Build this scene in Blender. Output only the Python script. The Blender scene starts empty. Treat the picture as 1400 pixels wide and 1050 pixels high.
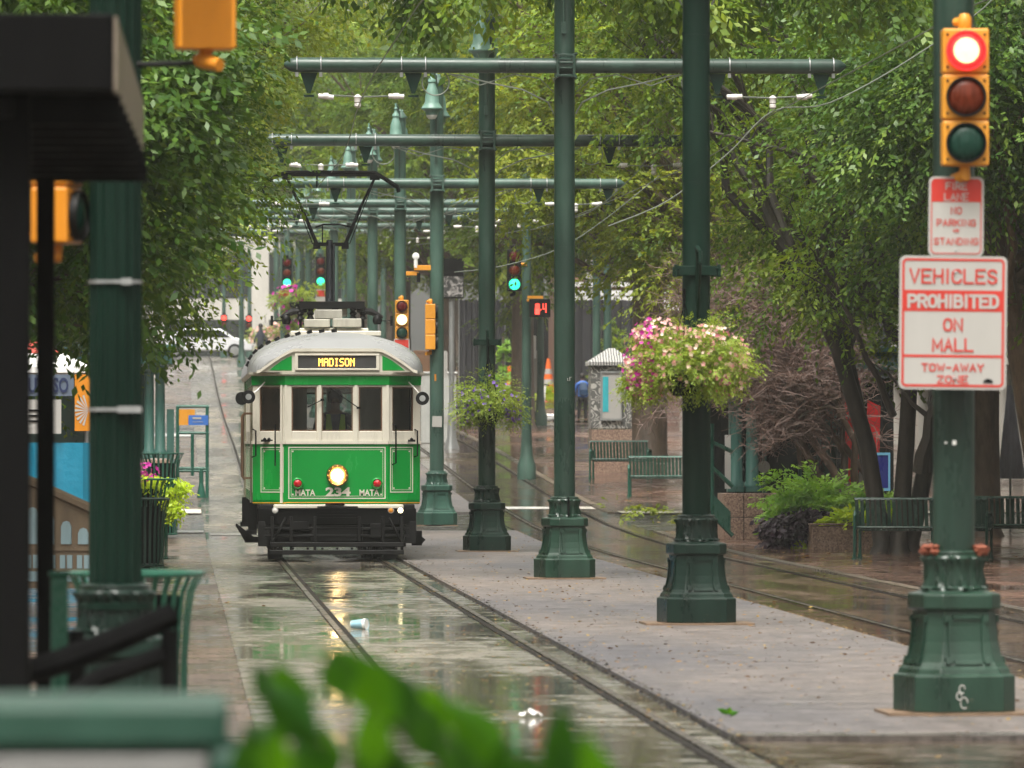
import bpy, bmesh, math, random
import numpy as np
from mathutils import Vector, Matrix, Euler
R = math.radians
PI = math.pi
sc = bpy.context.scene
C = sc.collection

# ------------------------------------------------------------------ camera
EYE = 1.63
cam_data = bpy.data.cameras.new("camera")
cam = bpy.data.objects.new("camera", cam_data); C.objects.link(cam)
cam.location = (0, 0, EYE)
cam.rotation_euler = Euler((R(90) + math.atan(79 / 9000), 0, -math.atan(454 / 9000)), 'XYZ')
cam_data.sensor_width = 36
cam_data.lens = 9000 / 1400 * 36
cam_data.clip_start = 0.5
cam_data.clip_end = 3000
cam_data.dof.use_dof = True
cam_data.dof.focus_distance = 84
cam_data.dof.aperture_fstop = 6.6
sc.camera = cam

# ------------------------------------------------------------------ sky and sun (overcast, rainy)
world = bpy.data.worlds.new("World"); sc.world = world
world.use_nodes = True
wn = world.node_tree; wn.nodes.clear()
sky = wn.nodes.new('ShaderNodeTexSky'); sky.sky_type = 'NISHITA'
sky.sun_disc = False
sky.sun_elevation = R(66); sky.sun_rotation = R(200)
sky.air_density = 1.0; sky.dust_density = 6.0; sky.ozone_density = 1.0
hs = wn.nodes.new('ShaderNodeHueSaturation'); hs.inputs['Saturation'].default_value = 0.10
bg = wn.nodes.new('ShaderNodeBackground'); bg.inputs['Strength'].default_value = 0.135
wo = wn.nodes.new('ShaderNodeOutputWorld')
wn.links.new(sky.outputs[0], hs.inputs['Color']); wm_ = wn.nodes.new('ShaderNodeMixRGB'); wm_.blend_type = 'MULTIPLY'; wm_.inputs[0].default_value = 1; wm_.inputs[2].default_value = (1.0, 0.965, 0.89, 1)
wn.links.new(hs.outputs[0], wm_.inputs[1]); wn.links.new(wm_.outputs[0], bg.inputs[0]); wn.links.new(bg.outputs[0], wo.inputs[0])
sun_d = bpy.data.lights.new("sun", 'SUN'); sun_d.energy = 1.5; sun_d.angle = R(30); sun_d.color = (1, 0.98, 0.94)
sun = bpy.data.objects.new("sun", sun_d); C.objects.link(sun)
# rotation 200 deg (from +Y clockwise) -> the light comes from behind the camera, high up
az = R(200)
sdir = Vector((math.sin(az) * math.cos(R(66)), math.cos(az) * math.cos(R(66)), math.sin(R(66))))
sun.rotation_euler = sdir.to_track_quat('Z', 'Y').to_euler()
sc.view_settings.view_transform = 'Standard'; sc.view_settings.look = 'None'
sc.view_settings.exposure = 1.32; sc.view_settings.gamma = 1.0
sc.view_settings.use_curve_mapping = False
sc.cycles.max_bounces = 7
sc.cycles.volume_bounces = 1
sc.cycles.transparent_max_bounces = 12
sc.cycles.caustics_reflective = False
sc.cycles.caustics_refractive = False
sc.cycles.sample_clamp_indirect = 10

# ------------------------------------------------------------------ helpers
def tag(o, label=None, cat=None, group=None, kind=None):
    if label: o['label'] = label
    if cat: o['category'] = cat
    if group: o['group'] = group
    if kind: o['kind'] = kind
    return o

def thing(name, label, cat, loc=(0, 0, 0), rotz=0, group=None):
    o = bpy.data.objects.new(name, None); C.objects.link(o)
    o.empty_display_size = 0.2
    o.location = loc; o.rotation_euler = (0, 0, rotz)
    return tag(o, label, cat, group)

def copy_tree(o, parent=None):
    c = o.copy(); C.objects.link(c); c.parent = parent
    for ch in list(o.children): copy_tree(ch, c)
    return c

def dup(root, loc, rotz, label, group=None, scale=None):
    r = copy_tree(root)
    r.location = loc; r.rotation_euler = (0, 0, rotz)
    if scale: r.scale = (scale,) * 3 if not isinstance(scale, tuple) else scale
    r['label'] = label
    if group: r['group'] = group
    return r

class MB:
    def __init__(s): s.v = []; s.f = []; s.sm = []; s.mi = []; s.log = []
    def add(s, vs, fs, smooth=False, mi=0):
        n = len(s.v); s.log.append((n, len(s.f))); s.v += [tuple(v) for v in vs]
        for f in fs: s.f.append(tuple(i + n for i in f)); s.sm.append(smooth); s.mi.append(mi)
        return s
    def box(s, c, d, rz=0, mi=0, rx=0, ry=0):
        x, y, z = d[0] / 2, d[1] / 2, d[2] / 2
        vs = [(-x, -y, -z), (x, -y, -z), (x, y, -z), (-x, y, -z), (-x, -y, z), (x, -y, z), (x, y, z), (-x, y, z)]
        if rz or rx or ry:
            m = Euler((rx, ry, rz)).to_matrix(); vs = [m @ Vector(v) for v in vs]
        vs = [(v[0] + c[0], v[1] + c[1], v[2] + c[2]) for v in vs]
        return s.add(vs, [(0, 3, 2, 1), (4, 5, 6, 7), (0, 1, 5, 4), (1, 2, 6, 5), (2, 3, 7, 6), (3, 0, 4, 7)], False, mi)
    def bb(s, x0, x1, y0, y1, z0, z1, mi=0):
        return s.box(((x0 + x1) / 2, (y0 + y1) / 2, (z0 + z1) / 2), (x1 - x0, y1 - y0, z1 - z0), 0, mi)
    def tube(s, pts, rad, n=8, cap=True, smooth=True, mi=0):
        pts = [Vector(p) for p in pts]
        if not hasattr(rad, '__len__'): rad = [rad] * len(pts)
        vs = []; fs = []; up = None
        for i, p in enumerate(pts):
            t = (pts[min(i + 1, len(pts) - 1)] - pts[max(i - 1, 0)])
            t = t.normalized() if t.length > 1e-9 else Vector((0, 0, 1))
            if up is None:
                a = Vector((0, 0, 1)) if abs(t.z) < .9 else Vector((1, 0, 0))
                up = (a - t * a.dot(t)).normalized()
            else:
                up = (up - t * up.dot(t)).normalized()
            b = t.cross(up)
            for k in range(n):
                a = 2 * PI * k / n
                vs.append(p + (up * math.cos(a) + b * math.sin(a)) * rad[i])
        for i in range(len(pts) - 1):
            for k in range(n):
                a = i * n + k; b2 = i * n + (k + 1) % n
                fs.append((a, b2, b2 + n, a + n))
        s.add(vs, fs, smooth, mi)
        if cap:
            m = len(s.v) - len(vs)
            s.f.append(tuple(m + k for k in reversed(range(n)))); s.sm.append(False); s.mi.append(mi)
            e = m + (len(pts) - 1) * n
            s.f.append(tuple(e + k for k in range(n))); s.sm.append(False); s.mi.append(mi)
        return s
    def cyl(s, a, b, r, n=12, mi=0): return s.tube([a, b], r, n, True, True, mi)
    def lathe(s, prof, c=(0, 0, 0), n=20, axis='z', smooth=True, mod=None, mi=0):
        vs = []; fs = []
        for j, (r, z) in enumerate(prof):
            for k in range(n):
                a = 2 * PI * k / n
                rr = r * (mod(a, z) if mod else 1)
                p = (rr * math.cos(a), rr * math.sin(a), z)
                if axis == 'y': p = (p[0], p[2], p[1])
                if axis == 'x': p = (p[2], p[0], p[1])
                vs.append((p[0] + c[0], p[1] + c[1], p[2] + c[2]))
        for j in range(len(prof) - 1):
            for k in range(n):
                a = j * n + k; b = j * n + (k + 1) % n
                fs.append((a, b, b + n, a + n) if axis != 'y' else (a, a + n, b + n, b))
        s.add(vs, fs, smooth, mi)
        m = len(s.v) - len(vs)
        for e, rev in ((0, True), (len(prof) - 1, False)):
            if prof[e][0] > 1e-5:
                ids = [m + e * n + k for k in range(n)]
                if rev != (axis == 'y'): ids.reverse()
                s.f.append(tuple(ids)); s.sm.append(False); s.mi.append(mi)
        return s
    def loft(s, loops, cap=True, smooth=False, mi=0):
        n = len(loops[0]); vs = [p for l in loops for p in l]; fs = []
        for j in range(len(loops) - 1):
            for k in range(n):
                a = j * n + k; b = j * n + (k + 1) % n
                fs.append((a, b, b + n, a + n))
        if cap:
            fs.append(tuple(reversed(range(n)))); fs.append(tuple((len(loops) - 1) * n + k for k in range(n)))
        return s.add(vs, fs, smooth, mi)
    def prism(s, poly, z0, z1, mi=0):
        return s.loft([[(x, y, z0) for x, y in poly], [(x, y, z1) for x, y in poly]], True, False, mi)
    def prism_y(s, poly, y0, y1, mi=0):
        # poly in x,z
        return s.loft([[(x, y1, z) for x, z in poly], [(x, y0, z) for x, z in poly]], True, False, mi)
    def each(s, name, mat, parent=None, n=1, bevel=0):
        """every n shapes added become one object of their own"""
        out = []
        for i in range(0, len(s.log), n):
            v0, f0 = s.log[i]; v1, f1 = s.log[i + n] if i + n < len(s.log) else (len(s.v), len(s.f))
            m = MB(); m.v = s.v[v0:v1]; m.f = [tuple(q - v0 for q in f) for f in s.f[f0:f1]]; m.sm = s.sm[f0:f1]; m.mi = s.mi[f0:f1]
            out.append(m.build(name, mat, parent, bevel, 1))
        return out
    def build(s, name, mat, parent=None, bevel=0, seg=2):
        me = bpy.data.meshes.new(name)
        me.from_pydata(s.v, [], s.f)
        me.polygons.foreach_set('use_smooth', s.sm)
        if any(s.mi): me.polygons.foreach_set('material_index', s.mi)
        for m in (mat if isinstance(mat, (list, tuple)) else [mat]): me.materials.append(m)
        if any(s.sm):
            try: me.set_sharp_from_angle(angle=R(42))
            except Exception: pass
        me.update()
        o = bpy.data.objects.new(name, me); C.objects.link(o)
        if parent: o.parent = parent
        if bevel:
            b = o.modifiers.new('bevel', 'BEVEL'); b.width = bevel; b.segments = seg; b.limit_method = 'ANGLE'; b.angle_limit = R(40)
        return o

def np_mesh(name, verts, quads, mat, parent=None, tint=None, tri=False):
    """fast mesh from numpy arrays: verts (N,3), quads (M,4)"""
    me = bpy.data.meshes.new(name)
    k = 3 if tri else 4
    n = len(verts); m = len(quads)
    me.vertices.add(n); me.vertices.foreach_set('co', np.asarray(verts, np.float32).ravel())
    me.loops.add(m * k); me.loops.foreach_set('vertex_index', np.asarray(quads, np.int32).ravel())
    me.polygons.add(m); me.polygons.foreach_set('loop_start', np.arange(0, m * k, k, dtype=np.int32))
    me.polygons.foreach_set('loop_total', np.full(m, k, np.int32))
    if tint is not None:
        at = me.attributes.new('tint', 'FLOAT', 'FACE'); at.data.foreach_set('value', np.asarray(tint, np.float32))
    me.update(calc_edges=True); me.validate()
    me.materials.append(mat)
    o = bpy.data.objects.new(name, me); C.objects.link(o)
    if parent: o.parent = parent
    return o

def text_obj(txt, name, size, mat, parent, loc, rot=(R(90), 0, 0), width=None, extrude=0.001, offset=0.0, align='CENTER', spacing=1.0):
    cu = bpy.data.curves.new(name, 'FONT'); cu.body = txt; cu.size = size
    cu.align_x = align; cu.align_y = 'CENTER'; cu.extrude = extrude; cu.offset = offset; cu.space_character = spacing
    cu.resolution_u = 3
    t = bpy.data.objects.new(name, cu); C.objects.link(t)
    dg = bpy.context.evaluated_depsgraph_get()
    me = bpy.data.meshes.new_from_object(t.evaluated_get(dg))
    bpy.data.objects.remove(t)
    xs = [v.co.x for v in me.vertices]; ys = [v.co.y for v in me.vertices]
    cx = (max(xs) + min(xs)) / 2; cy = (max(ys) + min(ys)) / 2
    sx = width / (max(xs) - min(xs)) if width else 1
    sy = size / (max(ys) - min(ys)) if width else 1
    for v in me.vertices: v.co.x = (v.co.x - cx) * sx; v.co.y = (v.co.y - cy) * sy
    me.name = name; me.materials.clear(); me.materials.append(mat)
    o = bpy.data.objects.new(name, me); C.objects.link(o); o.parent = parent
    o.location = loc; o.rotation_euler = rot
    return o

# pixel column/row of the 1400x1050 photo -> world, at distance d
def px(p, d): return (p - 246) / 9000 * d
def pz(p, d): return EYE + (604 - p) / 9000 * d

# ------------------------------------------------------------------ materials
def new_mat(name):
    m = bpy.data.materials.new(name); m.use_nodes = True
    nt = m.node_tree; b = nt.nodes['Principled BSDF']
    return m, nt, b
def N(nt, t, **kw):
    n = nt.nodes.new(t)
    for k, v in kw.items():
        if k in n.inputs.keys(): n.inputs[k].default_value = v
        else: setattr(n, k, v)
    return n
def ramp(nt, stops):
    r = nt.nodes.new('ShaderNodeValToRGB'); e = r.color_ramp.elements
    e[0].position = stops[0][0]; e[0].color = (*stops[0][1], 1) if len(stops[0][1]) == 3 else stops[0][1]
    e[1].position = stops[-1][0]; e[1].color = (*stops[-1][1], 1)
    for p, c in stops[1:-1]:
        x = e.new(p); x.color = (*c, 1)
    return r
def g3(v): return (v, v, v)

def paint(name, col, rough=0.35, var=0.25, scale=6, bump=0.02, metal=0.0, spec=0.5, streak=True, coat=0.0, chips=None):
    m, nt, b = new_mat(name)
    tc = N(nt, 'ShaderNodeTexCoord'); mp = N(nt, 'ShaderNodeMapping')
    mp.inputs['Scale'].default_value = (1, 1, 0.25 if streak else 1)
    nt.links.new(tc.outputs['Object'], mp.inputs[0])
    n1 = N(nt, 'ShaderNodeTexNoise', Scale=scale, Detail=6, Roughness=0.65)
    nt.links.new(mp.outputs[0], n1.inputs['Vector'])
    lo = tuple(c * (1 - var) for c in col); hi = tuple(min(1, c * (1 + var)) for c in col)
    r = ramp(nt, [(0.3, lo), (0.7, hi)]); nt.links.new(n1.outputs['Fac'], r.inputs[0])
    cout = r.outputs[0]
    if chips:
        nc = N(nt, 'ShaderNodeTexNoise', Scale=9.0, Detail=9, Roughness=.75); nt.links.new(tc.outputs['Object'], nc.inputs['Vector'])
        cr = ramp(nt, [(0.655, g3(0)), (0.675, g3(1))]); nt.links.new(nc.outputs['Fac'], cr.inputs[0])
        mc = N(nt, 'ShaderNodeMixRGB'); mc.inputs[2].default_value = (*chips, 1); nt.links.new(cr.outputs[0], mc.inputs[0]); nt.links.new(cout, mc.inputs[1])
        nd = N(nt, 'ShaderNodeTexNoise', Scale=1.6, Detail=7, Roughness=.7); nt.links.new(mp.outputs[0], nd.inputs['Vector'])
        dr = ramp(nt, [(0.35, g3(.62)), (0.6, g3(1.12))]); nt.links.new(nd.outputs['Fac'], dr.inputs[0])
        md = N(nt, 'ShaderNodeMixRGB', blend_type='MULTIPLY'); md.inputs[0].default_value = 1; nt.links.new(mc.outputs[0], md.inputs[1]); nt.links.new(dr.outputs[0], md.inputs[2]); cout = md.outputs[0]
    nt.links.new(cout, b.inputs['Base Color'])
    rr = ramp(nt, [(0.35, g3(max(0.02, rough * 0.7))), (0.7, g3(min(1, rough * 1.35)))]); nt.links.new(n1.outputs['Fac'], rr.inputs[0])
    nt.links.new(rr.outputs[0], b.inputs['Roughness'])
    b.inputs['Metallic'].default_value = metal
    b.inputs['Specular IOR Level'].default_value = spec
    b.inputs['Coat Weight'].default_value = coat
    if bump:
        n2 = N(nt, 'ShaderNodeTexNoise', Scale=scale * 7, Detail=3)
        nt.links.new(tc.outputs['Object'], n2.inputs['Vector'])
        bp = N(nt, 'ShaderNodeBump', Strength=0.25, Distance=bump)
        nt.links.new(n2.outputs['Fac'], bp.inputs['Height']); nt.links.new(bp.outputs[0], b.inputs['Normal'])
    return m

def flat(name, col, rough=0.6, metal=0.0, spec=0.5):
    return paint(name, col, rough, 0.12, 9, 0.0, metal, spec)

def emit(name, col, s, base=(0.02, 0.02, 0.02)):
    m, nt, b = new_mat(name)
    tc = N(nt, 'ShaderNodeTexCoord'); n = N(nt, 'ShaderNodeTexVoronoi', Scale=60.0)
    nt.links.new(tc.outputs['Object'], n.inputs['Vector'])
    r = ramp(nt, [(0.0, col), (0.9, tuple(c * 0.75 for c in col))]); nt.links.new(n.outputs['Distance'], r.inputs[0])
    b.inputs['Base Color'].default_value = (*base, 1)
    nt.links.new(r.outputs[0], b.inputs['Emission Color'])
    b.inputs['Emission Strength'].default_value = s
    return m

def leafmat(name, cols, rough=0.42, transl=0.35, nscale=0.9):
    """leaf colours: per-leaf tint plus large clumps"""
    m, nt, b = new_mat(name)
    at = N(nt, 'ShaderNodeAttribute'); at.attribute_name = 'tint'
    tc = N(nt, 'ShaderNodeTexCoord'); n = N(nt, 'ShaderNodeTexNoise', Scale=nscale, Detail=3)
    nt.links.new(tc.outputs['Object'], n.inputs['Vector'])
    a = N(nt, 'ShaderNodeMath', operation='MULTIPLY_ADD'); a.inputs[1].default_value = 0.55
    nt.links.new(at.outputs['Fac'], a.inputs[0])
    s = N(nt, 'ShaderNodeMath', operation='MULTIPLY'); s.inputs[1].default_value = 0.55
    nt.links.new(n.outputs['Fac'], s.inputs[0]); nt.links.new(s.outputs[0], a.inputs[2])
    k = len(cols); r = ramp(nt, [(0.12 + 0.76 * i / (k - 1), c) for i, c in enumerate(cols)])
    nt.links.new(a.outputs[0], r.inputs[0])
    nt.links.new(r.outputs[0], b.inputs['Base Color'])
    b.inputs['Roughness'].default_value = rough
    b.inputs['Specular IOR Level'].default_value = 0.3
    tr = N(nt, 'ShaderNodeBsdfTranslucent')
    hv = N(nt, 'ShaderNodeHueSaturation', Hue=0.48, Saturation=1.1, Value=1.5)
    nt.links.new(r.outputs[0], hv.inputs['Color']); nt.links.new(hv.outputs[0], tr.inputs['Color'])
    mx = N(nt, 'ShaderNodeMixShader'); mx.inputs[0].default_value = transl
    out = nt.nodes['Material Output']
    nt.links.new(b.outputs[0], mx.inputs[1]); nt.links.new(tr.outputs[0], mx.inputs[2]); nt.links.new(mx.outputs[0], out.inputs[0])
    return m

def bark(name, c0, c1, scale=5):
    m, nt, b = new_mat(name)
    tc = N(nt, 'ShaderNodeTexCoord'); mp = N(nt, 'ShaderNodeMapping'); mp.inputs['Scale'].default_value = (1, 1, 0.3)
    nt.links.new(tc.outputs['Object'], mp.inputs[0])
    n = N(nt, 'ShaderNodeTexNoise', Scale=scale, Detail=8, Roughness=0.7); nt.links.new(mp.outputs[0], n.inputs['Vector'])
    r = ramp(nt, [(0.35, c0), (0.65, c1)]); nt.links.new(n.outputs['Fac'], r.inputs[0])
    nt.links.new(r.outputs[0], b.inputs['Base Color']); b.inputs['Roughness'].default_value = 0.55
    bp = N(nt, 'ShaderNodeBump', Strength=0.6, Distance=0.03); nt.links.new(n.outputs['Fac'], bp.inputs['Height']); nt.links.new(bp.outputs[0], b.inputs['Normal'])
    return m

def wet_ground(name, c_dark, c_light, rough=(0.05, 0.4), pud=(0.42, 0.58), scale=0.35, stretch=(1, 0.15, 1), brick=None, bump=0.002, streak=0.5, spec=0.5):
    """wet paving: noise decides where water stands (smooth) and where the stone only is damp (rough)"""
    m, nt, b = new_mat(name)
    tc = N(nt, 'ShaderNodeTexCoord')
    mp = N(nt, 'ShaderNodeMapping'); mp.inputs['Scale'].default_value = stretch; nt.links.new(tc.outputs['Object'], mp.inputs[0])
    n1 = N(nt, 'ShaderNodeTexNoise', Scale=scale, Detail=5, Roughness=0.6, Distortion=0.6); nt.links.new(mp.outputs[0], n1.inputs['Vector'])
    n2 = N(nt, 'ShaderNodeTexNoise', Scale=9.0, Detail=10, Roughness=0.75); nt.links.new(tc.outputs['Object'], n2.inputs['Vector'])
    n3 = N(nt, 'ShaderNodeTexNoise', Scale=70.0, Detail=3); nt.links.new(tc.outputs['Object'], n3.inputs['Vector'])
    # fine-grained colour
    col = ramp(nt, [(0.3, c_dark), (0.7, c_light)]); nt.links.new(n2.outputs['Fac'], col.inputs[0])
    colout = col.outputs[0]; hgt = n2.outputs['Fac']
    if brick:
        bt = N(nt, 'ShaderNodeTexBrick'); bt.inputs['Scale'].default_value = 1.0
        bt.inputs['Brick Width'].default_value = brick[0]; bt.inputs['Row Height'].default_value = brick[1]
        bt.inputs['Mortar Size'].default_value = 0.008; bt.inputs['Bias'].default_value = -0.2
        bt.inputs['Color1'].default_value = (0.75, 0.75, 0.75, 1); bt.inputs['Color2'].default_value = (1.25, 1.2, 1.2, 1)
        bt.inputs['Mortar'].default_value = (0.45, 0.45, 0.45, 1)
        nt.links.new(tc.outputs['Object'], bt.inputs['Vector'])
        mu = N(nt, 'ShaderNodeMixRGB', blend_type='MULTIPLY'); mu.inputs[0].default_value = 1
        nt.links.new(colout, mu.inputs[1]); nt.links.new(bt.outputs['Color'], mu.inputs[2]); colout = mu.outputs[0]
        hm = N(nt, 'ShaderNodeMath', operation='MULTIPLY_ADD'); hm.inputs[1].default_value = -0.8
        nt.links.new(bt.outputs['Fac'], hm.inputs[0]); nt.links.new(n2.outputs['Fac'], hm.inputs[2]); hgt = hm.outputs[0]
    # large patches
    n4 = N(nt, 'ShaderNodeTexNoise', Scale=0.25, Detail=4); nt.links.new(mp.outputs[0], n4.inputs['Vector'])
    r4 = ramp(nt, [(0.38, (0.66, 0.70, 0.78)), (0.50, (1.0, 0.99, 0.98)), (0.64, (1.32, 1.22, 1.10))]); nt.links.new(n4.outputs['Fac'], r4.inputs[0])
    m2 = N(nt, 'ShaderNodeMixRGB', blend_type='MULTIPLY'); m2.inputs[0].default_value = 1
    nt.links.new(colout, m2.inputs[1]); nt.links.new(r4.outputs[0], m2.inputs[2])
    nt.links.new(m2.outputs[0], b.inputs['Base Color'])
    n5 = N(nt, 'ShaderNodeTexNoise', Scale=2.6, Detail=9, Roughness=0.72); nt.links.new(tc.outputs['Object'], n5.inputs['Vector'])
    # joints, drips and dark specks
    sp = N(nt, 'ShaderNodeTexNoise', Scale=26.0, Detail=4, Roughness=.6); nt.links.new(tc.outputs['Object'], sp.inputs['Vector'])
    spr = ramp(nt, [(0.33, g3(0.3)), (0.45, g3(1.0)), (0.68, g3(1.0)), (0.78, g3(1.4))]); nt.links.new(sp.outputs['Fac'], spr.inputs[0])
    m3 = N(nt, 'ShaderNodeMixRGB', blend_type='MULTIPLY'); m3.inputs[0].default_value = 1
    nt.links.new(m2.outputs[0], m3.inputs[1]); nt.links.new(spr.outputs[0], m3.inputs[2])
    r5 = ramp(nt, [(0.34, g3(0.55)), (0.66, g3(1.4))]); nt.links.new(n5.outputs['Fac'], r5.inputs[0])
    m4 = N(nt, 'ShaderNodeMixRGB', blend_type='MULTIPLY'); m4.inputs[0].default_value = 1
    nt.links.new(m3.outputs[0], m4.inputs[1]); nt.links.new(r5.outputs[0], m4.inputs[2]); nt.links.new(m4.outputs[0], b.inputs['Base Color'])
    ad = N(nt, 'ShaderNodeMath', operation='MULTIPLY_ADD'); ad.inputs[1].default_value = 0.55
    n1s = N(nt, 'ShaderNodeMath', operation='MULTIPLY'); n1s.inputs[1].default_value = 0.55; nt.links.new(n1.outputs['Fac'], n1s.inputs[0])
    nt.links.new(n5.outputs['Fac'], ad.inputs[0]); nt.links.new(n1s.outputs[0], ad.inputs[2])
    rr = ramp(nt, [(pud[0] + .06, g3(rough[0])), (pud[1] + .06, g3(rough[1]))]); nt.links.new(ad.outputs[0], rr.inputs[0])
    nt.links.new(rr.outputs[0], b.inputs['Roughness'])
    b.inputs['Specular IOR Level'].default_value = spec
    # relief only where no water stands
    h2 = N(nt, 'ShaderNodeMath', operation='MULTIPLY'); nt.links.new(hgt, h2.inputs[0]); nt.links.new(rr.outputs[0], h2.inputs[1])
    bp = N(nt, 'ShaderNodeBump', Strength=1.0, Distance=bump * 2.2); nt.links.new(h2.outputs[0], bp.inputs['Height'])
    bp2 = N(nt, 'ShaderNodeBump', Strength=0.25, Distance=0.0006); nt.links.new(n3.outputs['Fac'], bp2.inputs['Height']); nt.links.new(bp.outputs[0], bp2.inputs['Normal'])
    nt.links.new(bp2.outputs[0], b.inputs['Normal'])
    return m

M = {}
M['pole'] = paint('teal green painted steel', (0.019, 0.044, 0.032), 0.34, 0.28, 3, 0.004, spec=.4, chips=(.07, .09, .07))
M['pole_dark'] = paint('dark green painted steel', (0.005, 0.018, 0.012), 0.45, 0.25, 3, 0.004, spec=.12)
M['pole_hazed'] = paint('haze tinted pole paint', (0.052, 0.102, 0.08), 0.38, 0.25, 3, 0.004, spec=.4, chips=(.10, .12, .10))  # far poles and posts: distance haze painted in as a paler colour
M['base_hazed'] = paint('haze tinted cast iron', (0.028, 0.075, 0.056), 0.38, 0.25, 4, 0.004, spec=.4, chips=(.10, .10, .08))  # castings of the far poles, haze put into the colour likewise
M['pole_base'] = paint('green cast iron', (0.010, 0.034, 0.021), 0.35, 0.30, 5, 0.006, chips=(.10, .085, .06))
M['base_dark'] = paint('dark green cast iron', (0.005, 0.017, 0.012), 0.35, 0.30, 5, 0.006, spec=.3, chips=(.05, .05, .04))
M['plank'] = paint('damp plywood', (0.16, 0.105, 0.065), 0.6, 0.3, 12, 0.004)
M['lamp_green'] = paint('verdigris green lamp paint', (0.11, 0.21, 0.17), 0.4, 0.25, 6)
M['black'] = paint('black painted metal', (0.0022, 0.0022, 0.0024), 0.8, 0.4, 6, 0.004, spec=.1)
M['blackrubber'] = paint('dull black iron', (0.004, 0.004, 0.004), 0.55, 0.5, 9, 0.006, spec=.2)
M['insul'] = flat('white porcelain', (0.6, 0.58, 0.55), 0.25)
M['steel'] = paint('grey galvanised steel', (0.35, 0.36, 0.36), 0.4, 0.2, 8, 0, 0.6)
M['wire'] = flat('copper wire weathered', (0.16, 0.18, 0.15), 0.5, 0.3)
M['rail'] = paint('wet rail steel', (0.07, 0.055, 0.045), 0.3, 0.35, 4, 0.002, 0.4)
M['groove'] = paint('mud in rail groove', (0.012, 0.010, 0.008), 0.7, 0.5, 6, spec=.15)
M['rust'] = paint('red brown rust', (0.22, 0.06, 0.03), 0.7, 0.4, 12, 0.01)
M['yellow'] = paint('signal yellow paint', (0.62, 0.26, 0.02), 0.42, 0.15, 4, 0.003)
M['orange'] = paint('amber yellow paint', (0.55, 0.20, 0.008), 0.42, 0.15, 4, 0.003)
M['redpaint'] = paint('faded red sign ink', (0.46, 0.028, 0.018), 0.5, 0.1, 5, 0)
M['signwhite'] = paint('white sign sheeting', (0.38, 0.37, 0.35), 0.4, 0.06, 3, 0)
M['white'] = flat('white paint', (0.75, 0.75, 0.73), 0.45)
M['lens_red_on'] = emit('red signal lens lit', (1.0, 0.25, 0.08), 3.2)
M['lens_core'] = emit('signal lens hot core', (1.0, 0.66, 0.30), 1.4)
M['lens_rim_red'] = emit('signal lens red edge', (1.0, 0.01, 0.01), 0.8)
M['lens_amber'] = paint('dark amber lens', (0.09, 0.014, 0.004), 0.3, 0.4, 30, 0.002, spec=.2)
M['lens_green'] = paint('dark green lens', (0.006, 0.03, 0.02), 0.3, 0.4, 30, 0.002, spec=.2)
M['lens_red'] = paint('dark red lens', (0.08, 0.005, 0.005), 0.3, 0.4, 30, 0.002, spec=.2)
M['green_on'] = emit('green signal lens lit', (0.02, 0.9, 0.36), 1.5)
M['amber_on'] = emit('amber signal lens lit', (1.0, 0.66, 0.25), 2.5)
M['red_on'] = emit('red lamp lit', (1.0, 0.05, 0.03), 2)
M['granite'] = None
M['bark'] = bark('brown wet bark', (0.045, 0.03, 0.02), (0.13, 0.09, 0.06))
M['barkdark'] = bark('dark wet bark', (0.012, 0.010, 0.008), (0.045, 0.035, 0.025))
M['bin_green'] = paint('glossy green powder coat', (0.007, 0.085, 0.05), 0.3, 0.15, 5)
M['bench_green'] = paint('dark green powder coat', (0.006, 0.045, 0.03), 0.3, 0.2, 5)
M['bench_light'] = paint('mid green powder coat', (0.018, 0.10, 0.068), 0.3, 0.2, 5)

# ------------------------------------------------------------------ ground profile along the street
_pf = [(-80, 0), (95, 0), (105, .03), (115.4, .13), (125, .30), (135, .51), (154, 1.02), (173, 1.52), (192, 1.93), (212, 2.38), (231, 2.93), (250, 3.5), (280, 4.6), (310, 5.55), (330, 5.9), (350, 6.0), (900, 6.0)]
_py = np.array([p[0] for p in _pf], float); _pz = np.array([p[1] for p in _pf], float)
def gz(y):
    return float(np.interp(y, _py, _pz))

def strip(name, x0, x1, y0, y1, off, mat, step=3.0, nx=1, thick=0.0):
    ys = [y0]
    while ys[-1] < y1 - 1e-6: ys.append(min(y1, ys[-1] + step))
    mb = MB(); vs = []; fs = []
    for y in ys:
        for i in range(nx + 1):
            vs.append((x0 + (x1 - x0) * i / nx, y, gz(y) + off))
    w = nx + 1
    for j in range(len(ys) - 1):
        for i in range(nx):
            a = j * w + i; fs.append((a, a + 1, a + 1 + w, a + w))
    mb.add(vs, fs, True)
    if thick:
        for xx, flip in ((x0, False), (x1, True)):
            v2 = []; f2 = []
            for y in ys: v2 += [(xx, y, gz(y) + off), (xx, y, gz(y) + off - thick)]
            for j in range(len(ys) - 1):
                a = 2 * j; f2.append((a, a + 2, a + 3, a + 1) if flip else (a, a + 1, a + 3, a + 2))
            mb.add(v2, f2)
        for j, fl in ((0, False), (len(ys) - 1, True)):
            y = ys[j]; z = gz(y) + off
            mb.add([(x0, y, z), (x1, y, z), (x1, y, z - thick), (x0, y, z - thick)], [(0, 3, 2, 1) if not fl else (0, 1, 2, 3)])
    return mb.build(name, mat)

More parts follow.
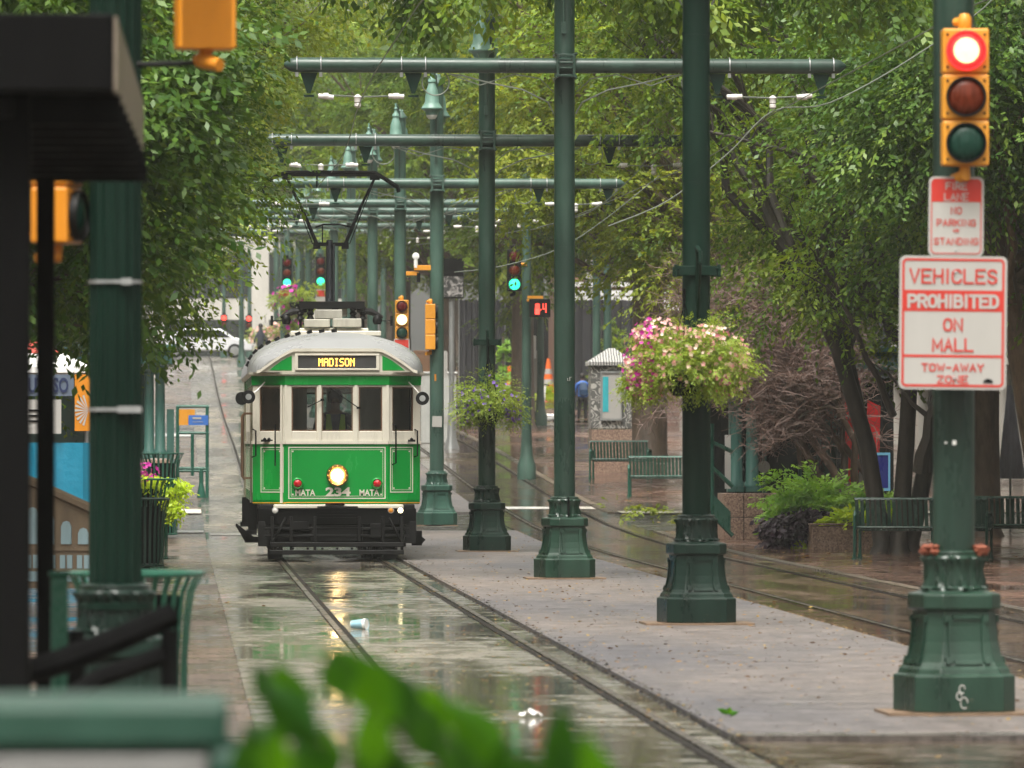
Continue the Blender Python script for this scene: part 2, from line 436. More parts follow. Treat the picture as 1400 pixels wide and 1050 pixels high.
M['asphalt'] = wet_ground('wet asphalt', (0.035, 0.034, 0.033), (0.075, 0.07, 0.068), (0.08, 0.42), (0.40, 0.6))
M['track'] = wet_ground('wet concrete track slab', (0.07, 0.064, 0.05), (0.21, 0.19, 0.155), (0.03, 0.42), (0.45, 0.58), 0.8, (1, .22, 1))
M['track2'] = wet_ground('wet brown track slab', (0.055, 0.038, 0.028), (0.14, 0.10, 0.075), (0.05, 0.30), (0.46, 0.64), 0.8, (1, .22, 1))
M['median'] = wet_ground('damp median concrete', (0.072, 0.064, 0.062), (0.15, 0.134, 0.13), (0.28, 0.6), (0.28, 0.46), 0.8, (1, .3, 1), None, 0.003)
M['brick'] = wet_ground('wet red brick paving', (0.065, 0.045, 0.035), (0.17, 0.125, 0.10), (0.04, 0.42), (0.42, 0.57), 0.7, (1, .3, 1), (0.22, 0.11))
M['brick2'] = wet_ground('wet red brick plaza', (0.075, 0.042, 0.033), (0.19, 0.12, 0.095), (0.04, 0.40), (0.44, 0.60), 0.6, (1, .3, 1), (0.22, 0.11))
M['kerb'] = wet_ground('wet pale kerbstone', (0.075, 0.06, 0.048), (0.17, 0.14, 0.115), (0.08, 0.35), (0.3, 0.5), 2)
M['line'] = wet_ground('worn white road paint', (0.42, 0.41, 0.38), (0.68, 0.66, 0.62), (0.15, 0.5), (0.3, 0.5), 2)

# ------------------------------------------------------------------ the street
tag(strip('ground', -240, 240, -60, 800, -0.012, M['asphalt'], 3.0, 8), kind='structure')
tag(strip('left_pavement', -11.5, 0.42, -40, 112, 0.0, M['brick'], 3.0, 2), kind='structure')
tag(strip('left_pavement', -11.5, 0.42, 124, 186, 0.0, M['brick'], 3.0, 2), kind='structure')
tag(strip('left_pavement', -11.5, 0.42, 196, 300, 0.0, M['brick'], 3.0, 2), kind='structure')
tag(strip('track_bed', 0.425, 2.98, -40, 340, 0.0, M['track'], 3.0, 2), kind='structure')
tag(strip('median', 3.02, 5.72, 36.1, 112, 0.025, M['median'], 3.0, 2, 0.035), kind='structure')
tag(strip('median', 3.02, 5.72, 124, 186, 0.025, M['median'], 3.0, 2, 0.035), kind='structure')
tag(strip('median', 3.02, 5.72, 196, 300, 0.025, M['median'], 3.0, 2, 0.035), kind='structure')
tag(strip('track_bed', 5.76, 8.05, -40, 340, 0.0, M['track2'], 3.0, 2), kind='structure')
tag(strip('right_pavement', 8.205, 19.0, -40, 112, 0.012, M['brick2'], 3.0, 2), kind='structure')
tag(strip('right_pavement', 8.205, 19.0, 124, 300, 0.012, M['brick2'], 3.0, 2), kind='structure')
tag(strip('kerb', 8.06, 8.2, -40, 112, 0.018, M['kerb'], 3.0, 1, 0.03), kind='structure')
tag(strip('kerb', 8.06, 8.2, 124, 300, 0.018, M['kerb'], 3.0, 1, 0.03), kind='structure')
tag(strip('kerb', 3.02, 5.72, 35.75, 36.08, 0.03, M['kerb'], 1, 1, .04), kind='structure')
tag(strip('left_pavement', 3.02, 5.72, -40, 35.7, 0.0, M['track2'], 3.0, 2), kind='structure')
# pale kerb ends and stop lines at the cross streets
for (xa, xb, ya, yb) in ((-6, 0.40, 111.0, 112.5), (-6, 0.40, 123.6, 126.2), (-6, .40, 184.5, 188.5), (0.5, 2.95, 109.5, 111.0), (5.8, 8.0, 126.5, 128.0), (8.3, 15, 123.5, 125.0)):
    tag(strip('road_marking', xa, xb, ya, yb, 0.016 if xb < 0.5 or xa > 8.1 else 0.005, M['line'], 1.0), kind='structure')

def track(label, cx):
    t = thing('tram_track', label, 'tram track', (cx, 0, 0), 0, 'tram tracks in the street')
    for s in (-0.71, 0.71):
        ys = list(range(-36, 340, 4)); mb = MB(); g = MB()
        for (m_, xa, xb, o) in ((mb, -.027, .027, .014), (g, -.085, -.029, .005) if s > 0 else (g, .029, .085, .005)):
            vs = []; fs = []
            for y in ys: vs += [(s + xa, y, gz(y) + o), (s + xb, y, gz(y) + o)]
            for j in range(len(ys) - 1): a = 2 * j; fs.append((a, a + 1, a + 3, a + 2))
            m_.add(vs, fs)
        r = mb.build('rail', M['rail'], t); g.build('groove', M['groove'], r)
    return t
track('grooved steel rails under the green trolley car', 2.07)
track('grooved steel rails on the dark wet strip right of the poles', 6.92)
HAZE = 0.00025
# ------------------------------------------------------------------ catenary poles
def chsq(h, c, z, rot=0.0):
    """chamfered square loop, half width h, chamfer c"""
    pts = [(-h + c, -h), (h - c, -h), (h, -h + c), (h, h - c), (h - c, h), (-h + c, h), (-h, h - c), (-h, -h + c)]
    cs, sn = math.cos(rot), math.sin(rot)
    return [(x * cs - y * sn, x * sn + y * cs, z) for x, y in pts]

PROF = [(0.02, .35), (.225, .35), (.232, .345), (.24, .325), (.262, .318), (.27, .315), (.285, .30), (.31, .285), (.36, .268), (.43, .252), (.52, .243), (.61, .24), (.618, .262), (.63, .268), (.70, .268), (.712, .262), (.722, .21), (.73, .205)]
def half_at(z):
    for (z0, h0), (z1, h1) in zip(PROF, PROF[1:]):
        if z0 <= z <= z1: return h0 + (h1 - h0) * (z - z0) / (z1 - z0 + 1e-9)
    return .24

def pole_base(parent, rot, mat, collar_mat, k=.89, panel=True, split=False):
    mb = MB()
    mb.loft([chsq(h * k, h * k * .36, z, rot) for z, h in PROF])
    ped = mb.build('pedestal', mat, parent, 0.004, 1)
    if panel:
        fr = MB()
        for q in range(4):
            def P(u, z, off):
                h = (half_at(z) + off) * k
                x, y = u, -h
                a = rot + q * PI / 2
                return (x * math.cos(a) - y * math.sin(a), x * math.sin(a) + y * math.cos(a), z)
            zs = [.31, .36, .43, .50, .575]
            for u0, u1 in ((-.115, -.093), (.093, .115)):
                o = []; i_ = []
                loops = [[P(u0, z, -.004), P(u1, z, -.004), P(u1, z, .014), P(u0, z, .014)] for z in zs]
                fr.loft(loops)
            for za, zb in ((.30, .322), (.565, .587)):
                loops = [[P(u, za, -.004), P(u, zb, -.004), P(u, zb, .014), P(u, za, .014)] for u in (-.085, .085)]
                fr.loft([list(reversed(l)) for l in loops])
            for su in (-1, 1):
                for zc in (.322, .565):
                    loops = [[P(u, zc - .02, -.004), P(u, zc + .02, -.004), P(u, zc + .02, .018), P(u, zc - .02, .018)] for u in (su * .122 - .02, su * .122 + .012)]
                    fr.loft([list(reversed(l)) for l in loops])
        fr.each('panel_frame', mat, ped, 8)
    co = MB()
    def mod(a, z):
        t = (z - .73) / .2
        return 1 + (.06 * math.cos(a * 14) + .09 * abs(math.sin(a * 7)) * math.sin(min(1, max(0, t)) * PI) + .045 * math.sin(a * 23 + z * 60) + .03 * math.sin(a * 37 - z * 90)) * (1 if .735 < z < .93 else 0)
    co.lathe([(.205, .73), (.205, .745), (.185, .755), (.178, .79), (.172, .83), (.175, .87), (.188, .90), (.198, .92), (.186, .932), (.175, .94), (.178, .952), (.168, .962), (.13, .966)], n=84, mod=mod)
    co.v = [(x * .93, y * .93, z) for x, y, z in co.v]
    c = co.build('acanthus_collar', collar_mat, parent)
    if split:
        sp = MB(); sp.box((0.035, -.185, .85), (.02, .06, .22)); sp.build('collar_gap', M['black'], c)
    return ped

def shim(parent, w, tilt=0.0, th=.02):
    mb = MB(); mb.box((0, 0, .008), (w, w * .82, th), 0.02, 0, tilt, tilt * .5)
    return mb.build('base_plate', M['plank'], parent)

def crossarm(parent, mat, zc=6.0, half=3.2, yoff=-.22):
    a = MB()
    a.tube([(-half - .09, yoff, zc + .005), (-half - .02, yoff, zc), (-half + .05, yoff, zc), (half - .05, yoff, zc), (half + .02, yoff, zc), (half + .09, yoff, zc + .005)], [.02, .075, .088, .088, .075, .02], 16)
    arm = a.build('crossarm', mat, parent)
    cl = MB()
    for sx in (-.095, .095): cl.box((sx, yoff + .02, zc), (.035, .26, .27))
    for dz in (-.12, .12): cl.box((0, yoff - .085, zc + dz), (.25, .04, .03))
    for dz in (-.03, .03): cl.box((0, yoff - .095, zc + dz), (.2, .03, .02))
    for sx in (-.115, .115):
        for dz in (-.14, .14): cl.cyl((sx, yoff - .14, zc + dz), (sx, .15, zc + dz), .016, 6)
    cl.build('clamp', mat, parent, .004, 1)
    for s in (-1, 1):
        xs = (s * 1.78, s * 3.0)
        for x in xs:
            h = MB()
            h.loft([[(x - .10, yoff - .006, zc - .09), (x + .10, yoff - .006, zc - .09), (x + .10, yoff + .006, zc - .09), (x - .10, yoff + .006, zc - .09)],
                    [(x - .02, yoff - .006, zc - .33), (x + .02, yoff - .006, zc - .33), (x + .02, yoff + .006, zc - .33), (x - .02, yoff + .006, zc - .33)]])
            h.box((x, yoff, zc - .36), (.12, .05, .025))
            hg = h.build('hanger', M['pole_dark'], arm)
            u = MB()
            for dx in (-.14, .14):
                pts = [(x + dx, yoff + .1 * math.cos(t), zc + .1 * math.sin(t)) for t in np.linspace(-.6, PI + .6, 12)]
                u.tube(pts, .007, 5); u.box((x + dx, yoff, zc - .105), (.035, .05, .06))
            u.each('u_bolt', M['steel'], arm, 2)
        w = MB()
        x0, x1 = xs; zc2 = zc - .36
        w.tube([(x0 + s * .1, yoff, zc2 + .005), (x0 + s * .6, yoff, zc2 - .01), (x1 - s * .1, yoff, zc2 + .015)], .010, 5)
        sw = w.build('span_wire', M['wire'], arm)
        for xx, tl in ((x0 + s * .2, .02), (x1 - s * .2, .06)):
            i = MB()
            i.tube([(xx - .09, yoff, zc2), (xx + .09, yoff, zc2 + s * tl * .3)], .03, 10)
            i.tube([(xx - .03, yoff, zc2 - .001), (xx + .03, yoff, zc2 + .001)], .036, 10)
            i.build('insulator', M['insul'], arm)
        i = MB(); xc = s * 2.43
        i.lathe([(.02, -.14), (.04, -.12), (.04, -.09), (.025, -.08), (.04, -.07), (.04, -.03), (.05, -.01), (.015, .02)], (xc, yoff, zc2), 12)
        i.build('ear_insulator', M['insul'], arm)
        # looping feeder cable from the pole to the arm
        fc = MB()
        pts = [(s * .13, -.05, zc - .55), (s * .2, -.1, zc - .42), (s * .5, yoff, zc - .28), (s * .9, yoff, zc - .2), (s * 1.2, yoff, zc - .12), (s * 1.36, yoff, zc - .1)]
        fc.tube(pts, .010, 5)
        lp = [(s * (1.36 + .16) - .16 * s * math.cos(t), yoff, zc - .2 - .15 * math.sin(t)) for t in np.linspace(-.8, 3.6, 14)]
        fc.tube(lp, .008, 5)
        fc.tube([(s * .13, -.05, zc - .3), (s * .3, yoff, zc - .15), (s * .6, yoff, zc - .1), (s * 1.0, yoff, zc - .23), (s * 1.36, yoff, zc - .1)], .007, 5)
        fc.build('feeder_cable', M['wire'], arm)
    return arm

def bell_lamp(parent, x, y, z, mat=None):
    mat = mat or M['lamp_green']
    m = MB()
    m.lathe([(.0, -.36), (.10, -.36), (.12, -.30), (.185, -.26), (.19, -.24), (.16, -.20), (.125, -.14), (.115, -.02), (.10, .08), (.075, .14), (.06, .20), (.075, .22), (.07, .26), (.035, .30), (.03, .36), (.045, .38), (.0, .42)], (x, y, z), 20)
    l = m.build('lamp_shade', mat, parent)
    g = MB(); g.lathe([(.0, -.44), (.06, -.43), (.095, -.38), (.10, -.355), (.0, -.355)], (x, y, z), 16); g.build('globe', M['insul'], l)
    b = MB(); s = 1 if y > 0 else -1
    b.tube([(x * .3, s * .1, z + .15), (x * .5, s * .2, z + .42), (x, y, z + .48), (x, y, z + .38)], .018, 8)
    b.tube([(x * .3, s * .1, z - .15), (x * .6, s * .2, z - .05), (x, s * .22, z + .2)], .012, 6)
    b.build('lamp_bracket', mat, parent)

def make_pole(label, loc, shaft, base, rot=.22, lamps=True, fl=False, split=False, plate=1.0, top=7.75, ctop=True, arm=True):
    t = thing('catenary_pole', label, 'pole', loc, 0, 'green catenary poles down the median')
    if plate: shim(t, plate)
    pole_base(t, rot, base, base, split=split)
    s = MB()
    if fl:
        s.lathe([(.122, .95), (.120, top)], n=48, mod=lambda a, z: 1 - .07 * abs(math.sin(a * 8)))
    else:
        s.lathe([(.124, .95), (.122, 4), (.118, top)], n=28)
    sh = s.build('shaft', shaft, t)
    if ctop:
        c = MB(); c.lathe([(.15, top), (.15, top + .03), (.09, top + .1), (.03, top + .17), (.0, top + .2)], n=16); c.build('finial', shaft, t)
    if arm: crossarm(t, shaft)
    r = MB()
    for z in (1.9, 2.9, 3.9, 5.2): r.lathe([(.1215, z - .012), (.1255, z - .012), (.1255, z + .012), (.1215, z + .012)], n=28)
    r.each('weld_ring', shaft, t)
    if lamps:
        bell_lamp(t, -.10, -.36, 7.55); bell_lamp(t, .06, .36, 7.45)
        c = MB(); c.cyl((-.02, -.145, 7.9), (-.02, -.145, 6.5), .02, 6); c.box((-.02, -.15, 6.45), (.05, .04, .14)); c.build('conduit', M['pole'], t)
    return t

XP = 4.5
SPAN = 19.25
D_A, D_B, D_C, D_D, D_E = 38.7, 57.8, 77.0, 96.1, 115.4
pA = make_pole('nearest green pole with rusty collar ring, carrying the lit red signal and both red-and-white signs', (4.565, D_A, .025), M['pole'], M['pole_base'], .22, False, plate=.86)
r = MB()
rng = random.Random(4)
for k in range(170):
    a = rng.uniform(0, 2 * PI)
    if abs(math.sin(a) + .9) < .22: continue
    rr = .150 + rng.uniform(-.012, .045)
    r.lathe([(.0, -.016), (.02, -.008), (.024, .004), (.0, .014)], (rr * math.cos(a), rr * math.sin(a), .972 + rng.uniform(-.03, .02)), 6)
r.build('rust_ring', M['rust'], pA)
st = MB(); st.box((-.012, -.126, 1.60), (.022, .008, .028)); st.box((-.06, -.112, 1.60), (.014, .008, .012), 0.3); st.build('sticker_scrap', M['white'], pA)
gr = MB()
for (ox, oz, rr_) in ((.0, .155, .022), (-.018, .115, .02), (.012, .075, .03)):
    gr.tube([(ox + rr_ * math.cos(t) * .7, -.345 + ox * .2, oz + rr_ * math.sin(t) * 1.1) for t in np.linspace(0, 5.4, 14)], .004, 5)
gr.build('paint_scribble', M['signwhite'], pA).location = (.01, .024, 0)

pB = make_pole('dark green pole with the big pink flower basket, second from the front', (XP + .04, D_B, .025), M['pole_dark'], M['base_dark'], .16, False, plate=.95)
pC = make_pole('green pole with a cracked collar, standing between the two flower basket poles', (XP, D_C, .025), M['pole'], M['pole_base'], .30, True, split=True, plate=.92)
wm = MB(); wm.tube([(.03, -.127, 2.35), (.03, -.127, 2.32), (.055, -.125, 2.32), (.055, -.125, 2.36), (.075, -.12, 2.36)], .005, 4); wm.build('paint_mark', M['signwhite'], pC)
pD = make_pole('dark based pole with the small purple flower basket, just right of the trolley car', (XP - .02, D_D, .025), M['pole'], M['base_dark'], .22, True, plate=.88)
pE = make_pole('green pole with a white paper taped to it beside the trolley car', (XP, D_E, gz(D_E) + .025), M['pole_hazed'], M['base_hazed'], .30, True, plate=.7)
pp = MB(); pp.box((0, -.127, 1.83), (.17, .006, .19), 0, 0, 0, .03); pp.build('paper_notice', M['signwhite'], pE)
pp = MB(); pp.box((-.03, -.125, 2.60), (.03, .008, .12)); pp.build('orange_tag', M['orange'], pE)
# farther poles: copies of the fifth one without its paper
pF = make_pole('green pole behind the trolley roof carrying the lit amber signal', (XP, 134.7, gz(134.7)), M['pole_hazed'], M['base_hazed'], .22, True, plate=0)
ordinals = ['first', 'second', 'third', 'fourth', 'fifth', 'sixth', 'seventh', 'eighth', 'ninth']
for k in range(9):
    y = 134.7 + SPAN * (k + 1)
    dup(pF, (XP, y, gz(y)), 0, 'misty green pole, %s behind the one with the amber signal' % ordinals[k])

# ------------------------------------------------------------------ overhead wires
def wire(label, x, z=5.46, x_end=None):
    t = thing('overhead_wire', label, 'wire', (0, 0, 0), 0, 'overhead contact wires')
    ys = [-10, 19.4, D_A, D_B, D_C, D_D, D_E, 134.7] + [134.7 + SPAN * (k + 1) for k in range(9)]
    pts = []
    for a, b in zip(ys, ys[1:]):
        for q in range(6):
            u = q / 6; y = a + (b - a) * u
            sag = -.10 * 4 * u * (1 - u) * .5
            zg = gz(a) + (gz(b) - gz(a)) * u
            pts.append((x + .08 * math.sin(y * .16), y, zg + z + sag))
    w = MB(); w.tube(pts, .0065, 5); w.build('contact_wire', M['wire'], t)
    return t
wire('contact wire over the trolley car', 2.07)
wire('contact wire over the right-hand track', 6.93)
# pull-off wires that swing out to the right from each contact wire
for lab, y, pts in (('loose pull-off cable curving from the nearest crossarm towards the right trees', D_C - .22, [(5.0, 4.15), (5.7, 4.45), (6.4, 5.0), (6.93, 5.5), (7.6, 5.60), (8.6, 6.15), (9.6, 6.9), (10.4, 8.1)]),
                    ('loose pull-off cable on the second crossarm right of the dark pole', D_D - .22, [(5.2, 4.75), (6.0, 5.0), (6.6, 5.5), (6.95, 5.85), (7.4, 5.55), (8.2, 5.7), (9.2, 6.4), (10.2, 7.6)]),
                    ('loose pull-off cable on the third crossarm', D_E - .22, [(4.8, 4.6), (5.6, 4.7), (6.6, 5.0), (7.4, 5.5), (8.4, 6.3)])):
    t = thing('pull_off_cable', lab, 'cable', (0, y, 0))
    w = MB()
    # smooth
    P_ = [Vector((a, 0, b)) for a, b in pts]; out = []
    for i in range(len(P_) - 1):
        p0 = P_[max(i - 1, 0)]; p1 = P_[i]; p2 = P_[i + 1]; p3 = P_[min(i + 2, len(P_) - 1)]
        for q in range(5):
            u = q / 5
            out.append(0.5 * ((2 * p1) + (p2 - p0) * u + (2 * p0 - 5 * p1 + 4 * p2 - p3) * u * u + (3 * p1 - p0 - 3 * p2 + p3) * u ** 3))
    out.append(P_[-1]); w.tube(out, .008, 5); w.build('cable', M['wire'], t)

# ------------------------------------------------------------------ traffic signals
def make_signal(label, loc, rotz=0, lit=0, body=None, scale=1.0, arm=None, far=False, group='yellow traffic signals', name='traffic_signal'):
    """three section head; origin at its middle, front is -y"""
    body = body or M['yellow']
    t = thing(name, label, 'traffic light', loc, rotz, group); t.scale = (scale,) * 3
    h = .27; w = .272; d = .18
    b = MB()
    for k in (-1, 0, 1): b.box((0, 0, k * h), (w, d, h - .008))
    b.box((0, .01, 0), (w - .02, d - .02, 3 * h - .01))
    b.build('housing', body, t, .012, 2)
    rv = MB()
    for k in (-1, 0, 1):
        for sx in (-1, 1):
            for sz in (-1, 1): rv.lathe([(.009, -d / 2 - .006), (.006, -d / 2 - .010), (.0, -d / 2 - .011)], (sx * .108, 0, k * h + sz * .095), 6, 'y')
    rv.build('bolt', M['blackrubber'], t)
    kk = ['lens_red', 'lens_amber', 'lens_green']
    for i, k in enumerate((1, 0, -1)):
        ring = MB(); ring.lathe([(.118, -d / 2 - .002), (.118, -d / 2 - .04), (.108, -d / 2 - .04), (.104, -d / 2 - .004)], (0, 0, k * h), 32, 'y')
        on = (i == lit)
        rg = ring.build('lens_ring', M['lens_rim_red'] if (on and i == 0 and not far) else M['blackrubber'], t)
        ln = MB(); ln.lathe([(.106, -d / 2 - .012), (.095, -d / 2 - .024), (.06, -d / 2 - .036), (.0, -d / 2 - .042)], (0, 0, k * h), 28, 'y')
        mt = M[kk[i]]
        if on: mt = (M['lens_core'], M['amber_on'], M['green_on'])[i] if not (far and i == 0) else M['red_on']
        lo = ln.build('lens', mt, t)
        if on and i == 0 and not far:
            rr2 = MB(); rr2.lathe([(.1065, -d / 2 - .014), (.104, -d / 2 - .022), (.100, -d / 2 - .028), (.095, -d / 2 - .031)], (0, 0, k * h), 28, 'y', mod=lambda a, z: 1 + .02 * math.sin(a * 13) * (z < -.12))
            rr2.build('lens_edge', M['lens_rim_red'], lo)
        if not far:
            pass
    c = MB(); c.lathe([(.035, 1.5 * h), (.04, 1.5 * h + .02), (.04, 1.5 * h + .06), (.025, 1.5 * h + .085), (0, 1.5 * h + .09)], n=14)
    c.tube([(0, 0, 1.5 * h + .04), (-.05, .06, 1.5 * h + .04)], .025, 8)
    c.build('bracket', body, t)
    c = MB(); c.tube([(0, 0, -1.5 * h), (0, 0, -1.5 * h - .05), (-.06, .08, -1.5 * h - .07)], [.03, .04, .03], 10)
    c.build('bracket', body, t)
    return t
make_signal('yellow traffic signal with its top lens lit bright red, on the nearest green pole', (px(1323, D_A - .33), D_A - .33, pz(131, D_A - .33)), R(-2), 0)
make_signal('amber signal head seen from behind at the top edge, right of the fluted pole', (px(280, 30.6), 30.6, pz(70, 30.6) + 1.5 * .27), R(186), 9, M['orange'])
sb = thing('signal_bracket_arm', 'dark bracket arm holding the amber signal left of the tree', 'bracket arm', (-.2, 30.8, pz(85, 30.6)))
b = MB(); b.tube([(0, 0, 0), (.2, -.05, 0), (.28, -.15, 0)], .014, 8); b.build('arm', M['blackrubber'], sb)
b = MB(); b.tube([(.27, -.18, 0), (.315, -.19, .02), (.33, -.2, .07)], [.03, .04, .03], 8); b.build('elbow', M['orange'], sb)
make_signal('amber yellow signal head half hidden behind the black shelter', (px(78, 31), 31, pz(335, 31) + 1.5 * .27), R(75), 9, M['orange'])
make_signal('amber yellow signal head glimpsed behind the black shelter at the far left edge', (px(20, 31.6), 31.6, pz(318, 31) + 1.5 * .27), R(40), 9, M['orange'])
sF = make_signal('yellow signal with its middle lens lit, behind the trolley roof', (px(549, 134.2), 134.2, pz(437, 134.2)), 0, 1)
# arms and camera at the fifth pole
t = thing('camera_mast_arm', 'short yellow signal bracket with a white round camera on the pole behind the trolley', 'bracket', (XP, D_E, 0))
b = MB(); za = pz(366, D_E); b.box((-.25, -.02, za), (.3, .07, .09)); b.box((-.43, 0, za - .1), (.22, .05, .07)); b.build('arm', M['yellow'], t, .005, 1)
b = MB(); b.lathe([(.03, -.04), (.062, -.03), (.062, .03), (.03, .04)], (-.37, -.03, pz(350, D_E)), 18, 'y'); b.cyl((-.37, -.03, za), (-.37, -.03, pz(352, D_E)), .035, 8); b.build('camera_dome', M['white'], t)
b = MB(); b.box((-.32, 0, za - .17), (.06, .06, .16)); b.build('junction_box', M['black'], t)
t = make_signal('edge-on yellow signal strapped to the left of the pole with the paper notice', (px(588, D_E - .1), D_E - .1, pz(447, D_E)), R(88), 9, M['yellow'], 1.0)

def far_signal(label, pxx, pyy, d, lit, pole_px=None, head=True):
    make_signal(label, (px(pxx, d), d, pz(pyy, d) + (.27 if lit == 2 else -.27 if lit == 0 else 0)), 0, lit, M['blackrubber'], 1.15, far=True, group='distant signals in the mist')
far_signal('distant green light, the left one of the two beside the trolley mast', 392, 385, 205, 2)
far_signal('distant green light, the one nearer the trolley mast', 438, 383, 205, 2)
far_signal('distant signal with a bright green light right of the small flower basket pole', 703, 386, 145, 2)
far_signal('tiny distant red light above the white car, left one', 306, 436, 318, 0)
far_signal('tiny distant red light above the white car, right one', 340, 437, 318, 0)

def plain_post(label, x, y, h, r=.10, mat=None, arms=(), group='slim green street posts'):
    t = thing('street_post', label, 'post', (x, y, gz(y)), 0, group)
    s = MB(); s.lathe([(r * 1.9, 0), (r * 1.9, .3), (r * 1.3, .5), (r * 1.05, .9), (r, 1.2), (r * .85, h)], n=16)
    s.build('shaft', mat or M['pole_hazed'], t)
    c = MB(); c.lathe([(r * 1.1, h), (r * .6, h + .08), (0, h + .15)], n=12); c.build('finial', mat or M['pole'], t)
    for (z, ln) in arms:
        a = MB(); a.tube([(0, -.1, z), (ln, -.1, z)], .03, 6); a.build('arm', M['yellow'], t)
    return t
plain_post('post holding the leftmost distant green light', px(392, 205.6), 205.6, 6)
plain_post('post holding the green light beside the trolley mast', px(438, 205.6), 205.6, 6)
plain_post('post carrying the bright green signal and the red hand signal', px(720, 145.6), 145.6, 7.2, .11, None, ((pz(361, 145) - gz(145), -.4), (pz(411, 145) - gz(145), .4)))
plain_post('post of the left tiny red light', px(306, 318.6), 318.6, 5)
plain_post('post of the right tiny red light', px(341, 318.6), 318.6, 5)
for (nm, ppx, d, h) in (('slim green post in front of the charcoal hoarding, left one', 816, 172, 7.0), ('slim green post in front of the charcoal hoarding, right one', 831, 172, 7.0),
                        ('pale misty post straight above the car', 330, 290, 11), ('pale misty post left of the trolley mast', 412, 262, 12), ('pale misty post behind the trolley roof left edge', 386, 300, 12),
                        ('slim post right of the bright green signal', 739, 200, 9), ('pale misty post close right of the trolley mast', 470, 280, 13),
                        ('pale misty post between the amber signal and the trolley mast', 524, 250, 12)):
    plain_post(nm, px(ppx, d), d, h, .11)
# pedestrian signal with red hand
t = thing('pedestrian_signal', 'black pedestrian signal showing a red hand below a yellow bracket', 'pedestrian signal', (px(738, 145), 145, pz(421, 145)))
b = MB(); b.box((0, 0, 0), (.46, .25, .40)); b.build('housing', M['blackrubber'], t, .01)
b = MB(); b.box((-.06, -.13, -.08), (.10, .012, .12))
for i in range(4): b.box((-.098 + i * .027, -.13, .03 + .012 * (1.5 - abs(i - 1.5))), (.018, .012, .12))
b.box((.012, -.13, -.04), (.045, .012, .02), 0, 0, 0, -.7); b.build('hand', M['red_on'], t)
# countdown digit 4
b = MB(); b.box((.13, -.13, 0), (.018, .012, .2)); b.box((.10, -.13, -.02), (.08, .012, .018)); b.box((.07, -.13, .04), (.018, .012, .12)); b.build('digit', M['red_on'], t)
b = MB(); b.box((-.1, -.02, .24), (.34, .1, .06)); b.build('bracket', M['yellow'], t)

# ------------------------------------------------------------------ signs
STROKES = {'A': [[(0, 0), (.5, 1), (1, 0)], [(.18, .34), (.82, .34)]], 'B': [[(0, 0), (0, 1), (.65, 1), (.92, .88), (.92, .64), (.65, .53), (.0, .53)], [(.65, .53), (1, .40), (1, .14), (.7, 0), (0, 0)]],
 'C': [[(1, .78), (.85, .95), (.5, 1), (.15, .92), (0, .7), (0, .3), (.15, .08), (.5, 0), (.85, .05), (1, .22)]], 'D': [[(0, 0), (0, 1), (.55, 1), (.88, .86), (1, .65), (1, .35), (.88, .14), (.55, 0), (0, 0)]],
 'E': [[(1, 1), (0, 1), (0, 0), (1, 0)], [(0, .52), (.8, .52)]], 'F': [[(1, 1), (0, 1), (0, 0)], [(0, .52), (.8, .52)]], 'G': [[(1, .8), (.8, .96), (.5, 1), (.15, .92), (0, .7), (0, .3), (.15, .08), (.5, 0), (.85, .06), (1, .2), (1, .45), (.55, .45)]],
 'H': [[(0, 0), (0, 1)], [(1, 0), (1, 1)], [(0, .52), (1, .52)]], 'I': [[(.5, 0), (.5, 1)]], 'K': [[(0, 0), (0, 1)], [(1, 1), (.02, .42)], [(.35, .62), (1, 0)]], 'L': [[(0, 1), (0, 0), (1, 0)]], 'M': [[(0, 0), (0, 1), (.5, .25), (1, 1), (1, 0)]],
 'N': [[(0, 0), (0, 1), (1, 0), (1, 1)]], 'O': [[(.5, 1), (.15, .92), (0, .7), (0, .3), (.15, .08), (.5, 0), (.85, .08), (1, .3), (1, .7), (.85, .92), (.5, 1)]], 'P': [[(0, 0), (0, 1), (.65, 1), (1, .87), (1, .60), (.65, .46), (0, .46)]],
 'R': [[(0, 0), (0, 1), (.65, 1), (1, .87), (1, .62), (.65, .48), (0, .48)], [(.5, .48), (1, 0)]], 'S': [[(.95, .82), (.75, .97), (.4, 1), (.1, .9), (.02, .74), (.15, .58), (.85, .42), (1, .25), (.88, .08), (.55, 0), (.2, .04), (0, .2)]],
 'T': [[(0, 1), (1, 1)], [(.5, 1), (.5, 0)]], 'V': [[(0, 1), (.5, 0), (1, 1)]], 'W': [[(0, 1), (.25, 0), (.5, .8), (.75, 0), (1, 1)]], 'Y': [[(0, 1), (.5, .48), (1, 1)], [(.5, .48), (.5, 0)]], 'Z': [[(0, 1), (1, 1), (0, 0), (1, 0)]], '-': [[(.1, .5), (.9, .5)]]}
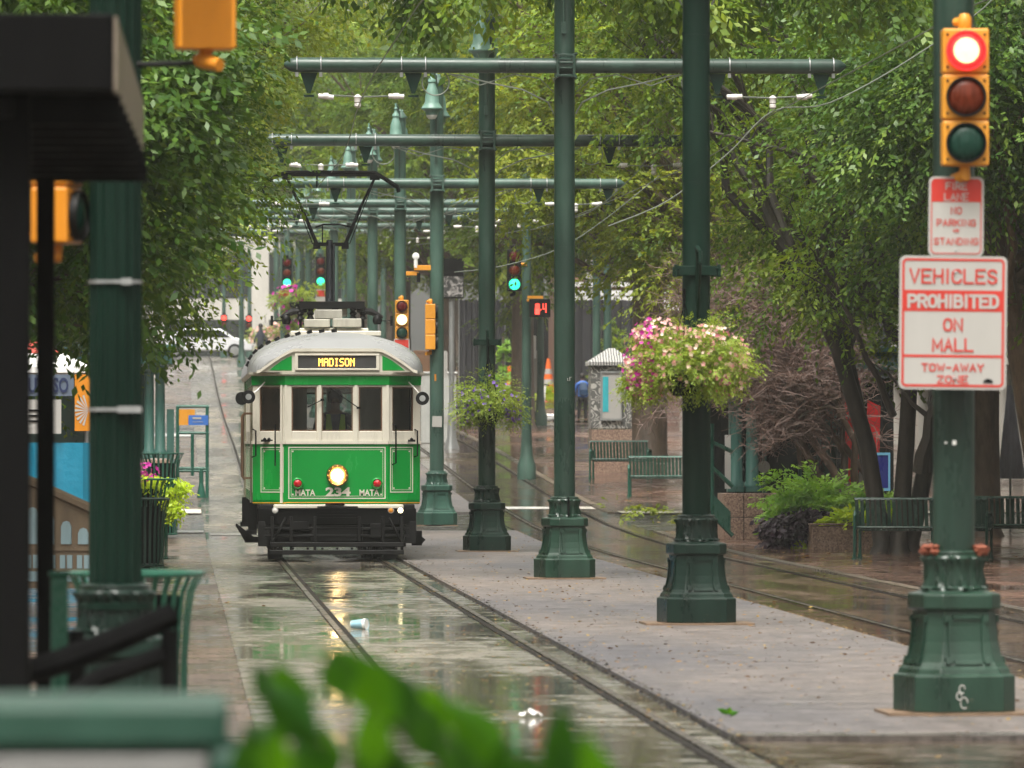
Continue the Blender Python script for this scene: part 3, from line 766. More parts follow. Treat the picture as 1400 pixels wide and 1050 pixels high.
def stroke_text(txt, size, width, th, mat, parent, x, z, y0):
    """road-sign lettering from straight strokes, each stroke a flat mitred ribbon"""
    W_ = {'I': .35, 'M': 1.2, 'W': 1.25, '-': .8}; gap = .42
    tot = sum(W_.get(c, 1) for c in txt) + gap * (len(txt) - 1); u = (width - th) / tot; hh = size - th; mb = MB(); cx = -width / 2 + th / 2; q = 0
    for ch_ in txt:
        w_ = W_.get(ch_, 1)
        for st_ in STROKES[ch_.upper()]:
            P_ = [Vector((cx + a * w_ * u, b_ * hh - hh / 2)) for a, b_ in st_]; n = len(P_); closed = (P_[0] - P_[-1]).length < 1e-6 and n > 2
            vs = []
            for i in range(n):
                a = P_[i - 1] if i else (P_[-2] if closed else None); c = P_[i + 1] if i < n - 1 else (P_[1] if closed else None)
                d1 = (P_[i] - a).normalized() if a is not None else None; d2 = (c - P_[i]).normalized() if c is not None else None
                d1 = d1 or d2; d2 = d2 or d1; p_ = P_[i].copy()
                if a is None: p_ -= d2 * th * .5
                if c is None: p_ += d1 * th * .5
                n1 = Vector((-d1.y, d1.x)); n2 = Vector((-d2.y, d2.x)); nm = (n1 + n2)
                nm = nm.normalized() if nm.length > 1e-6 else n1
                k = min(1.8, 1 / max(.3, nm.dot(n1))); o = nm * th * .5 * k
                yy = y0 - .0003 * (q % 4) - .00008 * i
                vs += [(x + (p_ + o).x, yy, z + (p_ + o).y), (x + (p_ - o).x, yy, z + (p_ - o).y)]
            mb.add(vs, [(2 * i, 2 * i + 1, 2 * i + 3, 2 * i + 2) for i in range(n - 1)]); q += 1
        cx += (w_ + gap) * u
    return mb.build('lettering', mat, parent)
def rrect(w, h, r, n=5):
    p = []
    for (cx, cz, a0) in ((w / 2 - r, -h / 2 + r, -PI / 2), (w / 2 - r, h / 2 - r, 0), (-w / 2 + r, h / 2 - r, PI / 2), (-w / 2 + r, -h / 2 + r, PI)):
        for k in range(n + 1):
            a = a0 + PI / 2 * k / n; p.append((cx + r * math.cos(a), cz + r * math.sin(a)))
    return p
def frame_strip(mb, w, h, r, t, y):
    o = rrect(w, h, r); i = rrect(w - 2 * t, h - 2 * t, max(.002, r - t)); n = len(o)
    vs = [(x, y, z) for x, z in o] + [(x, y, z) for x, z in i]
    mb.add(vs, [(k, (k + 1) % n, n + (k + 1) % n, n + k) for k in range(n)])
def sign(label, w, h, loc, tilt=0.0, name='sign'):
    t = thing(name, label, 'sign', loc, 0, 'red and white regulation signs'); t.rotation_euler = (0, tilt, 0)
    b = MB(); b.prism_y(rrect(w, h, .035), -.002, .002); b.build('panel', M['signwhite'], t)
    return t
s1 = sign('small white sign with red top reading FIRE LANE, NO PARKING or STANDING', .325, .468, (px(1311, D_A - .3), D_A - .3, pz(294.5, D_A - .3)), R(0.6))
b = MB(); b.prism_y([(-.148, .085), (.148, .085)] + [(x, z) for x, z in rrect(.296, .44, .028)[6:12]] + [(x, z) for x, z in rrect(.296, .44, .028)[12:18]], -.0035, -.0025); b.build('red_band', M['redpaint'], s1)
b = MB(); frame_strip(b, .297, .441, .028, .006, -.0045); b.build('border', M['redpaint'], s1)
for txt, z, wd, sz, mt in (('FIRE', .178, .128, .048, 'signwhite'), ('LANE', .115, .145, .050, 'signwhite'), ('NO', .035, .066, .048, 'redpaint'), ('PARKING', -.037, .232, .046, 'redpaint'), ('or', -.083, .034, .022, 'redpaint'), ('STANDING', -.146, .262, .046, 'redpaint')):
    stroke_text(txt, sz * .93, wd, 0.0062 if sz > .03 else .004, M[mt], s1, 0, z, -.006)
b = MB(); b.lathe([(.008, -.012), (.004, -.014), (0, -.014)], (0, 0, .2), 8, 'y'); b.lathe([(.008, -.012), (.004, -.014), (0, -.014)], (0, 0, -.2), 8, 'y'); b.build('bolt', M['steel'], s1)
s2 = sign('large white sign with red lettering VEHICLES PROHIBITED ON MALL, TOW-AWAY ZONE', .633, .782, (px(1306.5, D_A - .3), D_A - .3, pz(440.5, D_A - .3)), R(0.6))
b = MB(); frame_strip(b, .603, .752, .028, .014, -.0045)
b.add([(-.30, -.0035, .19), (.30, -.0035, .19), (.30, -.0035, .066), (-.30, -.0035, .066)], [(0, 3, 2, 1)])
b.add([(-.30, -.0035, -.188), (.30, -.0035, -.188), (.30, -.0035, -.204), (-.30, -.0035, -.204)], [(0, 3, 2, 1)])
b.build('red_band', M['redpaint'], s2)
for txt, z, wd, sz, mt in (('VEHICLES', .272, .52, .094, 'redpaint'), ('PROHIBITED', .126, .54, .088, 'signwhite'), ('ON', -.012, .118, .084, 'redpaint'), ('MALL', -.13, .246, .086, 'redpaint'), ('TOW-AWAY', -.263, .37, .052, 'redpaint'), ('ZONE', -.333, .185, .052, 'redpaint')):
    stroke_text(txt, sz * .95, wd, .017 if txt == 'PROHIBITED' else (.0125 if sz > .06 else .009), M[mt], s2, 0, z, -.006)
b = MB()
for z in (.295, -.325): b.lathe([(.009, -.012), (.004, -.015), (0, -.015)], (0.01, 0, z), 8, 'y')
b.build('bolt', M['steel'], s2)
b = MB(); b.add([(.21 + .03 * math.cos(a), -.006, -.35 + .024 * math.sin(a)) for a in np.linspace(0, PI, 9)], [tuple(range(9))]); b.build('sticker', M['black'], s2)
for (z, y) in ((pz(262, D_A), D_A - .2), (pz(325, D_A), D_A - .2), (pz(372, D_A), D_A - .2), (pz(514, D_A), D_A - .2)):
    pass
b = MB()
for zz in (pz(262, D_A), pz(325, D_A), pz(372, D_A), pz(514, D_A)): b.box((px(1308, D_A) - 4.565, -.2, zz - .025), (.05, .2, .03)); b.lathe([(.128, zz - .04), (.128, zz - .01), (.122, zz - .01)], n=20)
b.build('sign_clamp', M['steel'], pA)
# ------------------------------------------------------------------ the trolley car
M['tgreen'] = paint('glossy emerald trolley paint', (0.001, 0.22, 0.03), 0.25, 0.10, 2, 0.0, spec=.35)
M['cream'] = paint('cream trolley paint', (0.55, 0.52, 0.44), 0.32, 0.10, 3, 0.0)
M['roofgrey'] = paint('wet grey canvas roof', (0.215, 0.22, 0.22), 0.32, 0.12, 1.2, 0.003)
M['interior'] = paint('varnished interior wood', (0.10, 0.055, 0.03), 0.4, 0.3, 6)
M['brass'] = paint('aged brass', (0.25, 0.15, 0.05), 0.35, 0.3, 8, 0, .9)
M['led'] = emit('amber destination dots', (1.0, 0.42, 0.05), 4.0)
M['headlamp'] = emit('headlamp glass lit', (1.0, 0.70, 0.32), 26.0)
M['marker'] = emit('small marker lamp lit', (1.0, 0.8, 0.45), 8.0)
gm, gnt, gb = new_mat('window glass')
gb.inputs['Base Color'].default_value = (.75, .8, .78, 1); gb.inputs['Roughness'].default_value = .03
gtr = N(gnt, 'ShaderNodeBsdfTransparent', Color=(.8, .84, .82, 1)); ggl = N(gnt, 'ShaderNodeBsdfGlossy', Roughness=.04)
gn = N(gnt, 'ShaderNodeTexNoise', Scale=1.5, Detail=2); gtc = N(gnt, 'ShaderNodeTexCoord'); gnt.links.new(gtc.outputs['Object'], gn.inputs['Vector'])
gbp = N(gnt, 'ShaderNodeBump', Strength=.15, Distance=.01); gnt.links.new(gn.outputs['Fac'], gbp.inputs['Height']); gnt.links.new(gbp.outputs[0], ggl.inputs['Normal'])
gmx = N(gnt, 'ShaderNodeMixShader'); gfr = N(gnt, 'ShaderNodeFresnel', IOR=1.5); gma = N(gnt, 'ShaderNodeMath', operation='ADD'); gma.inputs[1].default_value = .05
gnt.links.new(gfr.outputs[0], gma.inputs[0]); gnt.links.new(gma.outputs[0], gmx.inputs[0])
gnt.links.new(gtr.outputs[0], gmx.inputs[1]); gnt.links.new(ggl.outputs[0], gmx.inputs[2]); gnt.links.new(gmx.outputs[0], gnt.nodes['Material Output'].inputs[0])
M['glass'] = gm

TX, TY = 2.13, 89.4
TL = 11.0
tram = thing('trolley_car', 'green and cream trolley car number 234 with MADISON destination sign', 'trolley car', (TX, TY, 0))
BW = 1.14
foot = [(-BW, .30), (-.69, 0), (.69, 0), (BW, .30), (BW, TL - .3), (.69, TL), (-.69, TL), (-BW, TL - .3)]
def off(poly, o):
    return [(x + (o if x > 0 else -o), y + (-o if y < TL / 2 else o)) for x, y in poly]

b = MB(); b.loft([[(x, y, .78) for x, y in off(foot, -.01)], [(x, y, .84) for x, y in foot], [(x, y, 1.62) for x, y in foot]])
body = b.build('body', M['tgreen'], tram, .012, 2)
# pin-striped panels: cream outlines, raised 3 mm, on the three front facets and the sides
def facet(p0, p1):
    p0 = Vector((p0[0], p0[1], 0)); p1 = Vector((p1[0], p1[1], 0)); d = (p1 - p0); L = d.length; d.normalize(); nrm = Vector((d.y, -d.x, 0))
    return p0, d, nrm, L
def fpt(f, u, z, o):  # u along, o outward
    p0, d, nrm, L = f; q = p0 + d * u + nrm * o
    return (q.x, q.y, z)
def fbox(mb, f, u0, u1, z0, z1, o0, o1):
    a = [fpt(f, u0, z0, o1), fpt(f, u1, z0, o1), fpt(f, u1, z1, o1), fpt(f, u0, z1, o1)]
    c = [fpt(f, u0, z0, o0), fpt(f, u1, z0, o0), fpt(f, u1, z1, o0), fpt(f, u0, z1, o0)]
    mb.add(a + c, [(0, 1, 2, 3), (7, 6, 5, 4), (4, 5, 1, 0), (1, 5, 6, 2), (2, 6, 7, 3), (3, 7, 4, 0)])
def outline(mb, f, u0, u1, z0, z1, t=.013, notch=.05):
    for (a, b_, c, d) in ((u0, u1, z1 - t, z1), (u0, u1, z0, z0 + t), (u0, u0 + t, z0 + t, z1 - t), (u1 - t, u1, z0 + t, z1 - t)):
        fbox(mb, f, a, b_, c, d, .0, .004)
    # inner fine line with a small corner dot
    i = .035; t2 = .005
    for (a, b_, c, d) in ((u0 + i, u1 - i, z1 - i - t2, z1 - i), (u0 + i, u1 - i, z0 + i, z0 + i + t2), (u0 + i, u0 + i + t2, z0 + i, z1 - i), (u1 - i - t2, u1 - i, z0 + i, z1 - i)):
        fbox(mb, f, a, b_, c, d, .0, .003)
    for u in (u0 + i + .025, u1 - i - .025):
        for z in (z0 + i + .025, z1 - i - .025): fbox(mb, f, u - .01, u + .01, z - .01, z + .01, 0, .004)
fC = facet((-.69, 0), (.69, 0)); fL = facet((-BW, .3), (-.69, 0)); fR = facet((.69, 0), (BW, .3))
sL = facet((-BW, TL - .3), (-BW, .3)); sR = facet((BW, .3), (BW, TL - .3))
b = MB(); outline(b, fC, .03, 1.35, .855, 1.56); outline(b, fL, .13, .50, .94, 1.56); outline(b, fR, .04, .42, .94, 1.56)
for k in range(7): outline(b, sL, .3 + 1.45 * k, 1.6 + 1.45 * k, .94, 1.56); outline(b, sR, .3 + 1.45 * k, 1.6 + 1.45 * k, .94, 1.56)
b.build('pinstripe', M['cream'], body)
b = MB(); fbox(b, fC, 0, 1.38, .80, .811, 0, .004)
for f in (fL, fR): fbox(b, f, .0, f[3], .795, .806, 0, .004)
b.build('yellow_line', M['yellow'], body)

# cream window belt, each wall built round its openings
def wall(mb, f, holes, z0, z1, o0=-.05, o1=.0, u_end=None):
    """holes: (u0,u1,za,zb) sorted"""
    u = 0; L = u_end or f[3]
    for (a, c, za, zb) in holes:
        if a > u: fbox(mb, f, u, a, z0, z1, o0, o1)
        fbox(mb, f, a, c, z0, za, o0, o1); fbox(mb, f, a, c, zb, z1, o0, o1)
        u = c
    if u < L: fbox(mb, f, u, L, z0, z1, o0, o1)
belt = MB()
zs0, zs1 = 1.63, 2.40
za, zb = 1.775, 2.375
hC = [(.075, .415, za, zb), (.485, .905, za, zb), (.985, 1.305, za, zb)]
hL = [(.11, .46, za, zb)]; hR = [(.08, .43, za, zb)]
wall(belt, fC, hC, zs0, zs1); wall(belt, fL, hL, zs0, zs1); wall(belt, fR, hR, zs0, zs1)
hS = [(.35 + 1.02 * k, 1.17 + 1.02 * k, za, zb) for k in range(10)]
wall(belt, sL, hS, zs0, zs1); wall(belt, sR, hS, zs0, zs1)
bL = facet((BW, TL - .3), (.69, TL)); bC = facet((.69, TL), (-.69, TL)); bR = facet((-.69, TL), (-BW, TL - .3))
wall(belt, bC, hC, zs0, zs1); wall(belt, bL, [(.08, .44, za, zb)], zs0, zs1); wall(belt, bR, [(.08, .44, za, zb)], zs0, zs1)
bt = belt.build('window_belt', M['cream'], tram, .006, 1)
# belt rail and posts standing proud
b = MB()
for f, ext in ((fC, .0), (fL, .0), (fR, .0), (sL, 0), (sR, 0)): fbox(b, f, 0, f[3], 1.60, 1.64, -.01, .018)
for u in (-.02, .44, .93, 1.36): fbox(b, fC, u, u + .035, 1.64, 2.40, .0, .012)
fbox(b, fL, .455, .49, .80, 2.40, 0, .02)
b.build('belt_rail', M['cream'], bt)
for f, hs in ((fC, hC), (fL, hL), (fR, hR), (sL, hS), (sR, hS), (bC, hC), (bL, [(.08, .44, za, zb)]), (bR, [(.08, .44, za, zb)])):
    for (a, c, z0_, z1_) in hs:
        fr = MB(); t_ = .018
        for q in ((a, c, z1_ - t_, z1_), (a, c, z0_, z0_ + t_), (a, a + t_, z0_ + t_, z1_ - t_), (c - t_, c, z0_ + t_, z1_ - t_)): fbox(fr, f, *q, -.035, -.012)
        w_ = fr.build('window_frame', M['blackrubber'] if f in (sL, sR) else M['interior'], tram)
        g = MB(); g.add([fpt(f, a + t_, z0_ + t_, -.025), fpt(f, c - t_, z0_ + t_, -.025), fpt(f, c - t_, z1_ - t_, -.025), fpt(f, a + t_, z1_ - t_, -.025)], [(0, 1, 2, 3)])
        g.build('pane', M['glass'], w_)
# letterboard and eave
b = MB(); b.loft([[(x, y, 2.402) for x, y in off(foot, .012)], [(x, y, 2.525) for x, y in off(foot, .02)]]); b.build('letterboard', M['tgreen'], tram)
b = MB(); b.loft([[(x, y, 2.526) for x, y in off(foot, .03)], [(x, y, 2.545) for x, y in off(foot, .055)], [(x, y, 2.575) for x, y in off(foot, .06)]]); b.build('eave', M['cream'], tram)
# roof
def sect(hw, top, y, n=22):
    """flattened arch from -hw to hw"""
    out = []
    for i in range(n + 1):
        a = PI - PI * i / n
        x = math.cos(a); s = math.sin(a)
        out.append((hw * x * (1 if abs(x) > .99 else 1), y, 2.572 + (top - 2.572) * s ** .8))
    return out
roof = MB(); secs = []
for (y, hw, top) in ((.02, 1.02, 2.88), (.10, 1.10, 2.92), (.25, 1.16, 2.99), (.5, 1.19, 3.06), (.9, 1.20, 3.12), (1.5, 1.20, 3.14), (TL - 1.5, 1.20, 3.14), (TL - .9, 1.20, 3.12), (TL - .5, 1.19, 3.06), (TL - .25, 1.16, 2.99), (TL - .02, 1.02, 2.88)):
    secs.append(sect(hw, top, y))
roof.loft([list(reversed(s)) for s in secs], True, True)
rf = roof.build('roof', M['roofgrey'], tram)
b = MB()
for yy in (1.7,):
    for i in range(1, 12):
        s = sect(1.205, 3.155, yy, 22)
        p = s[i]; b.box((p[0], p[1] + .0, p[2] + .012), (.075, .16, .045), 0, 0, 0, -R(8 + 60 * (1 - i / 11)))
b.build('roof_clip', M['blackrubber'], rf)
b = MB()
for yy in np.arange(2.2, TL - 1, 1.1):
    s = sect(1.203, 3.146, yy); b.tube(s, .012, 5)
b.build('roof_seam', M['roofgrey'], rf)
# front arch panel with the destination sign and the two green spandrels
def archz(x):
    ax = abs(x)
    if ax < .58: return 2.875
    if ax > 1.06: return 2.575
    u = (ax - .58) / .48
    return 2.875 - .30 * (u ** 1.25)
xs_ = [-1.09 + 2.18 * i / 40 for i in range(41)]
b = MB(); b.prism_y([(x, 2.577) for x in xs_] + [(x, archz(x) + .005) for x in reversed(xs_)], -.045, .05); ap = b.build('arch_panel', M['cream'], tram)
b = MB()
for i in range(40):
    x0, x1 = xs_[i], xs_[i + 1]
    b.add([(x0, -.075, archz(x0) - .02), (x1, -.075, archz(x1) - .02), (x1, -.075, archz(x1) + .022), (x0, -.075, archz(x0) + .022), (x0, .02, archz(x0) - .02), (x1, .02, archz(x1) - .02), (x1, .02, archz(x1) + .022), (x0, .02, archz(x0) + .022)], [(0, 1, 2, 3), (4, 5, 1, 0), (3, 2, 6, 7)])
b.build('arch_moulding', M['cream'], ap)
for s in (-1, 1):
    pts = [(.615, 2.60), (.92, 2.60), (.84, 2.665), (.76, 2.725), (.68, 2.77), (.615, 2.80)]
    if s < 0: pts = [(-x, z) for x, z in reversed(pts)]
    b = MB(); b.prism_y(pts, -.052, -.044); b.build('spandrel', M['tgreen'], ap)
b = MB(); b.bb(-.575, .575, -.075, -.04, 2.60, 2.625); b.bb(-.575, .575, -.075, -.04, 2.80, 2.825)
b.bb(-.575, -.53, -.075, -.04, 2.625, 2.80); b.bb(.53, .575, -.075, -.04, 2.625, 2.80); db = b.build('destination_frame', M['cream'], tram, .004, 1)
b = MB(); b.bb(-.53, .53, -.055, -.045, 2.625, 2.80); b.build('destination_glass', paint('smoked glass', (.05, .05, .05), .15, .1, 3, 0), db)
F57 = {'M': ["10001", "11011", "10101", "10101", "10001", "10001", "10001"], 'A': ["01110", "10001", "10001", "11111", "10001", "10001", "10001"], 'D': ["11110", "10001", "10001", "10001", "10001", "10001", "11110"], 'I': ["01110", "00100", "00100", "00100", "00100", "00100", "01110"], 'S': ["01111", "10000", "10000", "01110", "00001", "00001", "11110"], 'O': ["01110", "10001", "10001", "10001", "10001", "10001", "01110"], 'N': ["10001", "11001", "10101", "10011", "10001", "10001", "10001"]}
b = MB(); cw = .0118; x = -.245
for ch in "MADISON":
    for r_, row in enumerate(F57[ch]):
        for c_, v in enumerate(row):
            if v == '1': b.box((x + c_ * cw, -.058, 2.757 - r_ * .0155), (cw * 1.0, .004, .0125))
    x += cw * 6.05
b.build('dot_matrix_pattern', M['led'], db)
# lower equipment
b = MB(); b.bb(-1.06, 1.06, .10, TL - .1, .42, .779); b.bb(-.95, .95, .35, TL - .35, .20, .42); ch = b.build('underframe', M['blackrubber'], tram, .01, 1)
b = MB(); b.prism([(-.86, -.10), (.90, -.10), (.90, .2), (-.86, .2)], .725, .779); b.build('bumper', M['cream'], tram, .01, 1)
b = MB(); b.prism([(-1.08, .12), (-.80, -.06), (.84, -.06), (1.08, .12), (1.08, .4), (-1.08, .4)], .50, .724); b.build('bumper_skirt', M['black'], tram, .01, 1)
b = MB()
for k in range(5): b.bb(-.27, .28, -.16, -.055, .585 + k * .038, .603 + k * .038)
b.bb(-.16, .10, -.14, -.08, .77, .80); b.build('anticlimber', M['black'], tram)
b = MB()
for x_ in (-.88, -.62, -.3, .3, .62, .88): b.bb(x_ - .02, x_ + .02, -.09, -.02, .16, .62)
for z_ in (.44, .34): b.bb(-.98, .98, -.07, -.03, z_, z_ + .03)
b.bb(-.35, .35, -.05, .1, .28, .5); b.tube([(-.9, -.08, .2), (-.78, -.1, .45), (-.7, -.08, .6)], .018, 6); b.tube([(.9, -.08, .2), (.78, -.1, .45), (.7, -.08, .6)], .018, 6)
b.box((-1.0, .2, .38), (.14, .3, .34)); b.box((1.0, .2, .40), (.16, .3, .30)); b.box((.55, -.02, .44), (.2, .1, .16)); b.box((-.5, -.02, .5), (.24, .1, .1))
b.build('coupler_gear', M['blackrubber'], tram, .006, 1)
b = MB(); b.bb(-.91, .90, -.22, -.05, .205, .265); b.bb(-.92, .90, -.30, -.24, .105, .165)
for x_ in np.linspace(-.8, .8, 9): b.bb(x_ - .015, x_ + .015, -.24, -.02, .17, .20)
b.build('lifeguard', M['blackrubber'], tram, .006, 1)
b = MB(); b.loft([[(-1.25, .1, .28), (-1.05, .1, .28), (-1.05, .25, .28), (-1.25, .25, .28)], [(-1.38, .1, .50), (-1.36, .1, .52), (-1.36, .25, .52), (-1.38, .25, .50)]]); b.bb(-1.25, -1.02, .1, .25, .26, .34); b.build('folding_step', M['black'], tram)
b = MB(); b.bb(1.02, 1.16, .1, .25, .22, .42); b.box((1.13, .15, .3), (.12, .1, .1), 0, 0, 0, .7); b.build('folding_step', M['black'], tram)
def wheel(x, y):
    w = MB(); w.lathe([(.0, -.06), (.12, -.06), (.14, -.03), (.30, -.03), (.33, -.05), (.33, .05), (.36, .055), (.36, .075), (.2, .06), (.0, .06)], (0, 0, 0), 28, 'x'); o = w.build('wheel', M['blackrubber'], tram); o.location = (x, y, .345); o.rotation_euler = (0, 0, 0 if x < 0 else PI); return o
for y in (2.9, 4.7, 7.2, 9.0):
    for x_ in (-.71 - .06, .71 - .06): wheel(x_, y)
b = MB()
for x_ in (-.84, .74): b.bb(x_ - .09, x_ + .09, .3, 1.0, .03, .22)
b.build('rail_guard', M['blackrubber'], tram)
# lamps
hd = MB(); hd.lathe([(.145, -.01), (.15, -.05), (.135, -.075), (.112, -.065), (.078, -.03)], (0, 0, 0), 28, 'y')
for k in range(12): a = 2 * PI * k / 12; hd.lathe([(.012, -.07), (.0, -.085)], (.134 * math.cos(a), 0, .134 * math.sin(a)), 6, 'y')
h_ = hd.build('headlight', M['brass'], tram); h_.location = (.005, 0, 1.175)
l = MB(); l.lathe([(.080, -.035), (.07, -.05), (.04, -.06), (0, -.065)], (0, 0, 0), 24, 'y'); l.build('lens', M['headlamp'], h_)
for x_ in (-.535, .545):
    r_ = MB(); r_.lathe([(.075, 0), (.078, -.03), (.062, -.045), (.055, -.03)], (0, 0, 0), 20, 'y'); t_ = r_.build('tail_light', M['tgreen'], tram); t_.location = (x_, 0, 1.065)
    l = MB(); l.lathe([(.056, -.03), (.04, -.045), (0, -.05)], (0, 0, 0), 18, 'y'); ll = l.build('lens', paint('red tail lens', (.45, .01, .015), .15, .2, 40), t_)
for x_, m_ in ((.86, 'marker'), (.73, 'marker'), (-.84, 'steel')):
    s_ = MB(); s_.lathe([(.04, 0), (.045, -.04), (.035, -.05)], (0, 0, 0), 14, 'y'); o_ = s_.build('marker_lamp', M['steel'], tram); o_.location = (x_, -.05, .70)
    l = MB(); l.lathe([(.033, -.05), (0, -.06)], (0, 0, 0), 12, 'y'); l.build('lens', M['marker'] if (x_ == .86) else (M['insul'] if m_ == 'steel' else M['orange']), o_)
# lettering
text_obj('234', 'fleet_number', .125, M['cream'], tram, (.015, -.008, .950), width=.34, offset=.005)
text_obj('MATA', 'lettering', .085, M['cream'], tram, (-.43, -.008, .94), width=.27, offset=.002)
text_obj('MATA', 'lettering', .085, M['cream'], tram, (.44, -.008, .94), width=.27, offset=.002)
# mirrors, wipers, handrails
for s, mx_, mz_ in ((-1, -1.20, 2.24), (1, 1.16, 2.22)):
    m_ = MB(); m_.lathe([(.0, .03), (.06, .028), (.088, .01), (.092, -.01), (.085, -.02)], (mx_, -.02, mz_), 20, 'y'); mo = m_.build('mirror', M['blackrubber'], tram)
    g_ = MB(); g_.lathe([(.084, -.018), (.0, -.022)], (mx_, -.02, mz_), 20, 'y'); g_.build('glass', M['steel'], mo)
    a_ = MB(); a_.tube([(s * .98, .12, 2.44), (s * 1.08, .0, 2.33), (mx_, .01, mz_)], .010, 6); a_.build('mirror_arm', M['insul'], mo)
m_ = MB(); m_.lathe([(.0, .03), (.07, .02), (.09, 0)], (-1.29, .12, 2.22), 18, 'y'); m_.build('mirror', M['blackrubber'], tram)
for (x0, z0, x1, z1) in ((-.11, 2.37, .29, 2.09), (-.40, 2.10, -.2, 2.2)):
    w_ = MB(); w_.tube([(x0, -.03, z0), (x1, -.045, z1)], .008, 5); w_.box((x1, -.04, z1), (.05, .02, .03)); w_.build('wiper', M['black'], tram)
w_ = MB(); w_.tube([(-.84, .03, 1.86), (-.84, -.03, 1.82), (-.84, -.03, 1.35), (-.84, .03, 1.31)], .011, 6); w_.build('grab_rail', M['black'], tram)
for (x_, z0, z1, y_) in ((.80, 1.87, 1.32, .0), (1.10, 1.8, 1.42, .22), (-1.10, 1.8, 1.42, .22)):
    w_ = MB(); w_.tube([(x_ - .04, y_ + .05, z0), (x_, y_ - .04, z0 - .02), (x_, y_ - .04, z1 + .02), (x_ - .05, y_ + .05, z1)], .011, 6); w_.build('grab_rail', M['black'], tram)
w_ = MB(); w_.tube([(-1.24, .45, 2.02), (-1.28, .45, 1.98), (-1.28, .45, 1.16), (-1.24, .45, 1.12)], .022, 6); w_.bb(-1.26, -1.14, .43, .47, 2.0, 2.03); w_.bb(-1.26, -1.14, .43, .47, 1.12, 1.15); w_.build('grab_rail', M['interior'], tram)
for x_ in (-.98, -.52 - .4, .80, 1.02):
    w_ = MB(); w_.box((x_, .14 if abs(x_) > .7 else -.02, 1.645), (.1, .04, .03)); w_.lathe([(.02, 1.65), (.025, 1.67), (0, 1.69)], (x_, .14, 0), 8); w_.build('latch', M['blackrubber'], tram)
# door steps along the left side
for y_ in (.55, TL - 1.6):
    w_ = MB(); w_.bb(-1.165, -1.13, y_, y_ + .9, .80, 2.40); dd = w_.build('side_door', paint('drab olive door paint', (.16, .15, .10), .4, .3, 4, 0), tram)
    w_ = MB(); w_.bb(-1.22, -1.08, y_, y_ + .9, .36, .42); w_.bb(-1.20, -1.08, y_, y_ + .03, .421, .8); w_.build('door_step', M['black'], tram)
# interior
b = MB(); b.bb(-1.05, 1.05, .3, TL - .3, 1.0, 1.05); b.bb(-1.0, 1.0, 2.0, 2.03, 1.05, 1.75); b.bb(-1.05, -.45, 2.0, 2.03, 1.75, 2.40); b.bb(.40, 1.05, 2.0, 2.03, 1.75, 2.40)
b.bb(-1.05, 1.05, .3, TL - .3, 2.385, 2.398)
b.build('bulkhead', M['cream'], tram)
b = MB(); b.bb(-.50, -.38, 1.6, 1.64, 1.05, 2.38); b.bb(.33, .45, 1.6, 1.64, 1.05, 2.38); b.bb(-.10, .02, 1.9, 1.94, 1.05, 2.38); b.build('stanchion', M['cream'], tram)
for k in range(6):
    for s in (-1, 1):
        b = MB(); b.bb(s * .7 - .3, s * .7 + .3, 3.0 + k * 1.2, 3.45 + k * 1.2, 1.3, 1.45); b.bb(s * .7 - .3, s * .7 + .3, 3.42 + k * 1.2, 3.5 + k * 1.2, 1.3, 1.95); b.build('seat', M['interior'], tram, .02)
b = MB(); b.bb(-.2, .18, .35, .6, 1.5, 1.62); b.cyl((.16, .4, 1.62), (.16, .4, 1.78), .02); b.lathe([(.075, 1.78), (.085, 1.80), (.0, 1.83)], (.22, .35, 0), 14); b.build('controller', M['steel'], tram)
# roof gear and pantograph
PY = 3.6
b = MB(); b.bb(-.60, .66, PY - 1.6, PY + 1.6, 3.10, 3.17); b.bb(-.46, .50, PY - 1.0, PY + 1.0, 3.17, 3.22); b.build('roof_board', M['cream'], tram, .01, 1)
b = MB(); b.bb(-.40, -.04, PY - 1.15, PY - .9, 3.23, 3.34); b.bb(.0, .40, PY - 1.15, PY - .9, 3.23, 3.35); b.bb(-.24, .14, PY - .85, PY - .6, 3.35, 3.48); b.bb(-.20, .22, PY - .4, PY + .1, 3.40, 3.60); b.each('resistor_box', paint('dull cream roof gear', (.30, .29, .25), .5, .3, 5, .003), tram, 1, .01)
b = MB(); b.bb(-.50, .46, PY - .55, PY + .55, 3.53, 3.57); b.bb(-.46, .46, PY - .6, PY - .52, 3.50, 3.60)
for x_ in (-.44, .44, -.3, .3, .05):
    b.cyl((x_, PY - .5, 3.2), (x_, PY - .5, 3.53), .02, 8); b.lathe([(.03, 3.34), (.055, 3.36), (.03, 3.40), (.055, 3.43), (.03, 3.47), (.055, 3.5), (.02, 3.54)], (x_, PY - .5, 0), 10)
for s in (-1, 1):
    b.tube([(s * .35, PY - .5, 3.48), (s * .55, PY - .5, 3.46), (s * .72, PY - .5, 3.38)], [.03, .05, .02], 8); b.lathe([(.05, 3.28), (.07, 3.34), (.05, 3.40), (.0, 3.44)], (s * .64, PY - .5, 0), 10)
    b.cyl((s * .62, PY - .5, 3.33), (s * .84, PY - .5, 3.33), .008, 5); b.cyl((s * .84, PY - .5, 3.26), (s * .84, PY - .5, 3.40), .018, 6)
b.tube([(-.42, PY - .95, 3.28), (-.1, PY - .95, 3.22), (.2, PY - .95, 3.28)], .014, 5); b.build('pantograph_base', M['blackrubber'], tram)
pg = MB(); pg.tube([(-.02, PY, 3.56), (-.02, PY, 4.36), (-.02, PY, 4.48)], [.062, .05, .045], 12); pg.tube([(.04, PY - .05, 3.56), (.04, PY - .05, 4.42)], .016, 6); mast = pg.build('pantograph_mast', paint('shiny dark steel', (.06, .065, .075), .22, .3, 3, 0, .8), tram)
zt = 5.40
b = MB(); b.box((0, PY, 4.42), (.42, .08, .05))
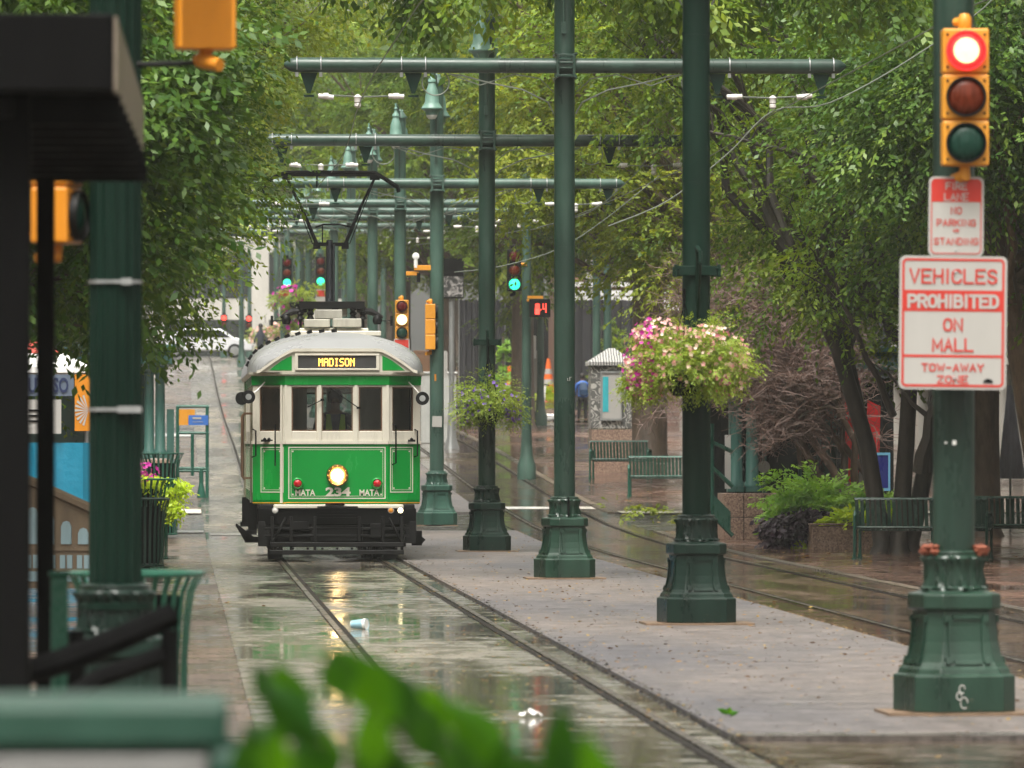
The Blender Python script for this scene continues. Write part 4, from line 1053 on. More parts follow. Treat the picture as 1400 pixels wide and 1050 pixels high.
for s in (-1, 1):
    b.tube([(s * .2, PY, 4.42), (s * .42, PY + .0, 4.95)], .026, 7); b.tube([(s * .42, PY, 4.95), (s * .63, PY, zt - .02)], .018, 6)
    b.tube([(s * .26, PY - .06, 4.42), (s * .60, PY - .1, zt - .1)], .008, 5)
    b.box((s * .2, PY, 4.40), (.1, .12, .09)); b.box((s * .62, PY, zt - .03), (.14, .12, .08))
b.tube([(-.22, PY, 4.66), (-.1, PY, 4.70), (.12, PY, 4.70), (.3, PY, 4.66)], .014, 5); b.cyl((-.12, PY, 4.42), (-.12, PY, 4.70), .01, 5); b.cyl((-.2, PY, zt), (-.2, PY, zt - .18), .014, 5)
b.build('pantograph_frame', M['black'], mast)
b = MB()
for yy in (PY - .14, PY + .14):
    b.tube([(-.98, yy, zt - .22), (-.94, yy, zt - .16), (-.82, yy, zt - .04), (-.66, yy, zt + .03), (-.3, yy, zt + .035), (.3, yy, zt + .035), (.62, yy, zt + .03), (.76, yy, zt - .05), (.94, yy, zt - .17), (.96, yy, zt - .24)], .024, 6)
b.bb(-.62, .6, PY - .03, PY + .03, zt - .02, zt + .01); b.build('collector_bow', M['black'], mast)

# ------------------------------------------------------------------ people
def skin_mesh(name, nodes, edges, mat, parent, sub=2, root=0):
    me = bpy.data.meshes.new(name); me.from_pydata([n[0] for n in nodes], edges, []); me.update()
    o = bpy.data.objects.new(name, me); C.objects.link(o); o.parent = parent
    o.modifiers.new('skin', 'SKIN')
    if not me.skin_vertices: return o
    for i, n in enumerate(nodes):
        r_ = n[1]; me.skin_vertices[0].data[i].radius = (r_, r_) if not hasattr(r_, '__len__') else r_
    me.skin_vertices[0].data[root].use_root = True
    s = o.modifiers.new('sub', 'SUBSURF'); s.levels = sub; s.render_levels = sub
    dg = bpy.context.evaluated_depsgraph_get(); dg.update()
    m2 = bpy.data.meshes.new_from_object(o.evaluated_get(dg)); m2.name = name
    o.modifiers.clear(); o.data = m2; m2.materials.clear(); m2.materials.append(mat)
    for p in m2.polygons: p.use_smooth = True
    return o
M['skin'] = paint('skin', (0.28, 0.16, 0.11), 0.5, .1, 8, 0)
M['hair'] = paint('dark hair', (0.02, 0.014, 0.01), 0.5, .3, 20, .002)
M['jacket'] = paint('blue rain jacket', (0.045, 0.16, 0.55), 0.35, .2, 5, .01)
M['pack'] = paint('navy backpack', (0.02, 0.06, 0.14), 0.45, .3, 6, .01)
M['trousers'] = paint('black trousers', (0.015, 0.015, 0.018), 0.6, .3, 6, .01)
M['uniform'] = paint('dark uniform shirt', (0.02, 0.025, 0.04), 0.6, .2, 6, .01)
M['vest'] = paint('high visibility vest', (0.35, 0.55, 0.03), 0.5, .15, 8)

def hand_nodes(nodes, edges, wrist, fwd, side, up, curl=.4):
    """palm and five bent fingers hung on node index wrist"""
    w = Vector(nodes[wrist][0]); fwd = Vector(fwd).normalized(); side = Vector(side).normalized(); up = Vector(up).normalized()
    palm = len(nodes); nodes.append((tuple(w + fwd * .05), (.026, .016))); edges.append((wrist, palm))
    for k, (o, ln) in enumerate(((-.027, .062), (-.009, .072), (.009, .068), (.027, .052))):
        b0 = len(nodes); p = w + fwd * .09 + side * o
        nodes.append((tuple(p), .009)); edges.append((palm, b0))
        nodes.append((tuple(p + fwd * ln * .5 - up * ln * curl * .3), .0085)); edges.append((b0, b0 + 1))
        nodes.append((tuple(p + fwd * ln * .85 - up * ln * curl), .0075)); edges.append((b0 + 1, b0 + 2))
    b0 = len(nodes); p = w + fwd * .035 - side * .035
    nodes.append((tuple(p), .011)); edges.append((palm, b0))
    nodes.append((tuple(p + fwd * .03 - side * .02 - up * .012), .0095)); edges.append((b0, b0 + 1))
    nodes.append((tuple(p + fwd * .055 - side * .022 - up * .024), .008)); edges.append((b0 + 1, b0 + 2))

def head_parts(root, c, face=-1, hair=True, hood=None, tilt=0):
    """hair, eyes; c is the head centre, face is the y direction it looks at"""
    if hood:
        h = MB(); h.lathe([(0, .15), (.07, .14), (.12, .08), (.13, 0), (.125, -.08), (.10, -.14), (.09, -.17)], (c[0], c[1] + .02 * -face, c[2]), 18); h.build('hood', hood, root)
    elif hair:
        h = MB(); h.lathe([(0, .135), (.05, .128), (.09, .09), (.104, .03), (.10, -.02), (.088, -.06)], (c[0], c[1] - face * .018, c[2]), 18, mod=lambda a, z: 1 + .04 * math.sin(a * 9 + z * 40)); h.build('hair', M['hair'], root)
    e = MB()
    for s in (-1, 1): e.lathe([(0, .008), (.008, 0), (0, -.008)], (c[0] + s * .032, c[1] + face * .088, c[2] + .008), 8)
    e.build('eyes', M['black'], root)

def person_walking(label, loc, rz, scale=1.0):
    root = thing('person', label, 'person', loc, rz); root.scale = (scale,) * 3
    # walks towards +y (seen from behind)
    n = [((0, 0, .95), (.15, .11)), ((0, .0, 1.12), (.135, .10)), ((0, .02, 1.32), (.17, .11)), ((0, .03, 1.44), (.10, .08)), ((0, .06, 1.52), (.055, .055)), ((0, .085, 1.60), (.075, .085)), ((0, .09, 1.67), (.078, .09)), ((0, .09, 1.735), (.055, .065)),
         ((.10, 0, .90), .085), ((.105, .03, .50), .058), ((.11, -.03, .10), .038), ((.115, .10, .04), (.035, .03)),
         ((-.10, 0, .90), .085), ((-.11, .10, .52), .058), ((-.12, .12, .10), .038), ((-.125, .25, .045), (.035, .03)),
         ((.20, .02, 1.38), .062), ((.27, .03, 1.12), .048), ((.22, .20, .98), .036),
         ((-.20, .02, 1.38), .062), ((-.27, .03, 1.12), .048), ((-.20, .20, .98), .036),
         ((0, .185, 1.645), .013)]
    e = [(0, 1), (1, 2), (2, 3), (3, 4), (4, 5), (5, 6), (6, 7), (0, 8), (8, 9), (9, 10), (10, 11), (0, 12), (12, 13), (13, 14), (14, 15), (3, 16), (16, 17), (17, 18), (3, 19), (19, 20), (20, 21), (6, 22)]
    hand_nodes(n, e, 18, (-.3, .9, .1), (0, -.1, 1), (1, 0, 0)); hand_nodes(n, e, 21, (.3, .9, .1), (0, .1, 1), (-1, 0, 0))
    skin_mesh('body', n, e, M['skin'], root)
    # clothing follows the body a little larger
    jn = [((0, 0, .86), (.20, .15)), ((0, 0, 1.0), (.20, .15)), ((0, .0, 1.15), (.19, .145)), ((0, .02, 1.32), (.205, .145)), ((0, .03, 1.45), (.13, .11)), ((0, .05, 1.53), (.085, .08)),
          ((.22, .02, 1.38), .08), ((.295, .03, 1.13), .07), ((.235, .18, .995), .055), ((-.22, .02, 1.38), .08), ((-.295, .03, 1.13), .07), ((-.215, .18, .995), .055)]
    skin_mesh('jacket', jn, [(0, 1), (1, 2), (2, 3), (3, 4), (4, 5), (4, 6), (6, 7), (7, 8), (4, 9), (9, 10), (10, 11)], M['jacket'], root)
    skin_mesh('trousers', [((0, 0, .92), (.155, .12)), ((.10, 0, .86), .10), ((.105, .03, .5), .072), ((.11, -.03, .13), .055), ((-.10, 0, .86), .10), ((-.11, .10, .52), .072), ((-.12, .12, .13), .055)], [(0, 1), (1, 2), (2, 3), (0, 4), (4, 5), (5, 6)], M['trousers'], root)
    b = MB(); b.box((.11, .03, .04), (.10, .26, .08)); b.box((-.12, .18, .04), (.10, .26, .08)); b.build('shoes', M['black'], root, .02)
    b = MB(); b.loft([[(-.16, -.16, .98), (.12, -.16, .98), (.12, -.34, .98), (-.16, -.34, .98)], [(-.17, -.14, 1.25), (.13, -.14, 1.25), (.13, -.33, 1.2), (-.17, -.33, 1.2)], [(-.13, -.12, 1.48), (.09, -.12, 1.48), (.09, -.22, 1.45), (-.13, -.22, 1.45)]]); b.build('backpack', M['pack'], root, .03, 3)
    head_parts(root, (0, .09, 1.67), 1, True)
    return root
person_walking('person in a blue jacket with a navy backpack walking away across the brick plaza', (px(797, 205), 205, gz(205)), R(8), .86)

def person_driver():
    root = thing('person', 'trolley driver in dark shirt and bright vest behind the middle windscreen', 'person', (TX, TY + .95, 1.05))
    # standing at the controls, facing -y ; z above tram floor
    n = [((0, 0, .45), (.15, .11)), ((0, -.01, .62), (.14, .11)), ((0, -.02, .82), (.17, .12)), ((0, -.02, .95), (.10, .08)), ((0, -.03, 1.02), (.055, .055)), ((0, -.05, 1.10), (.075, .085)), ((0, -.055, 1.17), (.08, .09)), ((0, -.05, 1.235), (.055, .065)),
         ((.10, 0, .38), .085), ((.11, -.2, .25), .06), ((.11, -.2, .03), .042), ((-.10, 0, .38), .085), ((-.11, -.2, .25), .06), ((-.11, -.2, .03), .042),
         ((.20, -.02, .88), .062), ((.27, -.10, .64), .05), ((.17, -.40, .66), .036), ((-.20, -.02, .88), .062), ((-.27, -.10, .64), .05), ((-.10, -.36, .62), .036),
         ((0, -.15, 1.15), .013)]
    e = [(0, 1), (1, 2), (2, 3), (3, 4), (4, 5), (5, 6), (6, 7), (0, 8), (8, 9), (9, 10), (0, 11), (11, 12), (12, 13), (3, 14), (14, 15), (15, 16), (3, 17), (17, 18), (18, 19), (6, 20)]
    hand_nodes(n, e, 16, (0, -1, 0), (1, 0, 0), (0, 0, 1), .8); hand_nodes(n, e, 19, (.1, -1, 0), (-1, 0, 0), (0, 0, 1), .8)
    skin_mesh('body', n, e, M['skin'], root)
    skin_mesh('shirt', [((0, 0, .40), (.18, .14)), ((0, 0, .6), (.175, .14)), ((0, -.02, .82), (.20, .145)), ((0, -.02, .95), (.12, .10)), ((.22, -.02, .88), .078), ((.285, -.10, .64), .062), ((.2, -.32, .655), .048), ((-.22, -.02, .88), .078), ((-.285, -.10, .64), .062), ((-.15, -.28, .63), .048)], [(0, 1), (1, 2), (2, 3), (3, 4), (4, 5), (5, 6), (3, 7), (7, 8), (8, 9)], M['uniform'], root)
    b = MB()
    for s in (-1, 1): b.loft([[(s * .06 - .045, -.19, .40), (s * .06 + .045, -.19, .40), (s * .06 + .045, -.15, .40), (s * .06 - .045, -.15, .40)], [(s * .09 - .045, -.20, .75), (s * .09 + .045, -.20, .75), (s * .09 + .045, -.15, .75), (s * .09 - .045, -.15, .75)], [(s * .10 - .03, -.13, .95), (s * .10 + .03, -.13, .95), (s * .10 + .03, -.02, .98), (s * .10 - .03, -.02, .98)]])
    b.build('vest', M['vest'], root, .01)
    skin_mesh('trousers', [((0, 0, .42), (.16, .12)), ((.10, 0, .36), .10), ((.11, -.2, .25), .075), ((.11, -.2, .06), .055), ((-.10, 0, .36), .10), ((-.11, -.2, .25), .075), ((-.11, -.2, .06), .055)], [(0, 1), (1, 2), (2, 3), (0, 4), (4, 5), (5, 6)], M['trousers'], root)
    head_parts(root, (0, -.055, 1.17), -1, True)
    b = MB(); b.tube([(-.05, -.14, 1.12), (0, -.16, 1.115), (.05, -.14, 1.12)], .006, 5); b.build('mouth', M['lens_red'], root)
    return root
person_driver()
# ------------------------------------------------------------------ foliage
rs = np.random.RandomState(11)
def unit(v): return v / (np.linalg.norm(v, axis=1, keepdims=True) + 1e-9)

def leaves(base, dirs, up, ln, wd):
    """one folded diamond leaf per row -> verts, quads"""
    side = unit(np.cross(dirs, up)); nrm = unit(np.cross(side, dirs))
    n = len(base); v = np.empty((n, 4, 3), np.float32)
    L = ln[:, None]; W = wd[:, None]
    v[:, 0] = base
    v[:, 1] = base + dirs * L * .45 + side * W * .5 - nrm * W * .12
    v[:, 2] = base + dirs * L - nrm * L * .12
    v[:, 3] = base + dirs * L * .45 - side * W * .5 - nrm * W * .12
    q = np.arange(n * 4, dtype=np.int32).reshape(n, 4)
    return v.reshape(-1, 3), q

def crown_mesh(name, blobs, n_twigs, mat, parent=None, seed=1, leaf=.11, k=12, twig=(.35, .7), droop=.3, inner=.25, wr=.48, sprays=None, flat=.35):
    """leaves on twigs, twigs gathered in layered sprays, sprays over the blobs' shells"""
    r = np.random.RandomState(seed)
    B = np.array([b[:3] for b in blobs], float); Rr = np.array([b[3:6] for b in blobs], float)
    wts = (Rr[:, 0] * Rr[:, 1] + Rr[:, 0] * Rr[:, 2]); wts /= wts.sum()
    ns = sprays or max(8, n_twigs // 11)
    bi = r.choice(len(B), ns, p=wts); u = unit(r.normal(size=(ns, 3)))
    rad = np.where(r.rand(ns) < inner, r.uniform(.15, .75, ns), r.uniform(.75, 1.12, ns))
    lump = 1 + .18 * np.sin(u[:, 0] * 5 + bi * 1.7) + .14 * np.sin(u[:, 1] * 7 + bi) * np.cos(u[:, 2] * 6 + bi)
    sc_ = B[bi] + u * Rr[bi] * (rad * lump)[:, None]
    sd = unit(u * np.array([1, 1, .45]) + r.normal(size=(ns, 3)) * .3 + np.array([0, 0, -droop]))
    ssz = np.minimum(Rr[bi].mean(1), 1.2) * r.uniform(.18, .42, ns)
    stint = r.rand(ns)
    si = r.randint(0, ns, n_twigs)
    su = unit(np.array([0, 0, 1.0]) + r.normal(size=(ns, 3)) * .35)
    o = r.normal(size=(n_twigs, 3)); nn = su[si]; o = o - nn * (o * nn).sum(1, keepdims=True) * (1 - flat)
    p0 = sc_[si] + o * ssz[si][:, None] * .75
    d = unit(sd[si] + o * .45 + r.normal(size=(n_twigs, 3)) * .22)
    tl = r.uniform(twig[0], twig[1], n_twigs)
    t = (np.arange(k) / k)[None, :] * np.ones((n_twigs, 1)) + r.uniform(0, .05, (n_twigs, k))
    pos = p0[:, None, :] + d[:, None, :] * (t * tl[:, None])[:, :, None]
    pos[:, :, 2] -= (t ** 2) * tl[:, None] * .18
    up = nn + r.normal(size=(n_twigs, 3)) * .25
    side = unit(np.cross(d, up))
    sgn = np.where(np.arange(k) % 2 == 0, 1, -1)[None, :, None]
    ld = d[:, None, :] * .8 + side[:, None, :] * sgn * .8 + r.normal(size=(n_twigs, k, 3)) * .2 + np.array([0, 0, -.22])
    pos = pos.reshape(-1, 3); ld = unit(ld.reshape(-1, 3))
    m = len(pos); upv = np.repeat(up, k, axis=0) + r.normal(size=(m, 3)) * .3
    ll = leaf * r.uniform(.4, 1.45, m); ww = ll * wr * r.uniform(.75, 1.2, m)
    v, q = leaves(pos, ld, upv, ll, ww)
    tint = np.clip(.5 * np.repeat(stint[si], k) + .2 * np.repeat(r.rand(n_twigs), k) + .3 * r.rand(m), 0, 1)
    return np_mesh(name, v, q, mat, parent, tint)

def limb(mb, a, b, r0, r1, rng, n=6, wob=.12, sides=7):
    a = Vector(a); b = Vector(b); L = (b - a).length; pts = []; rr = []
    for i in range(n + 1):
        t = i / n; p = a.lerp(b, t)
        if 0 < i < n: p += Vector((rng.uniform(-1, 1), rng.uniform(-1, 1), rng.uniform(-.4, 1))) * wob * L * .35
        pts.append(p); rr.append(r0 + (r1 - r0) * t ** .8)
    mb.tube(pts, rr, sides); return pts

def make_tree(name, label, cat, loc, H, rad, z0, nb, twigs, mat, bmat, seed, trunk_r=.2, blob=(.8, 1.5), leaf=.11, lean=(0, 0), extra=(), group=None, squash=.8, droop=.3, stems=1, fork=.35, k=12, lk=1.0, dens=1.5):
    t = thing(name, label, cat, loc, 0, group)
    rng = random.Random(seed)
    blobs = []; tries = 0
    cz = (z0 + H) / 2; hz = (H - z0) / 2
    while len(blobs) < nb and tries < 4000:
        tries += 1
        x, y, z = rng.uniform(-1, 1), rng.uniform(-1, 1), rng.uniform(-1, 1)
        rr = x * x + y * y + z * z
        if rr > 1 or rr < .22: continue
        taper = 1 - .25 * max(0, z)
        s = rng.uniform(*blob)
        blobs.append((x * rad * taper + lean[0], y * rad * taper + lean[1], cz + z * hz, s, s, s * squash))
    blobs += list(extra)
    mb = MB()
    for q in range(stems):
        a0 = 2 * PI * q / max(1, stems) + rng.uniform(0, 1)
        bx, by = (.0, .0) if stems == 1 else (.22 * math.cos(a0), .22 * math.sin(a0))
        tx, ty = lean[0] * .5 + (0 if stems == 1 else rad * .35 * math.cos(a0)), lean[1] * .5 + (0 if stems == 1 else rad * .35 * math.sin(a0))
        zf = z0 * .9 + (H - z0) * fork * .3
        pts = [(bx * 1.3, by * 1.3, -.1), (bx, by, .15), (bx + tx * .2 + rng.uniform(-.06, .06), by + ty * .2, zf * .4), (bx + tx * .5, by + ty * .5 + rng.uniform(-.08, .08), zf * .75), (tx, ty, zf)]
        mb.tube(pts, [trunk_r * 1.5, trunk_r * 1.12, trunk_r, trunk_r * .92, trunk_r * .8], 12)
        top = Vector(pts[-1])
        for b_ in blobs[q::stems]:
            st = Vector(pts[3]).lerp(top, rng.random())
            mid = limb(mb, st, b_[:3], trunk_r * rng.uniform(.28, .5) * lk, .015 * lk, rng, 6, .16)
            for _ in range(3):
                e = Vector(b_[:3]) + Vector((rng.uniform(-1, 1) * b_[3], rng.uniform(-1, 1) * b_[3], rng.uniform(-.6, .8) * b_[3])) * .8
                limb(mb, mid[4], e, trunk_r * .1, .006, rng, 4, .2, 5)
    mb.build('trunk', bmat, t)
    crown_mesh('crown', blobs, int(twigs * dens), mat, t, seed, leaf * .78, k, droop=droop)
    return t

M['leafA'] = leafmat('deep green leaves', [(.014, .042, .006), (.042, .10, .010), (.11, .19, .016), (.30, .38, .04)], .42, .34)
M['leafB'] = leafmat('mid green leaves', [(.020, .052, .006), (.06, .125, .012), (.14, .225, .02), (.34, .41, .05)], .44, .38)
M['leafC'] = leafmat('yellow green leaves', [(.045, .085, .008), (.11, .17, .014), (.20, .26, .025), (.36, .36, .05)], .44, .42)
M['leafD'] = leafmat('dark maple leaves', [(.014, .042, .008), (.034, .09, .012), (.08, .16, .02), (.22, .31, .045)], .38, .3)

G_ = 'street trees along the mall'
# --- left side: the near crown beside the track, its low branches hanging over the pavement
make_tree('street_tree', 'dark leafy tree filling the left side beside the trolley, low branches over the pavement', 'tree', (-2.6, 82, 0), 9.5, 3.0, 2.9, 38, 14000, M['leafA'], M['bark'], 3, .22, (.75, 1.3), .105,
          extra=[(1.8, -1, 3.2, .62, 1.0, .45), (2.0, -.5, 3.8, .6, .9, .5), (2.5, .3, 4.5, .65, 1, .7), (2.7, 0, 5.5, .7, 1, .8), (2.8, 0, 6.5, .9, 1, .8), (1.1, -1, 2.8, .6, .9, .3), (2.7, 0, 7.6, 1.2, 1, .9), (1.2, 0, 3.6, .8, .8, .7)], group=G_)
make_tree('street_tree', 'broad-leaved maple with lobed leaves behind the left fluted pole', 'tree', (-2.7, 60, 0), 8.5, 2.2, 2.3, 26, 9000, M['leafD'], M['bark'], 5, .2, (.7, 1.1), .13,
          extra=[(1.9, 0, 3.3, .8, .9, .7), (2.2, 0, 4.4, .7, .9, .7), (2.1, 0, 5.4, .8, .9, .8), (1.5, 0, 2.95, .7, .8, .45)], group=G_, k=9)
make_tree('street_tree', 'yellow-green tree leaning over the tracks behind the first left crown', 'tree', (-3.0, 108, gz(108)), 10.5, 3.0, 4.2, 34, 7500, M['leafC'], M['bark'], 7, .2, (.8, 1.4), .12,
          extra=[(3.6, 0, 6.8, 1.0, 1.2, .8), (3.5, 0, 5.7, .6, 1, .6), (3.1, 0, 4.9, .55, 1, .5), (4.4, 0, 7.9, 1.2, 1.2, .8), (5.2, 0, 9.3, 1.2, 1.2, .9), (3.5, 0, 8.8, 1.5, 1.3, 1)], group=G_)
tl1 = make_tree('street_tree', 'green tree third along the left side of the tracks', 'tree', (-4.2, 136, gz(136)), 11.5, 3.6, 3.4, 34, 6500, M['leafB'], M['bark'], 9, .22, (.9, 1.5), .14,
          extra=[(5.2, 0, 8.8, 1.4, 1.4, 1), (6.6, 0, 9.9, 1.4, 1.3, 1), (4.3, 0, 7.4, 1, 1, .8)], group=G_)
tl2 = make_tree('street_tree', 'pale sunlit-looking tree fourth along the left side of the tracks', 'tree', (-4.4, 165, gz(165)), 12.5, 4.0, 3.6, 36, 6500, M['leafC'], M['bark'], 12, .22, (1.0, 1.7), .16,
          extra=[(6.0, 0, 10, 1.6, 1.5, 1.1), (7.6, 0, 11.3, 1.5, 1.5, 1.1), (4.8, 0, 8.4, 1.2, 1.2, 1)], group=G_)
# --- right side: big crowns that reach out above the poles
make_tree('street_tree', 'multi-stemmed dark-trunked tree behind the long right bench', 'tree', (10.35, 95, 0), 11.0, 4.3, 3.9, 48, 13000, M['leafB'], M['barkdark'], 21, .12, (.9, 1.5), .115,
          extra=[(-4.4, 0, 8.6, 1.2, 1.2, .8), (-5.0, 0, 9.4, 1.2, 1.2, .8), (-3.2, 0, 7.3, 1.1, 1.1, .8), (-1.2, -1, 3.9, .9, .9, .6), (.2, -1.2, 3.3, .9, .9, .5), (1.4, -1, 3.5, .9, .9, .7), (-.5, -2, 4.2, 1.2, 1, .9), (2.5, -1, 4.4, 1, 1, .9), (-5.6, 0, 10.3, 1.4, 1.2, .9)], group=G_, stems=4, fork=.2, lk=1.9, dens=1.25)
lb = MB(); rng = random.Random(5); t21 = [o for o in C.objects if o.get('label', '').startswith('multi-stemmed')][0]
for (a_, b_, r0_) in (((.6, -2.2, 3.0), (-2.6, -3.6, 8.6), .10), ((.9, -2.4, 3.2), (-.6, -3.8, 8.8), .11), ((.4, -2.4, 3.6), (-4.0, -3.4, 7.6), .08), ((1.2, -2.2, 3.0), (1.6, -3.6, 8.4), .10), ((-.9, -3.4, 5.4), (-3.2, -3.8, 6.0), .05), ((-.2, -3.4, 6.3), (-1.9, -3.9, 9.0), .05), ((.2, -1.6, 1.2), (.6, -2.2, 3.4), .13), ((-.2, -1.6, 2.0), (-1.4, -2.6, 4.4), .06)):
    p_ = limb(lb, a_, b_, r0_, .02, rng, 9, .05, 8)
    for q in range(4):
        s_ = p_[rng.randint(3, 8)]; limb(lb, s_, s_ + Vector((rng.uniform(-1.3, .5), rng.uniform(-.3, .3), rng.uniform(.3, 1.2))), r0_ * .35, .006, rng, 5, .12, 5)
lb.build('limbs', M['barkdark'], t21)
make_tree('street_tree', 'thick mossy trunk at the right edge with pale-patched bark', 'tree', (11.8, 87.5, 0), 10.0, 3.0, 3.6, 28, 8000, M['leafD'], bark('mossy mottled bark', (.035, .022, .012), (.14, .095, .05), 7), 23, .2, (.9, 1.4), .125,
          extra=[(-.2, -.5, 3.6, .9, 1, .6), (.9, -.5, 3.0, .7, .8, .7)], group=G_, stems=2, k=10)
make_tree('street_tree', 'bright green tree in the middle distance right of the hanging pink basket', 'tree', (10.6, 120, gz(120)), 12.5, 4.6, 4.0, 44, 10000, M['leafC'], M['bark'], 25, .25, (1.0, 1.7), .13,
          extra=[(-5.4, 0, 9.6, 1.4, 1.3, .9), (-4.6, 0, 8.0, 1.2, 1.2, .8), (-6.2, 0, 11, 1.5, 1.3, 1), (-3.9, -1, 6.0, 1.0, 1.1, .8)], group=G_, lk=1.4)
tr1 = make_tree('street_tree', 'full green tree whose bare trunk rises beside the patterned kiosk', 'tree', (11.4, 160, gz(160)), 13, 5.0, 5.0, 46, 9500, M['leafA'], M['bark'], 27, .42, (1.1, 1.9), .15,
          extra=[(-5.2, 0, 9.6, 1.5, 1.4, 1), (-6.4, 0, 11, 1.6, 1.4, 1.1), (-3.8, 0, 5.6, 1.2, 1.2, .8), (-7.5, 0, 12.6, 1.6, 1.4, 1.1)], group=G_, fork=.25)
tr2 = make_tree('street_tree', 'grey-green tree beyond the charcoal hoarding, first of the misty ones on the right', 'tree', (10.2, 196, gz(196)), 14, 5.2, 4.4, 46, 8000, M['leafB'], M['bark'], 29, .34, (1.2, 2.0), .18,
          extra=[(-5.2, 0, 10, 1.6, 1.5, 1.1), (-6.6, 0, 12, 1.8, 1.5, 1.2), (-4.3, 0, 6.6, 1.4, 1.3, .9)], group=G_)
dup(tr1, (12.6, 140, gz(140)), 2.2, 'dark green tree directly behind the pink flower basket, trunk hidden by the green pole', scale=.95)
dup(tr2, (13.2, 108, gz(108)), 1.1, 'tall tree behind the dark multi-stemmed one on the right', scale=.86)
dup(tr1, (16.0, 95, 0), 3.6, 'tall dark tree at the right edge behind the red and white signs', scale=.95)
dup(tr2, (15.5, 78, 0), 5.0, 'tree leaning in at the far right edge of the street', scale=.8)
dup(tr1, (9.0, 226, gz(226)), .4, 'misty tree second beyond the charcoal hoarding on the right', scale=1.05)
dup(tr2, (8.6, 256, gz(256)), 2.4, 'misty tree third beyond the hoarding on the right', scale=1.1)
dup(tr1, (9.4, 290, gz(290)), 4.4, 'faint misty tree far up the right side', scale=1.15)
dup(tr2, (9.0, 325, gz(325)), 1.4, 'faintest misty tree at the crest on the right', scale=1.2)
dup(tl2, (-5.0, 196, gz(196)), 1.9, 'misty yellow-green tree fifth along the left side', scale=1.05)
dup(tl1, (-5.6, 226, gz(226)), .8, 'misty green tree sixth along the left side', scale=1.2)
dup(tl2, (-6.0, 262, gz(262)), 4.0, 'faint misty tree seventh along the left side', scale=1.15)
dup(tl1, (-6.6, 300, gz(300)), 2.8, 'faintest misty tree at the crest on the left', scale=1.25)
dup(tl2, (11.0, 352, 6.0), .5, 'pale hazy tree at the end of the street, right of the poles', scale=1.35)
dup(tl1, (14.5, 345, 6.0), 3.1, 'pale hazy tree closing the far right end of the street', scale=1.5)
dup(tl1, (-8.0, 150, gz(150)), 5.1, 'green tree standing behind the left pavement trees', scale=1.1)
dup(tl2, (-7.5, 100, 0), 2.1, 'yellow-green tree at the far left behind the blue tent', scale=.9)
for (x_, y_, q_, rz_, s_, l_) in ((-5.2, 23, tl1, 2.6, .8, 'street tree added to shade the black shelter, mostly above the frame'), (-7.5, 8, tl1, .3, .9, 'unseen tree added for shade beside the viewer on the left'), (-7, 34, tl2, 1.3, .85, 'unseen tree added for shade left of the black shelter'),  # tree copies out of view, added to block sky light on the near side
                             (11.5, 12, tr1, 2.3, .9, 'unseen tree added for shade beside the viewer on the right'), (12.5, 40, tr2, .3, .9, 'unseen tree added for shade right of the nearest pole'), (3.5, -16, tr1, 5.0, .9, 'unseen tree added for shade behind the viewer')):
    dup(q_, (x_, y_, 0), rz_, l_, scale=s_)
# overhanging sprigs at the very top of the picture
t = thing('overhanging_branch', 'drooping leafy branch tips hanging in at the top centre of the photo', 'branch', (0, 0, 0))
br = MB(); rng = random.Random(2)
limb(br, (9.5, 79, 9.5), (3.0, 78, 7.9), .09, .02, rng, 8, .05); limb(br, (5.5, 78.5, 8.6), (3.6, 77.8, 7.0), .03, .008, rng, 5, .1)
limb(br, (9.5, 79, 9.5), (6.8, 79, 7.4), .06, .01, rng, 6, .08)
br.build('limb', M['barkdark'], t)
crown_mesh('foliage', [(2.9, 78, 7.35, .3, .4, .55), (3.7, 78, 7.35, .5, .5, .35), (4.6, 78, 7.5, .6, .6, .35), (4.25, 78, 7.1, .2, .3, .3), (5.4, 78, 7.4, .6, .6, .5), (6.4, 79, 7.3, .7, .6, .5), (7.4, 79, 7.6, .8, .7, .6), (2.2, 78, 7.6, .5, .5, .4), (6.0, 78, 6.9, .4, .4, .35), (8.4, 79, 7.3, .8, .8, .8)], 1500, M['leafA'], t, 6, .12, 10, droop=.8)

# --- bare reddish shrub tree
t = thing('bare_tree', 'leafless reddish twiggy small tree with crooked stems in the planter', 'tree', (10.0, 104, 0))
rng = random.Random(17); mb = MB(); tw = MB()
def grow(p, d, ln, r, lvl, up=.0):
    p = Vector(p); d = Vector(d).normalized(); pts = [p]; n = 4
    for i in range(n):
        d = (d + Vector((rng.gauss(0, .25), rng.gauss(0, .25), rng.gauss(up, .2)))).normalized(); p = p + d * ln / n; pts.append(p)
    (mb if lvl < 2 else tw).tube(pts, [max(.0045, r * (1 - .4 * i / n)) for i in range(n + 1)], 7 if lvl < 2 else 3, lvl < 2)
    if lvl < 5:
        for k in range((4, 5, 4, 4, 3)[lvl]):
            s = pts[rng.randint((3, 1, 1, 1, 1)[lvl], n)]
            nd = (d * .5 + Vector((rng.gauss(-.08, .75), rng.gauss(0, .6), rng.gauss(.05, .5)))).normalized()
            grow(s, nd, (.95, .75, .55, .42, .32)[lvl] * rng.uniform(.7, 1.2), r * (.55, .5, .5, .6, .7)[lvl], lvl + 1)
